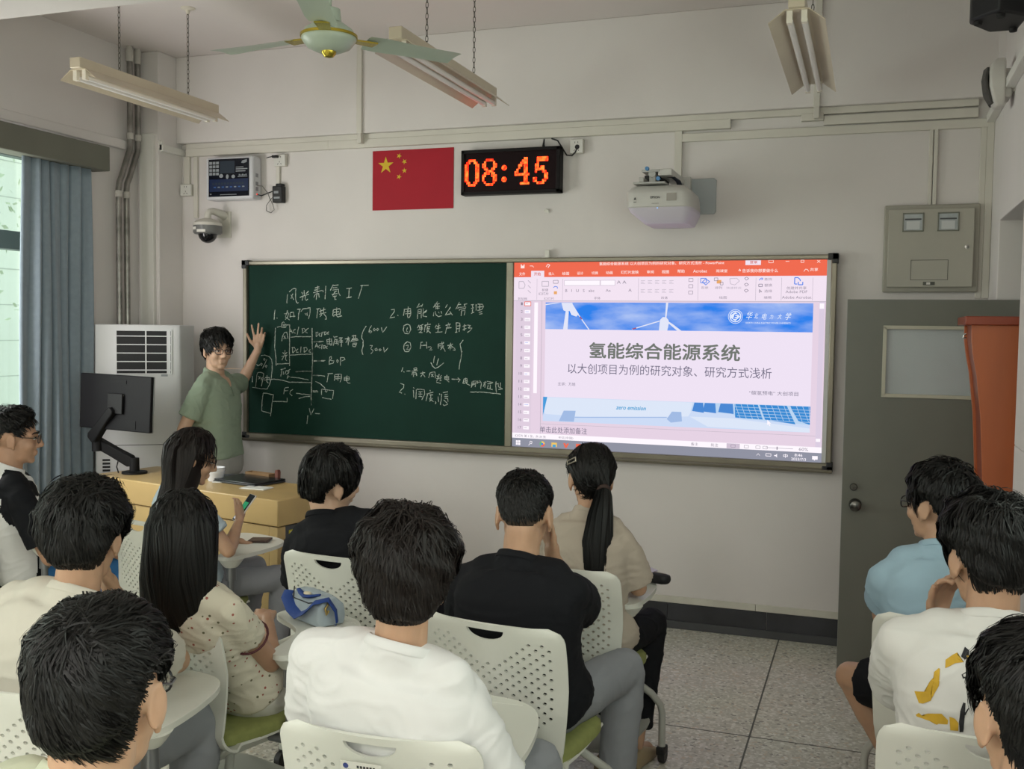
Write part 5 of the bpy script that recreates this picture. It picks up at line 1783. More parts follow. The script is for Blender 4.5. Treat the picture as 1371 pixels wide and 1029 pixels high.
def add_tablet(t):
    g = MB()
    g.tube([(0.15, 0.05, 0.395), (0.215, 0.055, 0.40), (0.232, 0.06, 0.43), (0.232, 0.06, 0.60)], 0.016, n=12)
    g.cone((0.232, 0.06, 0.58), (0.232, 0.06, 0.66), 0.024, 0.022, 18)
    p = g.build('tablet_post', M_post, t, smooth=45)
    g = MB()
    g.lathe([(0.0, 0.64), (0.03, 0.642), (0.045, 0.66), (0.06, 0.682), (0.0, 0.683)], (0.232, 0.06, 0), n=24)
    g.build('tablet_hub', M_shell, p, smooth=45)
    out = [(-0.12, 0.30), (-0.14, 0.36), (-0.12, 0.43), (-0.05, 0.46), (0.10, 0.46), (0.20, 0.43), (0.25, 0.36), (0.275, 0.24), (0.285, 0.10), (0.275, 0.02), (0.25, -0.01), (0.20, 0.0), (0.165, 0.07), (0.13, 0.17), (0.06, 0.25)]
    # smooth the outline
    o2 = np.array(out)
    for _ in range(2):
        o2 = np.concatenate([[0.75 * o2[i] + 0.25 * o2[(i + 1) % len(o2)], 0.25 * o2[i] + 0.75 * o2[(i + 1) % len(o2)]] for i in range(len(o2))])
    g = MB()
    g.prism([tuple(q) for q in o2], 2, 0.682, 0.70)
    g.box(0.05, 0.405, 0.699, 0.19, 0.415, 0.7008)
    g.build('writing_tablet', M_shell, t, bevel=0.005)


def copy_thing(o, label, loc, rz, group=None):
    c = o.copy()
    COL.objects.link(c)
    for ch in list(o.children):
        d = ch.copy()
        COL.objects.link(d)
        d.parent = c
        for gch in list(ch.children):
            e_ = gch.copy()
            COL.objects.link(e_)
            e_.parent = d
    c.location = loc
    c.rotation_euler = (0, 0, rz)
    c['label'] = label
    if group:
        c['group'] = group
    return c


CH_GROUP = 'white perforated tablet-arm chairs'
base_chair = make_chair()
base_chair['group'] = CH_GROUP
tab_chair = copy_thing(base_chair, 'white chair with a barcode sticker, seat of the man in the plain white shirt', (3.0, -3.74, 0), math.radians(3), CH_GROUP)
add_tablet(tab_chair)
SEATS = [
    ('white chair of the man in the black and white shirt by the curtain', (0.06, -2.02), -38, 1),
    ('white chair behind the woman in pale blue at the teaching desk', (1.0, -1.98), -14, 1),
    ('white chair of the woman in the floral top, its writing tablet carrying the blue handbag', (2.0, -3.08), -16, 1),
    ('white chair of the man in black with tilted head, behind the blue handbag', (2.10, -2.27), -5, 1),
    ('white chair of the bent-forward man in black, in front of the ponytail', (2.98, -2.87), -7, 0),
    ('white chair of the woman with the ponytail', (2.97, -2.11), -8, 2),
    ('white chair of the man in the cream shirt at the left edge', (2.0, -3.83), 2, 1),
    ('white chair of the man in the light blue shirt by the door', (4.275, -2.31), 0, 0),
    ('white chair of the man with the yellow print, in front of the lower right head', (4.275, -3.27), 2, 0),
]
for i, (lab, (x, y), a, tabl) in enumerate(SEATS):
    c_ = copy_thing(tab_chair if tabl else base_chair, lab, (x, y, 0), math.radians(a), CH_GROUP)
    if tabl == 2:      # this one's tablet is swung further in
        for ch in c_.children:
            if ch.name.startswith(('writing_tablet', 'tablet_post')):
                ch.location = (-0.075, 0.0, 0.0)
for ch in tab_chair.children:
    if ch.name.startswith(('writing_tablet', 'tablet_post')):
        ch.location = (-0.055, 0.05, 0.0)
base_chair.location = (2.86, -4.80, 0)
base_chair['label'] = 'white chair of the nearest man on the left, cut off by the picture edge'
copy_thing(base_chair, 'white chair of the man at the lower right corner, cut off by the picture edge', (4.28, -4.30, 0), 0, CH_GROUP)

# barcode sticker on the nearest chair
g = MB()
yb_ = -0.302
RS = np.array(Matrix.Rotation(0.16, 4, 'X'))
MS = np.eye(4)
MS[:3, :3] = RS[:3, :3]
MS[:3, 3] = (-0.013, -0.2925, 0.806)
g.box(-0.05, -0.0012, -0.017, 0.045, 0.0, 0.021, M=MS)
for k in range(22):
    w = 0.0009 + 0.0016 * ((k * 7) % 3)
    x = -0.036 + k * 0.0034
    g.box(x, -0.0016, -0.011, x + w, -0.001, 0.0035, 1, M=MS)
for k in range(6):
    g.box(-0.012 + k * 0.0075, -0.0016, 0.008, -0.007 + k * 0.0075, -0.001, 0.014, 1, M=MS)
c = np.array([(-0.038 + 0.0065 * math.cos(a), -0.0016, 0.011 + 0.0065 * math.sin(a)) for a in np.arange(14) * PI / 7]) @ MS[:3, :3].T + MS[:3, 3]
g.add(c, [tuple(range(14))], 2)
o = g.build('barcode_sticker', [mat('label_white', 'dedcd4', 0.5), mat('print_charcoal', '35363a', 0.5), mat('logo_blue', '3a4684', 0.5)], tab_chair)
for q in o.data.vertices:
    pass

# ------------------------------------------------------------------ things on the writing tablets
t = thing('handbag', 'grey-blue handbag with a blue strap on a white writing tablet', 'handbag', (2.145, -2.76, 0.702), math.radians(-28))
ORG[t.name] = (0, 0, 0)
g = MB()
R = []
for x, k in ((-0.105, 0.82), (-0.10, 0.95), (-0.05, 1.0), (0.05, 1.0), (0.10, 0.95), (0.105, 0.82)):
    R.append(np.array([(x, -0.055 * k, 0.002), (x, -0.062 * k, 0.03), (x, -0.055 * k, 0.075 * k), (x, -0.02 * k, 0.105 * k), (x, 0.02 * k, 0.105 * k), (x, 0.055 * k, 0.075 * k), (x, 0.062 * k, 0.03), (x, 0.055 * k, 0.002)]))
g.loft(R)
M_bag = mat('bag_grey', 'a9b5bd', 0.7, var=0.05, vscale=20, bump=0.15, bscale=40)
M_bagb = mat('bag_blue', '1d3f86', 0.7, var=0.06, vscale=30)
g.build('bag_body', M_bag, t, bevel=0.008, seg=3)
g = MB()
g.tube([(-0.102, -0.05, 0.095), (-0.09, -0.068, 0.08), (-0.05, -0.072, 0.045), (0.0, -0.074, 0.03), (0.05, -0.072, 0.055), (0.085, -0.06, 0.09), (0.112, -0.02, 0.10), (0.128, 0.0, 0.06), (0.13, 0.005, 0.02)], [0.02, 0.021, 0.021, 0.021, 0.021, 0.021, 0.019, 0.018, 0.018], n=10, flat=0.22)
g.build('strap', M_bagb, t, smooth=50)
g = MB()
g.tube([(-0.07, -0.03, 0.104), (-0.03, -0.042, 0.098), (0.0, -0.046, 0.094), (0.03, -0.042, 0.098), (0.06, -0.02, 0.106)], [0.008, 0.012, 0.013, 0.012, 0.008], n=8, flat=0.5)
g.build('blue_trim', M_bagb, t, smooth=50)
g = MB()
g.ell((0.0, -0.036, 0.103), (0.018, 0.013, 0.006))
g.build('badge', mat('badge_cream', 'd9cdb2', 0.5), t, smooth=60)
g = MB()
g.tube([(-0.10, -0.03, 0.108), (-0.05, -0.063, 0.082), (0.05, -0.063, 0.082), (0.10, -0.03, 0.09)], 0.0022)
g.build('zip_piping', mat('cable_black', '141416', 0.5), t)
for x in (-0.112, 0.112):
    g = MB()
    g.tube([(x, -0.02, 0.085), (x * 1.04, -0.035, 0.07), (x * 1.05, -0.03, 0.05), (x * 1.02, -0.02, 0.06)], 0.0045)
    g.build('clasp', mat('clasp_gold', 'c0a566', 0.3, 0.9), t, smooth=50)
t = thing('phone_case', 'dark blue bag tag hanging over the edge of the tablet below the handbag', 'bag tag', (2.25, -2.80, 0.63))
ORG[t.name] = (0, 0, 0)
g = MB()
g.loft([g.ring((0.0, 0, 0.0), (1, 0, 0), (0, 1, 0), 0.018, 0.006, 16, 3), g.ring((0.0, 0, 0.03), (1, 0, 0), (0, 1, 0), 0.022, 0.008, 16, 3), g.ring((0, 0, 0.055), (1, 0, 0), (0, 1, 0), 0.012, 0.005, 16, 3)])
g.tube([(0, 0, 0.05), (-0.01, 0.012, 0.075), (-0.02, 0.02, 0.085)], 0.003)
g.build('tag_body', M_bagb, t, smooth=50)
t.name = 'bag_tag'
t = thing('notebook', 'dark brown notebook on the writing tablet beside the teaching desk', 'notebook', (1.20, -1.68, 0.702), 0.3)
ORG[t.name] = (0, 0, 0)
g = MB()
g.box(-0.05, -0.045, 0, 0.05, 0.045, 0.010)
g.build('cover', mat('notebook_brown', '4a3630', 0.5), t, bevel=0.003)
t = thing('pen', 'dark pen lying on the writing tablet beside the man in white', 'pen', (2.985, -3.40, 0.706), 2.1)
ORG[t.name] = (0, 0, 0)
g = MB()
g.tube([(-0.08, 0, 0), (-0.075, 0, 0), (0.06, 0, 0), (0.07, 0, 0), (0.078, 0, 0)], [0.003, 0.005, 0.005, 0.003, 0.001], n=10)
g.build('barrel', mat('pen_dark', '22222c', 0.3), t, smooth=50)
g = MB()
g.box(-0.078, -0.0012, 0.005, -0.03, 0.0012, 0.0075)
g.build('clip', mat('screw_steel', 'c9c9c6', 0.25, 0.9), t)
t = thing('pencil_case', 'black rounded pencil case on the tablet right of the ponytail woman', 'pencil case', (3.15, -1.75, 0.703), -0.35)
ORG[t.name] = (0, 0, 0)
g = MB()
g.loft([g.ring((x, 0, 0.022), (0, 1, 0), (0, 0, 1), 0.03 * k, 0.022 * k, 16, 2.6) for x, k in ((-0.10, 0.5), (-0.095, 0.85), (-0.08, 1), (0.07, 1), (0.09, 0.85), (0.097, 0.5))])
g.build('case_body', mat('case_black', '17181c', 0.6, bump=0.2, bscale=80), t, smooth=50)
g = MB()
g.tube([(-0.08, 0, 0.0445), (0.08, 0, 0.0445)], 0.002)
g.build('zip', mat('screw_steel', 'c9c9c6', 0.25, 0.9), t)
t = thing('folded_paper', 'pale violet folded paper lying on the black pencil case', 'paper', (3.125, -1.74, 0.747), -0.5)
ORG[t.name] = (0, 0, 0)
g = MB()
g.prism([(-0.06, 0.0), (0.05, -0.002), (0.052, 0.004), (0.0, 0.012), (-0.06, 0.006)], 1, -0.03, 0.03)
g.build('sheets', mat('paper_violet', 'c8c0d4', 0.7), t)
# ================================================================== PEOPLE
A = np.array

def rot(yaw=0, pitch=0, roll=0):
    """yaw about z (0 = facing +y), pitch forward nod, roll to the right, degrees"""
    return np.array(Matrix.Rotation(math.radians(yaw), 3, 'Z') @ Matrix.Rotation(math.radians(-pitch), 3, 'X') @ Matrix.Rotation(math.radians(roll), 3, 'Y'))


C0 = np.array([0, -0.012, 0.03])
SK = np.array([0.076, 0.096, 0.090])


def skull_r(d):
    """radius of the scalp from C0 in the directions d (n,3), head frame"""
    r = 1.0 / np.sqrt(((d / SK) ** 2).sum(1))
    low = np.clip(-d[:, 2] - 0.25, 0, 1)
    back = np.clip(-d[:, 1] + 0.2, 0, 1)
    return r * (1 + 0.42 * low * back)


def head_prims(g, R, O, s, ear=True):
    def T(p):
        return O + R @ (np.asarray(p, float) * s)

    def E(c, r):
        g.ell(T(c), np.array(r) * s, 20, 12, R)

    def Cc(a, b, r0, r1):
        g.capsule(T(a), T(b), r0 * s, r1 * s, 12, 3)
    E(C0, SK)
    E((0, 0.03, -0.025), (0.063, 0.060, 0.085))
    E((0, 0.03, -0.075), (0.052, 0.052, 0.038))
    E((0, 0.066, -0.098), (0.024, 0.018, 0.016))
    for q in (-1, 1):
        E((q * 0.036, 0.060, -0.030), (0.026, 0.026, 0.026))
        Cc((q * 0.012, 0.084, 0.020), (q * 0.046, 0.070, 0.018), 0.011, 0.010)
        E((q * 0.011, 0.096, -0.036), (0.009, 0.010, 0.008))
        if ear:
            cx = q * 0.079
            R2 = R @ np.array(Matrix.Rotation(q * -0.35, 3, 'Z'))
            g.ell(T((cx, -0.004, -0.010)), np.array((0.0075, 0.019, 0.032)) * s, 14, 8, R2)
            P = []
            for k in range(9):
                a = -2.2 + k * 4.2 / 8
                loc_ = np.array([q * 0.004, -0.017 * math.cos(a * 0.75 + 0.3) - 0.002, 0.031 * math.sin(a * 0.72 + 0.45)])
                P.append(T((cx, -0.004, -0.010)) + R2 @ (loc_ * s))
            g.tube(P, [0.0048 * s] * 9, n=8)
            E((cx - q * 0.002, 0.004, -0.040), (0.006, 0.008, 0.009))
    Cc((0, 0.090, 0.012), (0, 0.108, -0.028), 0.0075, 0.0125)
    Cc((-0.015, 0.088, -0.060), (0.015, 0.088, -0.060), 0.0065, 0.0065)
    Cc((-0.012, 0.086, -0.070), (0.012, 0.086, -0.070), 0.0075, 0.0075)


def hand(g, wrist, fwd, up, side, s, curl=0.35, spread=0.10, thumb=0.6, fan=None):
    """palm + five separate fingers. fwd: along the fingers, up: back of the hand, side: +1 thumb towards fwd x up"""
    f_, u_ = unit(fwd), np.asarray(up, float)
    u_ = unit(u_ - f_ * (u_ @ f_))
    r_ = np.cross(f_, u_) * side
    W = np.asarray(wrist, float)
    g.capsule(W - f_ * 0.01 * s, W + f_ * 0.03 * s, 0.026 * s, 0.024 * s, 12, 3)
    lens = ((0.040, 0.024, 0.019), (0.045, 0.028, 0.020), (0.041, 0.026, 0.019), (0.032, 0.020, 0.017))
    for k in range(4):
        o = (1.5 - k) * 0.0195
        base = W + f_ * (0.083 - 0.004 * abs(k - 1)) * s + r_ * o * s
        g.capsule(W + f_ * 0.02 * s + r_ * o * 0.55 * s, base, 0.014 * s, 0.0115 * s, 10, 3)
        a = (fan[k] if fan else (1.5 - k) * spread)
        d = f_ * math.cos(a) + r_ * math.sin(a)
        p = base
        cur = 0.0
        for j, L in enumerate(lens[k]):
            cur += (curl[k] if hasattr(curl, '__len__') else curl) * (0.8 if j == 0 else 1.0)
            dd = d * math.cos(cur) - u_ * math.sin(cur)
            q = p + dd * L * s
            r0 = (0.0092, 0.0085, 0.0078)[j] * s
            g.capsule(p, q, r0, r0 * 0.93, 10, 3)
            p = q
    tb = W + f_ * 0.026 * s + r_ * 0.020 * s
    d1 = unit(f_ * math.cos(thumb) + r_ * math.sin(thumb) - u_ * 0.25)
    d2 = unit(f_ * math.cos(thumb * 0.55) + r_ * math.sin(thumb * 0.55) - u_ * 0.3)
    m = tb + d1 * 0.042 * s
    g.capsule(tb, m, 0.015 * s, 0.0115 * s, 10, 3)
    g.capsule(m, m + d2 * 0.03 * s, 0.0105 * s, 0.0095 * s, 10, 3)
    g.capsule(m + d2 * 0.03 * s, m + d2 * 0.055 * s, 0.0095 * s, 0.0082 * s, 10, 3)


def organic(g, name, m, parent, voxel, smooth_it=4, wrinkle=0.0, wfreq=9.0, seed=0.0, org=None):
    """union of the overlapping solids as one continuous skin"""
    o = g.build(name, m, parent, org=org)
    r = o.modifiers.new('r', 'REMESH')
    r.mode = 'VOXEL'
    r.voxel_size = voxel
    r.use_smooth_shade = True
    if smooth_it:
        q = o.modifiers.new('q', 'SMOOTH')
        q.factor = 0.5
        q.iterations = smooth_it
    bake(o)
    me = o.data
    if wrinkle:
        n = len(me.vertices)
        V = np.empty(n * 3)
        N = np.empty(n * 3)
        me.vertices.foreach_get('co', V)
        me.vertices.foreach_get('normal', N)
        V = V.reshape(-1, 3)
        N = N.reshape(-1, 3)
        D = np.empty(n)
        for i in range(n):
            x, y, z = V[i] * wfreq
            w1 = mnoise.noise(Vector((x * 0.5 + seed, y * 0.5, z * 0.8)))
            w2 = mnoise.noise(Vector((x * 1.0 + 3 * w1 + seed, y * 1.0 + 7, z * 2.2 + 2.5 * w1)))
            rid = 1 - 2 * abs(w2)
            D[i] = wrinkle * (0.55 * w1 + 0.6 * max(0.0, rid) ** 3 - 0.25)
        V = V + N * D[:, None]
        me.vertices.foreach_set('co', V.ravel())
        me.update()
    me.polygons.foreach_set('use_smooth', [True] * len(me.polygons))
    if not me.materials:
        me.materials.append(m)
    return o


# ------------------------------------------------------------------ hair
HL = {
    'short': [(0, 34), (40, 26), (62, 10), (74, -8), (82, 6), (95, 12), (112, 2), (124, -26), (150, -42), (180, -44)],
    'mop': [(0, 12), (40, 8), (62, -4), (74, -22), (82, -8), (98, 0), (112, -18), (126, -38), (150, -50), (180, -52)],
    'fringe': [(0, 27), (30, 23), (48, 6), (64, -6), (76, -22), (84, -10), (98, -6), (112, -18), (126, -38), (150, -50), (180, -52)],
    'bob': [(0, 8), (40, 2), (62, -14), (74, -32), (84, -12), (100, -8), (112, -34), (126, -48), (150, -56), (180, -58)],
    'fade': [(0, 36), (40, 28), (62, 12), (74, -8), (84, 2), (98, 4), (112, 0), (126, -14), (150, -30), (180, -34)],
    'clip': [(0, 40), (40, 32), (62, 6), (74, -14), (84, 4), (98, 8), (112, -10), (126, -30), (150, -44), (180, -46)],
    'long': [(0, 36), (30, 28), (58, 2), (72, -20), (90, -30), (110, -40), (130, -50), (180, -58)],
    'tied': [(0, 36), (40, 26), (62, 4), (74, -14), (84, -4), (98, 2), (112, -8), (126, -30), (150, -44), (180, -44)],
}


def hairline(style, d):
    az = np.degrees(np.arctan2(np.abs(d[:, 0]), d[:, 1]))
    t = np.array(HL[style], float)
    return np.interp(az, t[:, 0], t[:, 1])


def thick(d, style, T, Ts, seedv):
    el = np.degrees(np.arcsin(np.clip(d[:, 2], -1, 1)))
    m = el - hairline(style, d)
    w = np.clip((el + 12) / 60, 0, 1)
    w = w * w * (3 - 2 * w)
    th = Ts * (1 - w) + T * w
    k = np.clip(m / 13 + 0.12, 0, 1)
    lump = 0.16 * np.sin(d[:, 0] * 9 + seedv) * np.sin(d[:, 1] * 8 + 2 * seedv) + 0.10 * np.sin(d[:, 2] * 15 + d[:, 0] * 7 + seedv)
    return np.where(m > -2, th * np.sqrt(k) * (1 + lump), -0.02), m


def hair(parent, R, O, s, style='short', T=0.02, Ts=0.012, whorl=(0.15, -0.55, 0.8), swirl=0.5, N=2200, L=0.05, w=0.0022, mats=None, seedv=1.0, grav=0.25, lift=0.35, org=None, extra=None, part=0.0):
    g = MB()
    # cap
    nu, nv = 72, 44
    D = []
    for j in range(nv + 1):
        a = -PI / 2 + 0.02 + (PI - 0.04) * j / nv
        for i in range(nu):
            t = i * 2 * PI / nu
            D.append((math.cos(a) * math.sin(t), math.cos(a) * math.cos(t), math.sin(a)))
    D = np.array(D)
    th, m = thick(D, style, T * 0.80, Ts * 0.80, seedv)
    P = C0 + D * (skull_r(D) + th)[:, None]
    P = O + (P * s) @ R.T
    F = [(j * nu + i, j * nu + (i + 1) % nu, (j + 1) * nu + (i + 1) % nu, (j + 1) * nu + i) for j in range(nv) for i in range(nu)]
    F += [tuple(range(nu - 1, -1, -1)), tuple(nv * nu + i for i in range(nu))]
    g.add(P, F)
    # locks
    if N:
        rs = np.random.default_rng(int(seedv * 1000))
        X = unit_rows(rs.normal(0, 1, (N * 4, 3)))
        el = np.degrees(np.arcsin(X[:, 2]))
        X = X[(el - hairline(style, X)) > 1][:N]
        n = len(X)
        wd = unit(whorl)
        K = 6
        Ls = L * (0.55 + 0.75 * rs.random(n))
        lay = 0.78 + 0.34 * rs.random(n)
        wild = rs.random(n) < 0.08
        lay = np.where(wild, lay + 0.25 * rs.random(n), lay)
        p = C0 + X * (skull_r(X) + np.maximum(thick(X, style, T, Ts, seedv)[0], 0.002) * 0.55)[:, None]
        tv = X - wd
        if part:
            tv = np.stack([np.sign(X[:, 0] - 0.02) * part, X[:, 1] * 0.2, -0.2 + 0 * X[:, 2]], 1) + 0.35 * tv
        tv = tv + swirl * np.cross(np.broadcast_to(wd, X.shape), X) + rs.normal(0, 0.16, X.shape)
        clump = np.stack([np.sin(X[:, 0] * 23 + seedv) * np.cos(X[:, 2] * 19), np.sin(X[:, 1] * 21), np.cos(X[:, 0] * 17 + X[:, 1] * 13)], 1)
        tv = tv + 0.28 * clump
        tv = tv - X * (tv * X).sum(1)[:, None]
        tv = unit_rows(tv)
        pts = [p]
        for k in range(K):
            x = unit_rows(p - C0)
            up = lift * (1 - k / K) * rs.random(n)
            t_ = tv - x * (tv * x).sum(1)[:, None]
            t_ = unit_rows(t_) + x * up[:, None]
            t_[:, 2] -= grav * (k + 1) / K
            t_ = unit_rows(t_)
            p = p + t_ * (Ls / K)[:, None]
            x = unit_rows(p - C0)
            r = np.linalg.norm(p - C0, axis=1)
            tk, mm = thick(x, style, T, Ts, seedv)
            # stay on or over the cap; past the hairline lie just off the skin
            rmin = skull_r(x) + np.where(mm > -2, np.maximum(tk, 0.002) * lay, 0.003)
            rmax = skull_r(x) + np.where(mm > -2, np.maximum(tk, 0.003) * (lay + 0.18) + 0.001, 0.02)
            r = np.clip(r, rmin, rmax)
            p = C0 + x * r[:, None]
            # hair is trimmed round the ears
            az = np.degrees(np.arctan2(np.abs(x[:, 0]), x[:, 1]))
            cut_ = (az > 74) & (az < 120) & (mm < -3)
            p = np.where(cut_[:, None], pts[-1], p)
            tv = unit_rows(tv * 0.7 + (p - pts[-1]) / (Ls / K)[:, None] * 0.3)
            pts.append(p)
        ribbons(g, [O + (q * s) @ R.T for q in pts], w * s * (0.6 + 0.8 * rs.random(n)), O + R @ (C0 * s), rs)
    if extra:
        extra(g)
    o = g.build('hair', mats, parent, smooth=180, org=org)
    return o


def unit_rows(a):
    return a / (np.linalg.norm(a, axis=1)[:, None] + 1e-9)


def ribbons(g, pts, w, center, rs, mi=0):
    pts = np.array(pts)            # (K+1, n, 3)
    K1, n = pts.shape[:2]
    tn = np.gradient(pts, axis=0)
    rad = pts - center
    side = np.cross(tn, rad)
    side /= np.linalg.norm(side, axis=2)[:, :, None] + 1e-9
    rn = rad / (np.linalg.norm(rad, axis=2)[:, :, None] + 1e-9)
    tw = (rs.random(n) - 0.5) * 1.1
    side = side * np.cos(tw)[None, :, None] + rn * np.sin(tw)[None, :, None]
    prof = np.interp(np.linspace(0, 1, K1), [0, 0.3, 0.75, 1], [0.7, 1.0, 0.8, 0.12])
    a = pts + side * (w[None, :] * prof[:, None])[:, :, None]
    b = pts - side * (w[None, :] * prof[:, None])[:, :, None]
    V = np.concatenate([a.transpose(1, 0, 2), b.transpose(1, 0, 2)], 1).reshape(-1, 3)
    F = []
    for i in range(n):
        o = i * 2 * K1
        for k in range(K1 - 1):
            F.append((o + k, o + k + 1, o + K1 + k + 1, o + K1 + k))
    g.add(V, F, mi)


def long_fall(rings, R, O, s, N, w, seedv, amin=-1.75, amax=1.75, crown=(0.0, -0.03, 0.125), fill=0.9, jit=0.08):
    """hair falling from the head: rings = [(world centre, half width, half depth, right, fwd)], angle 0 = back"""
    def f(g):
        rs = np.random.default_rng(int(seedv * 77))
        rr = []
        for c, a, b, x, y in rings:
            t = np.arange(24) * 2 * PI / 24
            rr.append(np.asarray(c) + np.outer(np.cos(t) * a * fill, x) + np.outer(np.sin(t) * b * fill, y))
        g.loft(rr)
        th = amin + (amax - amin) * rs.random(N)
        lay = 1 + jit * (rs.random(N) - 0.6) * 2
        c0, a0, b0, x0, y0 = rings[0]
        pts = []
        crn = O + R @ (np.array(crown) * s)
        first = np.asarray(c0) + (np.outer(np.sin(th) * a0 * lay, x0) - np.outer(np.cos(th) * b0 * lay, y0))
        apex = crn + rs.normal(0, 0.012, (N, 3))
        ctr = O + R @ (C0 * s)
        for q in (0.0, 0.35, 0.7):
            m_ = apex * (1 - q) + first * q
            x = m_ - ctr
            nr = np.linalg.norm(x, axis=1)
            dl = (x / nr[:, None]) @ R
            need = (skull_r(dl) + 0.020) * s * (0.98 + 0.05 * rs.random(N))
            pts.append(ctr + x / nr[:, None] * np.maximum(need, 0)[:, None])
        last = rs.random(N)
        for k, (c, a, b, x, y) in enumerate(rings):
            tw = th + 0.10 * np.sin(k * 1.3 + seedv + th * 5)
            pts.append(np.asarray(c) + np.outer(np.sin(tw) * a * lay, x) - np.outer(np.cos(tw) * b * lay, y))
        # uneven tips
        d = pts[-1] - pts[-2]
        pts[-1] = pts[-2] + d * (0.55 + 0.75 * last)[:, None]
        ribbons(g, pts, w * (0.6 + 0.8 * rs.random(N)), ctr, rs)
    return f


def strand_mat(name, base, rough=0.42, light=None):
    m = mat(name, base, rough, spec=0.35)
    m.node_tree.nodes['Principled BSDF'].inputs['Specular IOR Level'].default_value = 0.28
    return m


H_BLACK = strand_mat('hair_black', '0c0b0a', 0.48)
H_BROWN = strand_mat('hair_brown_black', '17110f', 0.5)
H_DARKBR = strand_mat('hair_dark_brown', '17100e', 0.52)
H_FADE = mat('hair_shaved', '4a3c30', 0.8, var=0.15, vscale=200)


def skin_mat(name, c):
    m = mat(name, c, 0.5, var=0.05, vscale=18, bump=0.03, bscale=180)
    b = m.node_tree.nodes['Principled BSDF']
    b.inputs['Subsurface Weight'].default_value = 0.12
    b.inputs['Subsurface Radius'].default_value = (0.012, 0.005, 0.003)
    return m


S_A = skin_mat('skin_light', 'c9a58c')
S_B = skin_mat('skin_tan', 'bd967a')
S_C = skin_mat('skin_warm', 'b28a70')


def cloth(name, c, **k):
    return mat(name, c, 0.85, bump=0.10, bscale=900, var=0.02, vscale=10, spec=0.2, **k)


def eyes(t, R, O, s, glasses=True, brows=True, gl_mat=None):
    def T(p):
        return O + R @ (np.asarray(p, float) * s)
    for q in (-1, 1):
        g = MB()
        g.ell(T((q * 0.031, 0.082, 0.002)), np.array((0.0135, 0.007, 0.0058)) * s, 16, 8, R)
        e = g.build('eye', mat('eye_white', 'd8d2ca', 0.3), t, smooth=60)
        g = MB()
        g.ell(T((q * 0.031, 0.0865, 0.002)), np.array((0.0056, 0.0035, 0.0056)) * s, 12, 8, R)
        g.build('iris', mat('iris_dark', '1c120c', 0.15), e, smooth=60)
        g = MB()
        g.tube([T((q * 0.018, 0.087, 0.003)), T((q * 0.026, 0.0905, 0.0085)), T((q * 0.036, 0.088, 0.0085)), T((q * 0.046, 0.080, 0.002))], 0.0016 * s, n=6)
        g.build('eyelid_line', H_BLACK, e)
        if brows:
            g = MB()
            g.tube([T((q * 0.014, 0.0945, 0.022)), T((q * 0.028, 0.093, 0.0285)), T((q * 0.042, 0.084, 0.028)), T((q * 0.052, 0.074, 0.022))], [0.002 * s, 0.004 * s, 0.0035 * s, 0.0015 * s], n=8)
            g.build('eyebrow', H_BLACK, t, smooth=60)
    if glasses:
        spectacles(t, R, O, s)


def spectacles(t, R, O, s, m=None):
    def T(p):
        return O + R @ (np.asarray(p, float) * s)
    m = m or mat('glasses_frame', '16151a', 0.3)
    g = MB()
    for q in (-1, 1):
        P = []
        for k in range(21):
            a = k * 2 * PI / 20
            ct, st = math.cos(a), math.sin(a)
            x = 0.024 * np.sign(ct) * abs(ct) ** 0.7
            z = 0.018 * np.sign(st) * abs(st) ** 0.7
            P.append(T((q * (0.033 + x), 0.104 - 0.35 * max(0, (0.033 + x) - 0.02) ** 1.0 * 0.35, z)))
        g.tube(P, 0.0021 * s, n=6)
        g.tube([T((q * 0.057, 0.098, 0.006)), T((q * 0.068, 0.085, 0.007)), T((q * 0.079, 0.04, 0.010)), T((q * 0.080, 0.008, 0.018)), T((q * 0.078, -0.012, 0.016))], 0.0020 * s, n=6)
    g.tube([T((-0.010, 0.104, 0.004)), T((0, 0.108, 0.006)), T((0.010, 0.104, 0.004))], 0.0021 * s, n=6)
    o = g.build('glasses', m, t, smooth=60)
    g = MB()
    for q in (-1, 1):
        P = []
        for k in range(20):
            a = k * 2 * PI / 20
            ct, st = math.cos(a), math.sin(a)
            P.append(T((q * (0.033 + 0.023 * np.sign(ct) * abs(ct) ** 0.7), 0.1005, 0.017 * np.sign(st) * abs(st) ** 0.7)))
        g.add(P, [tuple(range(20))])
    g.build('lens', glass('lens_glass', 'f4f6f8', 0.03, 0.10), o)


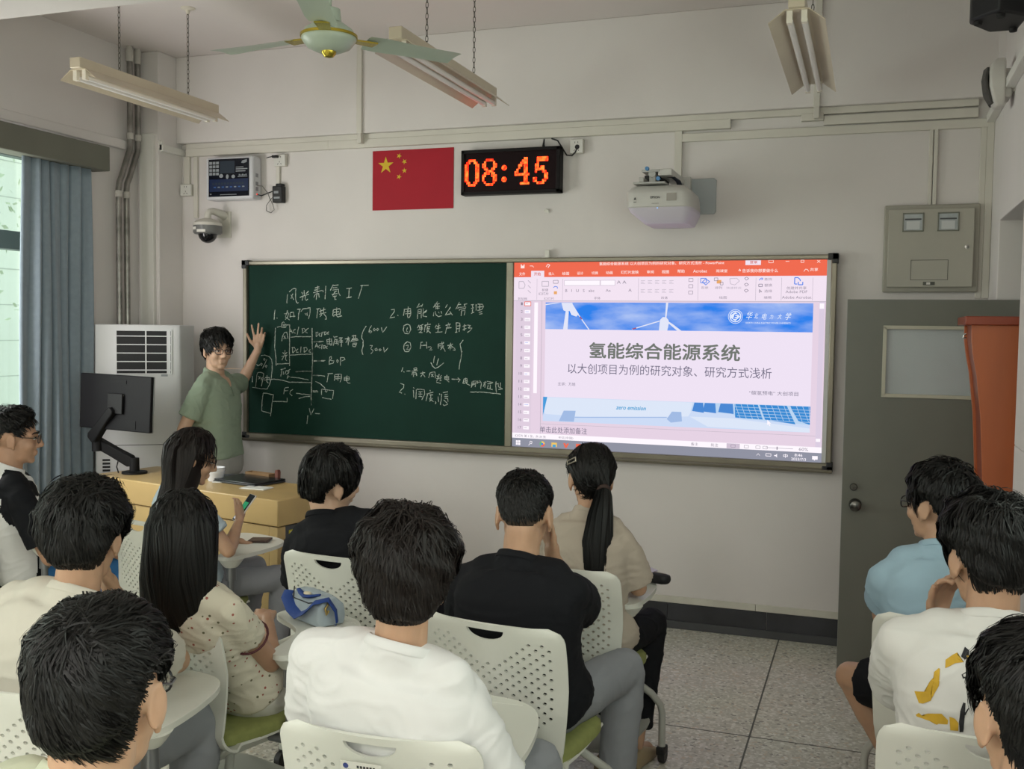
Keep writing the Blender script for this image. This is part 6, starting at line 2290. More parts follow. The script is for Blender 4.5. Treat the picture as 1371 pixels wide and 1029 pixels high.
# ------------------------------------------------------------------ a person
def person(label, hip, head, yaw, hyaw, hpitch=0, hroll=0, s=1.06, sex='m', skin=S_A, shirt=None, trousers=None, shoes=None,
           arms=None, sleeve=0.62, sleeve_m=None, bag=1.0, voxel=0.006, legs=None, back=0.05, shorts=False, collar=None, wr=0.006, seed=0.0,
           hands=None, sh_off=None, nk=0.136, sleeve_r=1.0, hem=None, ear=True, neck_r=1.0):
    """hip: world centre of the pelvis; head: world centre of the head; yaw: facing of the trunk"""
    H = np.array(hip, float)
    O = np.array(head, float)
    t = thing('person', label, 'person', (H[0], H[1], 0.0))
    By = np.array([-math.sin(math.radians(yaw)), math.cos(math.radians(yaw)), 0.0])
    Bx = np.array([By[1], -By[0], 0.0])
    R = rot(hyaw, hpitch, hroll)
    fw = R @ np.array([0, 1.0, 0])
    up = R @ np.array([0, 0, 1.0])
    Nk = O - 0.5 * (up + np.array([0, 0, 1.0])) * nk * s - 0.5 * (fw + By) * 0.022 * s
    mid = (H + Nk) / 2 - By * back * s
    k_ = 1.0 if sex == 'm' else 0.90

    def S(q):
        return (1 - q) ** 2 * H + 2 * q * (1 - q) * mid + q * q * Nk

    def fr(q):
        d = unit(S(min(1, q + 0.02)) - S(max(0, q - 0.02)))
        x = unit(Bx - d * (Bx @ d))
        y = np.cross(d, x)
        return x, y, d
    prof = [(-0.14, 0.150, 0.112), (-0.06, 0.170, 0.122), (0.05, 0.172, 0.122), (0.22, 0.155, 0.112), (0.40, 0.158, 0.112), (0.60, 0.172, 0.114), (0.75, 0.178, 0.108), (0.86, 0.160, 0.090), (0.93, 0.118, 0.074), (0.985, 0.072, 0.062)]
    if sex == 'f':
        prof = [(q, a * (0.97 if q < 0.1 else 0.86), b * (0.98 if q < 0.1 else 0.88)) for q, a, b in prof]

    def torso(g, add, lo=-0.2, hi=2, fat=1.0):
        rings = []
        for q, a, b in prof:
            if lo <= q <= hi:
                x, y, d = fr(min(max(q, 0.0), 1.0))
                c = S(q) if q >= 0 else H + (S(0.02) - H) / 0.02 * q
                rings.append(g.ring(c, x, y, a * s * fat + add, b * s * fat + add, 28, 2.5))
        g.loft(rings)
    x9, y9, d9 = fr(0.88)
    Sh = {}
    sw = (0.178 if sex == 'm' else 0.152) * s
    base = S(0.875) + y9 * 0.012
    for q in (-1, 1):
        Sh[q] = base + x9 * q * sw - d9 * 0.022 * s + np.array((sh_off or {}).get(q, (0, 0, 0)), float)
    arms = arms or {}
    J = {}
    for q in (-1, 1):
        e, w = arms.get(q, (None, None))
        if e is None:
            e = Sh[q] + (Bx * q * 0.055 + By * 0.10 + np.array([0, 0, -0.255])) * s
        if w is None:
            w = np.array(e) + (Bx * -q * 0.09 + By * 0.23 + np.array([0, 0, -0.03])) * s
        J[q] = (np.array(e, float), np.array(w, float))
    body = MB()
    torso(body, -0.014, fat=0.97)
    body.capsule(S(0.90), O + R @ (np.array([0, -0.018, -0.065]) * s), 0.060 * s * k_ * neck_r, 0.054 * s * k_ * neck_r, 18, 4)
    body.capsule(S(0.97) - By * 0.01, O + R @ (np.array([0, -0.045, -0.045]) * s), 0.046 * s * k_ * neck_r, 0.046 * s * k_ * neck_r, 18, 4)
    for q in (-1, 1):
        body.capsule(S(0.95) + x9 * q * 0.02, Sh[q], 0.044 * s * k_, 0.050 * s * k_, 16, 4)
        e, w = J[q]
        body.capsule(Sh[q], e, 0.047 * s * k_, 0.038 * s * k_, 16, 4)
        fm = e + (w - e) * 0.3
        body.capsule(e, fm, 0.037 * s * k_, 0.039 * s * k_, 16, 4)
        body.capsule(fm, w, 0.039 * s * k_, 0.024 * s * k_, 16, 4)
        hd = (hands or {}).get(q)
        if hd is None:
            fwd = unit(w - e)
            fwd = unit(fwd + np.array([0, 0, -0.1]))
            hd = dict(fwd=fwd, up=np.array([0, 0, 1.0]) + Bx * q * 0.2)
        sd = hd.pop('side', None)
        if sd is None:
            f0, u0 = unit(hd['fwd']), np.asarray(hd['up'], float)
            rr = np.cross(f0, u0)
            sd = 1 if rr @ (-Bx * q) > 0 else -1
        hand(body, w, s=s * (1.0 if sex == 'm' else 0.9), side=sd, **hd)
    # legs
    legs = legs or {}
    K = {}
    for q in (-1, 1):
        kn, an, ft = legs.get(q, (None, None, None))
        hipj = H + Bx * q * 0.088 * s + np.array([0, 0, -0.02])
        if kn is None:
            kn = np.array([*(hipj + Bx * q * 0.05 + By * 0.43 * s)[:2], 0.53])
        if an is None:
            an = np.array([*(np.array(kn) - By * 0.06)[:2], 0.10])
        if ft is None:
            ft = By + Bx * q * 0.2
        K[q] = (hipj, np.array(kn, float), np.array(an, float), unit(ft))
        hipj, kn, an, ft = K[q]
        body.capsule(hipj, kn, 0.072 * s * k_, 0.050 * s * k_, 16, 4)
        cm = kn + (an - kn) * 0.3 - ft * 0.012
        body.capsule(kn, cm, 0.048 * s * k_, 0.050 * s * k_, 16, 4)
        body.capsule(cm, an, 0.050 * s * k_, 0.032 * s * k_, 16, 4)
        body.capsule(an + np.array([0, 0, -0.045]), an + ft * 0.14 + np.array([0, 0, -0.06]), 0.034, 0.028, 14, 4)
    head_prims(body, R, O, s, ear)
    organic(body, 'body', skin, t, voxel, 3)
    # shirt
    sm = shirt
    g = MB()
    torso(g, 0.010 * bag + 0.004, lo=(hem if hem is not None else -0.1), hi=0.97, fat=1.0 + 0.02 * bag)
    nk_b = O + R @ (A([0, -0.030, -0.055]) * s)
    nax = unit(nk_b - S(0.90))
    cone_top = Nk + nax * 0.012 * s
    # the neckline: higher at the nape, lower at the throat
    ntil = unit(nax + By * 0.45)
    nx_ = unit(x9 - ntil * (x9 @ ntil))
    ny_ = np.cross(ntil, nx_)
    rn = 0.066 * s * k_ * neck_r
    g.loft([g.ring(S(0.80), x9, y9, 0.12 * s * k_, 0.085 * s * k_, 28), g.ring(S(0.92), x9, y9, 0.094 * s * k_, 0.078 * s * k_, 28), g.ring(cone_top - ntil * 0.012, nx_, ny_, rn * 1.12, rn * 1.04, 28), g.ring(cone_top, nx_, ny_, rn * 1.04, rn * 0.98, 28)])
    for q in (-1, 1):
        e, w = J[q]
        g.capsule(S(0.93) + x9 * q * 0.03, S(0.90) + x9 * q * sw * 0.6, 0.058 * s * k_, 0.060 * s * k_, 18, 4)
        g.capsule(S(0.90) + x9 * q * sw * 0.5, Sh[q], 0.060 * s * k_, (0.054 + 0.004 * bag) * s * k_, 18, 4)
        cut = Sh[q] + (e - Sh[q]) * min(1.0, sleeve)
        r0, r1 = (0.054 + 0.005 * bag) * s * k_, (0.056 + 0.016 * bag) * s * k_ * sleeve_r
        g.capsule(Sh[q], Sh[q] + (cut - Sh[q]) * 0.4, r0, (r0 + r1) / 2, 20, 4)
        g.cone(Sh[q] + (cut - Sh[q]) * 0.2, cut, (r0 + r1) / 2, r1, 22)
        if sleeve > 1.0:
            c2 = e + (w - e) * (sleeve - 1)
            g.capsule(e, e, r1, r1, 20, 4)
            g.cone(e, c2, r1, r1 * 0.8, 22)
    organic(g, 'shirt', sm, t, max(voxel * 1.25, 0.007), 12, wr, 9.0, seed)
    if collar is not None:
        g = MB()
        R_ = []
        for h_, k2 in ((-0.016, 1.11), (-0.012, 1.13), (0.0, 1.08), (0.005, 1.05), (0.005, 1.0), (-0.012, 1.0)):
            R_.append(g.ring(cone_top + ntil * h_ * s, nx_, ny_, rn * k2, rn * k2 * 0.95, 32))
        g.loft(R_)
        g.build('collar', collar, t, smooth=70)
    # trousers
    if trousers is not None:
        g = MB()
        torso(g, 0.006, lo=-0.2, hi=0.25)
        for q in (-1, 1):
            hipj, kn, an, ft = K[q]
            if shorts:
                g.capsule(hipj, hipj + (kn - hipj) * 0.3, 0.088 * s * k_, 0.086 * s * k_, 18, 4)
                g.cone(hipj, hipj + (kn - hipj) * 0.74, 0.088 * s * k_, 0.080 * s * k_, 22)
            else:
                g.capsule(hipj, kn, 0.088 * s * k_, 0.070 * s * k_, 18, 4)
            if not shorts:
                g.cone(kn, an + (kn - an) * 0.12, 0.072 * s * k_, 0.060 * s * k_, 20)
                g.capsule(kn, kn + (an - kn) * 0.3, 0.070 * s * k_, 0.072 * s * k_, 18, 4)
        organic(g, 'shorts' if shorts else 'trousers', trousers, t, 0.009, 5, wr, 8.0, seed + 5)
    if shoes is not None:
        for q in (-1, 1):
            hipj, kn, an, ft = K[q]
            g = MB()
            rgt = np.cross(ft, (0, 0, 1.0))
            o_ = np.array([an[0], an[1], an[2] - 0.10]) - ft * 0.05
            R_ = []
            for a, w_, h_ in ((-0.03, 0.03, 0.05), (-0.01, 0.038, 0.075), (0.05, 0.04, 0.085), (0.12, 0.046, 0.07), (0.19, 0.046, 0.05), (0.235, 0.034, 0.04), (0.25, 0.015, 0.03)):
                cc = o_ + ft * a + np.array([0, 0, h_ / 2])
                R_.append(g.ring(cc, rgt, np.array([0, 0, 1.0]), w_, h_ / 2, 20, 3))
            g.loft(R_)
            sh = g.build('shoe', shoes, t, smooth=50)
    return t, dict(Bz=nax, R=R, O=O, s=s, S=S, fr=fr, Sh=Sh, J=J, K=K, Bx=Bx, By=By, Nk=Nk)


def decal(shirt, name, polys, to3, direction, mats, parent, off=0.0016, cuts=4):
    """flat print laid onto the cloth: outlines in a plane, dropped along direction"""
    from mathutils.bvhtree import BVHTree
    base = Vector(parent.location)
    me = shirt.data
    tree = BVHTree.FromPolygons([v.co + base for v in me.vertices], [tuple(p.vertices) for p in me.polygons])
    d = Vector(direction).normalized()
    g = MB()
    for mi, poly in polys:
        bm = bmesh.new()
        bm.faces.new([bm.verts.new(Vector(to3(*q))) for q in poly])
        bmesh.ops.triangulate(bm, faces=bm.faces)
        for _ in range(cuts):
            long_ = [e for e in bm.edges if e.calc_length() > 0.012]
            if not long_:
                break
            bmesh.ops.subdivide_edges(bm, edges=long_, cuts=1)
            bmesh.ops.triangulate(bm, faces=bm.faces)
        bm.verts.ensure_lookup_table()
        V = []
        for v in bm.verts:
            hit, nrm, _, _ = tree.ray_cast(v.co - d * 0.6, d)
            V.append((hit + (nrm if nrm.dot(d) < 0 else -nrm) * off) if hit is not None else v.co)
        idx = {v: i for i, v in enumerate(bm.verts)}
        g.add([tuple(v) for v in V], [tuple(idx[v] for v in f_.verts) for f_ in bm.faces], mi)
        bm.free()
    return g.build(name, mats, parent, smooth=180)


def child(t, n):
    return [o for o in t.children if o.name.split('.')[0] == n][0]


def clipped(t, k, seedv):
    """the shaved sides below the longer top hair"""
    o = hair(t, k['R'], k['O'], k['s'], 'clip', 0.003, 0.0022, N=0, mats=H_FADE, seedv=seedv)
    o.name = 'clipped_hair'
C_white = cloth('cotton_white', 'dcdbda')
C_cream = cloth('cotton_cream', 'c9c4b8')
C_black = cloth('cotton_black', '15161a')
C_sage = cloth('cotton_sage', '93a28f')
C_beige = cloth('cotton_beige', 'b3a799')
C_sky = cloth('cotton_sky', '9bb5c4')
C_pale = cloth('cotton_pale_blue', 'b4c3cd')
C_celad = cloth('cotton_celadon', 'b9bda6')
C_grey = cloth('jersey_grey', '8d8f94')
C_pants = cloth('cotton_light_grey', 'a7a6a2')
C_skirt = cloth('skirt_white', 'cfccc2')
M_clog = mat('clog_tan', '9c8a6c', 0.6)
M_shoe = mat('shoe_white', 'c9c8c4', 0.5)
M_shoeb = mat('shoe_black', '1b1b1d', 0.5)

# lecturer standing at the board
Sy = -0.56
t, k = person('standing person in sage green shirt and glasses, raising a hand at the chalkboard', (0.14, -0.53, 0.90), (0.145, -0.55, 1.600), -84, -120, 3, 0, s=1.0, skin=S_A, shirt=C_sage, trousers=C_pants, shoes=M_shoe,
              arms={1: (A([0.08, -0.80, 1.12]), A([0.22, -0.78, 0.93])), -1: (A([0.045, -0.14, 1.375]), A([0.14, -0.095, 1.597]))},
              hands={-1: dict(fwd=A([0.10, 0.02, 1.0]), up=A([-0.45, 0.85, 0.1]), curl=[0.05, 0.04, 0.35, 0.5], fan=[0.30, 0.0, -0.12, -0.22], thumb=0.9, side=1)},
              legs={1: (A([0.12, -0.60, 0.50]), A([0.10, -0.60, 0.10]), A([0.9, -0.2, 0])), -1: (A([0.12, -0.46, 0.50]), A([0.10, -0.44, 0.10]), A([0.9, 0.1, 0]))},
              shorts=True, back=0.0, voxel=0.005, collar=None, wr=0.006, seed=1.0, sleeve=0.72, hem=-0.02, bag=0.9)
hair(t, k['R'], k['O'], k['s'], 'fringe', 0.026, 0.016, (0.1, -0.5, 0.85), 0.3, 2000, 0.055, 0.003, H_BLACK, 1.3, grav=0.5)
eyes(t, k['R'], k['O'], k['s'])
fb = k['By']
decal(child(t, 'shirt'), 'neckline', [(0, [(-0.05, 0.045), (-0.02, 0.035), (0.02, 0.035), (0.05, 0.045), (0.030, 0.0), (0.004, -0.075), (-0.004, -0.075), (-0.030, 0.0)])],
      lambda u, v: tuple(k['Nk'] + k['Bx'] * u + A([0, 0, v - 0.02]) + fb * 0.3), tuple(-fb), S_A, t)
decal(child(t, 'shirt'), 'button_placket', [(0, [(-0.007, -0.07), (0.007, -0.07), (0.006, -0.13), (-0.006, -0.13)])] + [(1, [(0.003 * math.cos(a), z + 0.003 * math.sin(a)) for a in np.arange(8) * PI / 4]) for z in (-0.085, -0.105, -0.122)],
      lambda u, v: tuple(k['Nk'] + k['Bx'] * u + A([0, 0, v - 0.02]) + fb * 0.3), tuple(-fb), [mat('placket_sage', '7d8f7c', 0.85), mat('button_dark', '4c5648', 0.4)], t, off=0.0024)

# man by the curtain
t, k = person('man in glasses by the curtain, black shirt with white panel, blue trousers', (0.03, -2.02, 0.56), (0.123, -2.13, 1.202), -30, -52, 2, 0, s=1.08, skin=S_C, shirt=C_black, trousers=cloth('cotton_blue', '4079b4'), shoes=M_shoeb,
              seed=2.0, collar=C_white, voxel=0.006, sleeve=0.75)
for o in t.children:
    if o.name.startswith('shirt'):
        o.data.materials.append(C_white)
        base_ = A([0.03, -2.02, 0.0])
        for f_ in o.data.polygons:
            c_ = A(f_.center) + base_ - k['S'](0.5)
            u_, v_, z_ = c_ @ k['Bx'], c_ @ k['By'], f_.center[2]
            if (z_ > 0.93 and 0.07 < u_ < 0.135) or (z_ <= 0.93 and u_ > 0.045 and v_ < 0.09 and u_ < 0.205):
                f_.material_index = 1
hair(t, k['R'], k['O'], k['s'], 'fade', 0.028, 0.006, (0.1, -0.6, 0.8), 0.2, 1800, 0.04, 0.0025, H_BLACK, 2.3, grav=0.05, lift=0.5)
clipped(t, k, 2.3)
eyes(t, k['R'], k['O'], k['s'])

# man in cream at the left edge
t, k = person('man in cream shirt at the left edge, hand at his chin', (1.93, -3.80, 0.56), (2.024, -3.765, 1.182), 2, 22, 12, 0, s=1.08, skin=S_B, shirt=C_cream, trousers=C_grey, shoes=M_shoeb, seed=3.0, collar=C_cream, voxel=0.006,
              arms={1: (A([2.05, -3.42, 0.745]), A([1.955, -3.585, 0.985]))}, hands={1: dict(fwd=A([-0.1, -0.25, 1.0]), up=A([0.6, 0.7, 0.0]), curl=0.7, side=-1)})
hair(t, k['R'], k['O'], k['s'], 'mop', 0.036, 0.026, (0.3, -0.62, 0.75), 0.4, 9000, 0.07, 0.0014, H_BLACK, 3.3, grav=0.4)

# nearest man on the left
t, k = person('nearest man on the left, short black hair with a whorl, pale green collar', (2.86, -4.82, 0.56), (2.909, -4.705, 1.188), 0, 16, 6, 0, nk=0.112, s=1.12, skin=S_B, shirt=C_celad, trousers=C_grey, shoes=M_shoeb, seed=4.0, collar=C_celad, voxel=0.005)
hair(t, k['R'], k['O'], k['s'], 'short', 0.020, 0.011, (0.0, -0.62, 0.62), 0.55, 14000, 0.05, 0.0011, H_BLACK, 4.3, grav=0.1, lift=0.3)
spectacles(t, k['R'], k['O'], k['s'])

# woman in pale blue at the desk
t, k = person('woman in pale blue blouse and glasses, reading her phone before the teaching desk', (1.02, -1.98, 0.56), (1.12, -2.095, 1.155), -25, -50, 16, 0, s=0.98, sex='f', skin=S_B, shirt=C_pale, trousers=C_grey, shoes=M_shoe, seed=5.0, voxel=0.005,
              arms={1: (A([1.325, -2.12, 0.755]), A([1.245, -1.93, 0.835]))}, hands={1: dict(fwd=A([-0.1, 0.5, 0.6]), up=A([0.9, 0.2, 0.1]), curl=0.5, side=-1)}, sleeve=0.55, bag=1.3, hem=-0.05)
X_, Y_ = k['R'] @ A([1.0, 0, 0]), k['R'] @ A([0, 1.0, 0])
O = k['O']
bk = -A([-math.sin(math.radians(-25)), math.cos(math.radians(-25)), 0])
rings = [(O + A([0, 0, 0.03]) - Y_ * 0.02, 0.098, 0.105, X_, Y_), (O + A([0, 0, -0.04]) - Y_ * 0.035, 0.098, 0.10, X_, Y_), (O + A([0, 0, -0.12]) + bk * 0.06, 0.092, 0.08, X_, Y_), (O + A([-0.01, 0, -0.20]) + bk * 0.10, 0.088, 0.06, X_, Y_), (O + A([-0.02, 0, -0.29]) + bk * 0.12, 0.075, 0.045, X_, Y_), (O + A([-0.03, 0, -0.36]) + bk * 0.125, 0.055, 0.03, X_, Y_)]
hair(t, k['R'], k['O'], k['s'], 'long', 0.022, 0.018, (0.0, -0.2, 0.95), 0.0, 700, 0.10, 0.003, H_DARKBR, 5.3, grav=0.7, extra=long_fall(rings, k['R'], k['O'], k['s'], 1300, 0.003, 5.3, -1.7, 1.75))
eyes(t, k['R'], k['O'], k['s'])

# woman in the floral top
FL = cloth('floral_cotton', 'cec7b5')
nt = FL.node_tree
tc = [n for n in nt.nodes if n.type == 'TEX_COORD'][0]
vo = nt.nodes.new('ShaderNodeTexVoronoi')
vo.inputs['Scale'].default_value = 44
vo.inputs['Randomness'].default_value = 0.75
nt.links.new(tc.outputs['Object'], vo.inputs['Vector'])
mth = nt.nodes.new('ShaderNodeMath')
mth.operation = 'LESS_THAN'
mth.inputs[1].default_value = 0.19
nt.links.new(vo.outputs['Distance'], mth.inputs[0])
mx = nt.nodes.new('ShaderNodeMix')
mx.data_type = 'RGBA'
mx.inputs['A'].default_value = (*srgb('cec7b5'), 1)
cr = nt.nodes.new('ShaderNodeValToRGB')
cr.color_ramp.interpolation = 'CONSTANT'
cr.color_ramp.elements[0].color = (*srgb('9a5a4e'), 1)
cr.color_ramp.elements[1].color = (*srgb('6d6a52'), 1)
cr.color_ramp.elements[1].position = 0.6
sp = nt.nodes.new('ShaderNodeSeparateColor')
nt.links.new(vo.outputs['Color'], sp.inputs[0])
nt.links.new(sp.outputs[0], cr.inputs[0])
nt.links.new(cr.outputs[0], mx.inputs['B'])
nt.links.new(mth.outputs[0], mx.inputs['Factor'])
nt.links.new(mx.outputs['Result'], nt.nodes['Principled BSDF'].inputs['Base Color'])
t, k = person('woman in cream floral top with long straight black hair, seen from behind', (2.03, -3.03, 0.55), (2.035, -3.36, 1.115), -14, 12, 8, 0, s=1.0, sex='f', skin=S_C, shirt=FL, trousers=C_skirt, shoes=M_shoe, seed=6.0, voxel=0.006, back=0.03,
              arms={1: (A([2.175, -3.10, 0.655]), A([2.02, -2.88, 0.72]))}, sleeve=0.5, bag=0.5, collar=mat('trim_dark_red', '4a1c22', 0.7), hem=-0.03)
X_, Y_ = k['R'] @ A([1.0, 0, 0]), k['R'] @ A([0, 1.0, 0])
O = k['O']
up_ = unit(k['Nk'] - A([2.03, -3.03, 0.55]))
rings = [(O + A([0, 0, 0.03]) - Y_ * 0.015, 0.100, 0.108, X_, Y_), (O + A([0, 0, -0.05]) - Y_ * 0.025, 0.104, 0.105, X_, Y_), (O + A([0, 0, -0.13]) - Y_ * 0.04, 0.108, 0.095, X_, Y_), (O + A([-0.01, 0.02, -0.22]) - Y_ * 0.055, 0.108, 0.07, X_, Y_), (O + A([-0.02, 0.05, -0.30]) - Y_ * 0.05, 0.102, 0.05, X_, Y_), (O + A([-0.03, 0.08, -0.37]) - Y_ * 0.045, 0.085, 0.032, X_, Y_)]
hair(t, k['R'], k['O'], k['s'], 'long', 0.022, 0.018, (0.0, -0.1, 0.98), 0.0, 700, 0.10, 0.0026, H_BLACK, 6.3, grav=0.7, extra=long_fall(rings, k['R'], k['O'], k['s'], 2200, 0.0026, 6.3, -2.1, 2.1))
for q in (1, -1):
    e, w = k['J'][q]
    sh = k['Sh'][q]
    c = sh + (e - sh) * 0.5
    x, y, d = frame_of(e - sh)
    g = MB()
    g.tube([c + x * 0.0585 * math.cos(a) + y * 0.0585 * math.sin(a) for a in np.arange(21) * PI / 10], 0.004)
    g.build('cuff_trim', mat('trim_dark_red', '4a1c22', 0.7), t, smooth=60)

# man in black with tilted head
t, k = person('man in black with a bowl haircut tilting his head, behind the blue handbag', (2.12, -2.25, 0.56), (1.985, -2.36, 1.136), -2, -36, 6, 12, s=1.05, skin=S_A, shirt=C_black, trousers=C_black, shoes=M_shoeb, seed=7.0, voxel=0.007, collar=C_black)
hair(t, k['R'], k['O'], k['s'], 'mop', 0.030, 0.026, (0.0, -0.35, 0.93), 0.1, 3000, 0.085, 0.0024, H_BLACK, 7.3, grav=0.7, lift=0.15)

# man in white, centre
t, k = person('man in plain white shirt with fluffy brown-black hair, centre front', (2.97, -3.72, 0.56), (3.03, -3.885, 1.190), -4, 22, 4, 3, s=1.08, sh_off={1: (-0.035, 0, -0.035), -1: (-0.03, 0, 0)}, skin=S_B, shirt=C_white, trousers=C_grey, shoes=M_shoe, seed=8.0, voxel=0.005, bag=1.5, collar=C_white, back=0.04)
hair(t, k['R'], k['O'], k['s'], 'mop', 0.042, 0.024, (0.05, -0.45, 0.85), 0.25, 13000, 0.075, 0.0013, H_BROWN, 8.3, grav=0.35, lift=0.5)

# bent man in black
t, k = person('man in black shirt and grey trousers resting his cheek on his hand', (2.98, -2.82, 0.56), (2.945, -2.80, 1.147), -8, 12, 20, 0, s=1.10, sh_off={1: (-0.03, 0, -0.01)}, skin=S_B, shirt=C_black, trousers=C_grey, shoes=M_shoeb, seed=9.0, voxel=0.006, bag=1.5, collar=C_black, back=0.07,
              arms={1: (A([3.07, -2.52, 0.77]), A([3.005, -2.67, 0.985]))}, hands={1: dict(fwd=A([-0.05, -0.1, 1.0]), up=A([0.8, 0.5, 0.0]), curl=0.15, side=1)})
hair(t, k['R'], k['O'], k['s'], 'fade', 0.016, 0.004, (0.1, -0.55, 0.8), 0.4, 4500, 0.022, 0.0017, H_BLACK, 9.3, grav=0.05, lift=0.15)
clipped(t, k, 9.3)

# woman with ponytail
t, k = person('woman in beige shirt with a black ponytail and hair clip', (2.99, -2.10, 0.55), (2.965, -2.03, 1.165), -12, 22, 6, 0, s=1.04, sex='f', skin=S_B, shirt=C_beige, trousers=C_black, shoes=M_clog, seed=10.0, voxel=0.006, bag=1.5, sleeve=0.9, collar=C_beige,
              arms={1: (A([3.165, -2.03, 0.745]), A([3.10, -1.83, 0.77]))}, hem=-0.06, sh_off={1: (-0.02, 0, -0.01)},
              legs={1: (A([3.16, -1.72, 0.52]), A([3.16, -1.98, 0.10]), A([0.1, 1, -0.1])), -1: (A([2.98, -1.70, 0.52]), A([3.06, -2.03, 0.09]), A([0.2, 1, 0]))})
X_, Y_ = k['R'] @ A([1.0, 0, 0]), k['R'] @ A([0, 1.0, 0])
O = k['O']
tie = O + k['R'] @ A([0.035, -0.118, -0.028])
rings = [(tie, 0.020, 0.020, X_, Y_), (tie + A([0.004, -0.02, -0.03]), 0.030, 0.026, X_, Y_), (tie + A([0.0, -0.042, -0.10]), 0.044, 0.034, X_, Y_), (tie + A([-0.005, -0.06, -0.20]), 0.054, 0.036, X_, Y_), (tie + A([0.0, -0.075, -0.30]), 0.050, 0.032, X_, Y_), (tie + A([0.012, -0.08, -0.39]), 0.028, 0.02, X_, Y_)]
hair(t, k['R'], k['O'], k['s'], 'tied', 0.018, 0.014, (0.0, 0.75, 0.65), 0.0, 1800, 0.10, 0.0026, H_BLACK, 10.3, grav=0.25, lift=0.03, extra=long_fall(rings, k['R'], k['O'], k['s'], 900, 0.0026, 10.3, -3.1, 3.1, crown=(0.0, -0.05, 0.10), jit=0.12))
g = MB()
g.lathe([(0.021, -0.008), (0.027, -0.004), (0.027, 0.004), (0.021, 0.008)], tie + A([0.002, -0.008, -0.01]), k['R'] @ A([0.0, -0.8, -0.5]), 20)
g.build('hair_tie', mat('hair_tie_brown', '35221c', 0.7), t, smooth=60)
g = MB()
Tc = lambda p: k['O'] + k['R'] @ (A(p) * k['s'])
g.tube([Tc(p) for p in ((-0.096, -0.050, 0.068), (-0.070, -0.094, 0.084), (-0.069, -0.096, 0.070), (-0.096, -0.052, 0.055), (-0.096, -0.050, 0.068))], 0.0028)
g.build('hair_clip', mat('clip_pearl', 'a59c8e', 0.3, 0.6), t)

# man in light blue by the door
t, k = person('man in light blue shirt and glasses by the door, looking left', (4.27, -2.27, 0.56), (4.238, -2.225, 1.178), 10, 48, 0, 0, s=1.08, skin=S_B, shirt=C_sky, trousers=C_black, shoes=M_shoe, seed=11.0, voxel=0.006, sleeve_r=0.9, collar=C_sky, shorts=True, arms={-1: (A([4.075, -2.16, 0.765]), A([4.21, -1.88, 0.72])), 1: (A([4.45, -2.12, 0.80]), A([4.40, -1.92, 0.72]))}, sh_off={1: (-0.03, 0, 0), -1: (0.012, 0, -0.02)},
              legs={-1: (A([3.97, -2.12, 0.52]), A([4.20, -2.12, 0.10]), A([-0.5, 0.9, 0]))})
hair(t, k['R'], k['O'], k['s'], 'mop', 0.030, 0.018, (0.1, -0.5, 0.85), 0.3, 2600, 0.06, 0.0026, H_BLACK, 11.3, grav=0.3, lift=0.5)
eyes(t, k['R'], k['O'], k['s'])

# man with the yellow print
PR = cloth('cotton_printed_white', 'd8d6d2')
t, k = person('man in white shirt with yellow and black print on the back, hand at his chin', (4.27, -3.20, 0.56), (4.296, -3.165, 1.198), 6, 20, 12, 0, s=1.11, skin=S_B, shirt=PR, trousers=C_black, shoes=M_shoeb, seed=12.0, voxel=0.006, bag=1.4, collar=PR, shorts=True,
              arms={-1: (A([4.11, -2.95, 0.77]), A([4.19, -3.02, 0.985])), 1: (A([4.45, -3.0, 0.80]), A([4.40, -2.8, 0.72]))}, sh_off={1: (-0.03, 0, 0)}, hands={-1: dict(fwd=A([0.12, -0.1, 1.0]), up=A([-0.6, 0.6, 0.0]), curl=0.55, side=1)},
              sleeve=0.85, legs={-1: (A([4.23, -2.78, 0.52]), None, None)})
hair(t, k['R'], k['O'], k['s'], 'mop', 0.034, 0.018, (0.05, -0.55, 0.8), 0.5, 10000, 0.065, 0.0014, H_BLACK, 12.3, grav=0.3, lift=0.5)

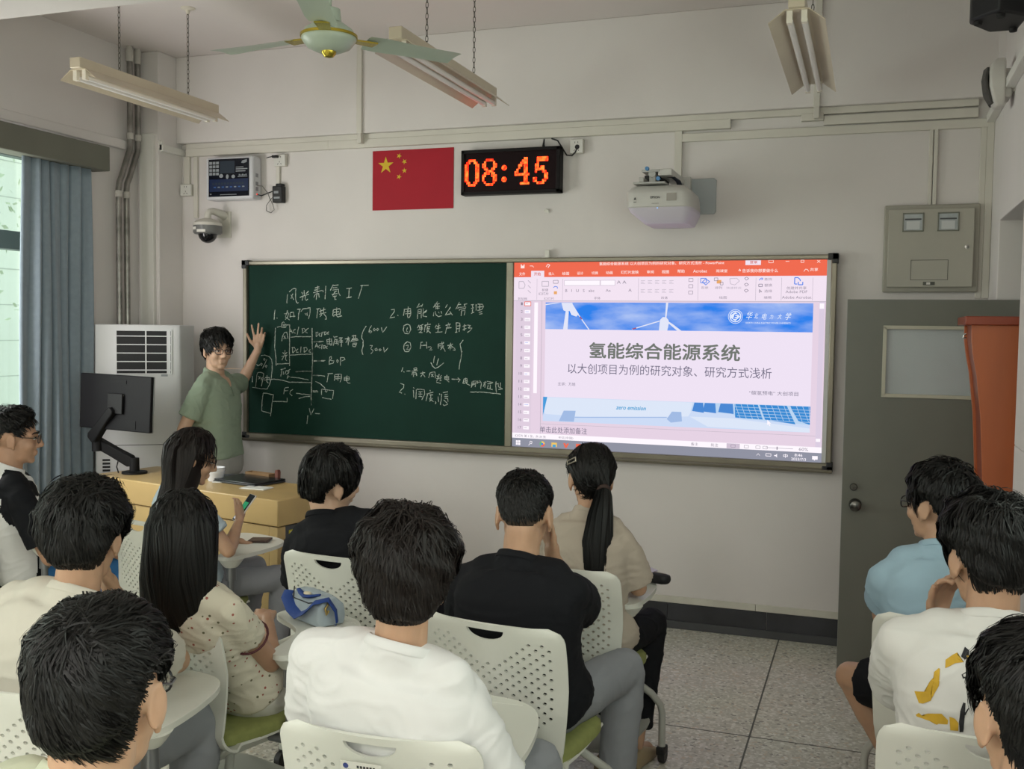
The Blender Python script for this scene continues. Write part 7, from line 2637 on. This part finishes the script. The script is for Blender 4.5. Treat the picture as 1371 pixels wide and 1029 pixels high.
decal(child(t, 'shirt'), 'back_print', [(0, [(4.128, 0.898), (4.148, 0.904), (4.158, 0.916), (4.161, 0.931), (4.17, 0.944), (4.169, 0.953), (4.179, 0.963), (4.182, 0.962), (4.18, 0.924), (4.171, 0.905), (4.163, 0.886), (4.147, 0.875), (4.138, 0.874)]),
         (0, [(4.193, 0.965), (4.194, 0.983), (4.21, 0.997), (4.219, 1.002), (4.22, 0.992), (4.233, 0.984), (4.215, 0.979), (4.203, 0.971)]),
         (0, [(4.239, 0.998), (4.256, 0.998), (4.26, 0.983), (4.239, 0.983)]),
         (0, [(4.132, 0.842), (4.139, 0.85), (4.145, 0.846), (4.159, 0.841), (4.158, 0.855), (4.187, 0.863), (4.202, 0.849), (4.201, 0.839), (4.182, 0.836), (4.178, 0.833), (4.173, 0.836), (4.162, 0.838), (4.147, 0.839), (4.135, 0.839)]),
         (0, [(4.204, 0.859), (4.216, 0.856), (4.224, 0.847), (4.224, 0.828), (4.207, 0.827)]),
         (1, [(4.227, 0.995), (4.236, 1.015), (4.245, 1.009), (4.244, 0.995), (4.235, 0.989)]),
         (1, [(4.233, 0.896), (4.238, 0.895), (4.234, 0.871), (4.235, 0.827), (4.227, 0.825), (4.225, 0.85), (4.227, 0.876)]),
         (1, [(4.238, 0.964), (4.228, 0.957), (4.231, 0.949), (4.244, 0.952), (4.244, 0.955), (4.233, 0.953), (4.231, 0.957), (4.239, 0.962)]),
         (1, [(4.235, 0.871), (4.245, 0.887), (4.246, 0.885), (4.238, 0.868)])],
      lambda x, z: (x, -3.4, z), (0, 1, 0), [mat('print_yellow', 'c9a02a', 0.7, var=0.08, vscale=40), mat('print_ink', '1d1c20', 0.7)], t)

# man at the lower right corner
t, k = person('man at the lower right corner with short black hair, only head and ear in view', (4.27, -4.30, 0.56), (4.264, -4.205, 1.164), 0, 16, 4, 0, s=1.06, skin=S_B, shirt=C_grey, trousers=C_grey, shoes=M_shoeb, seed=13.0, voxel=0.005, collar=C_grey, arms={1: (A([4.45, -4.12, 0.80]), A([4.40, -3.92, 0.72]))})
hair(t, k['R'], k['O'], k['s'], 'short', 0.024, 0.013, (0.1, -0.6, 0.7), 0.5, 13000, 0.05, 0.0012, H_BLACK, 13.3, grav=0.1, lift=0.4)

# white shoulder band and side panel of the shirt by the curtain

t = thing('smartphone', 'white-edged smartphone held by the woman in pale blue', 'phone', (1.232, -1.865, 0.885))
g = MB()
RP = np.eye(4)
RP[:3, :3] = np.array(Euler((math.radians(52), 0, math.radians(-35))).to_matrix())
RP[:3, 3] = (1.225, -1.85, 0.895)
g.box(-0.036, -0.075, -0.004, 0.036, 0.075, 0.003, M=RP)
g.build('phone_case', mat('phone_white', 'd8d4d0', 0.3), t, bevel=0.003)
g = MB()
g.box(-0.033, -0.072, 0.003, 0.033, 0.072, 0.0042, M=RP)
g.build('phone_screen', mat('phone_glass', '121417', 0.1), t)
g = MB()
g.box(-0.028, -0.01, 0.0042, 0.02, 0.03, 0.0046, M=RP)
g.box(-0.028, -0.065, 0.0042, 0.0, -0.02, 0.0046, 1, M=RP)
g.build('screen_content', [emit('phone_green', '3a9a6a', 0.8), emit('phone_pale', 'c8d0d4', 0.8)], t)
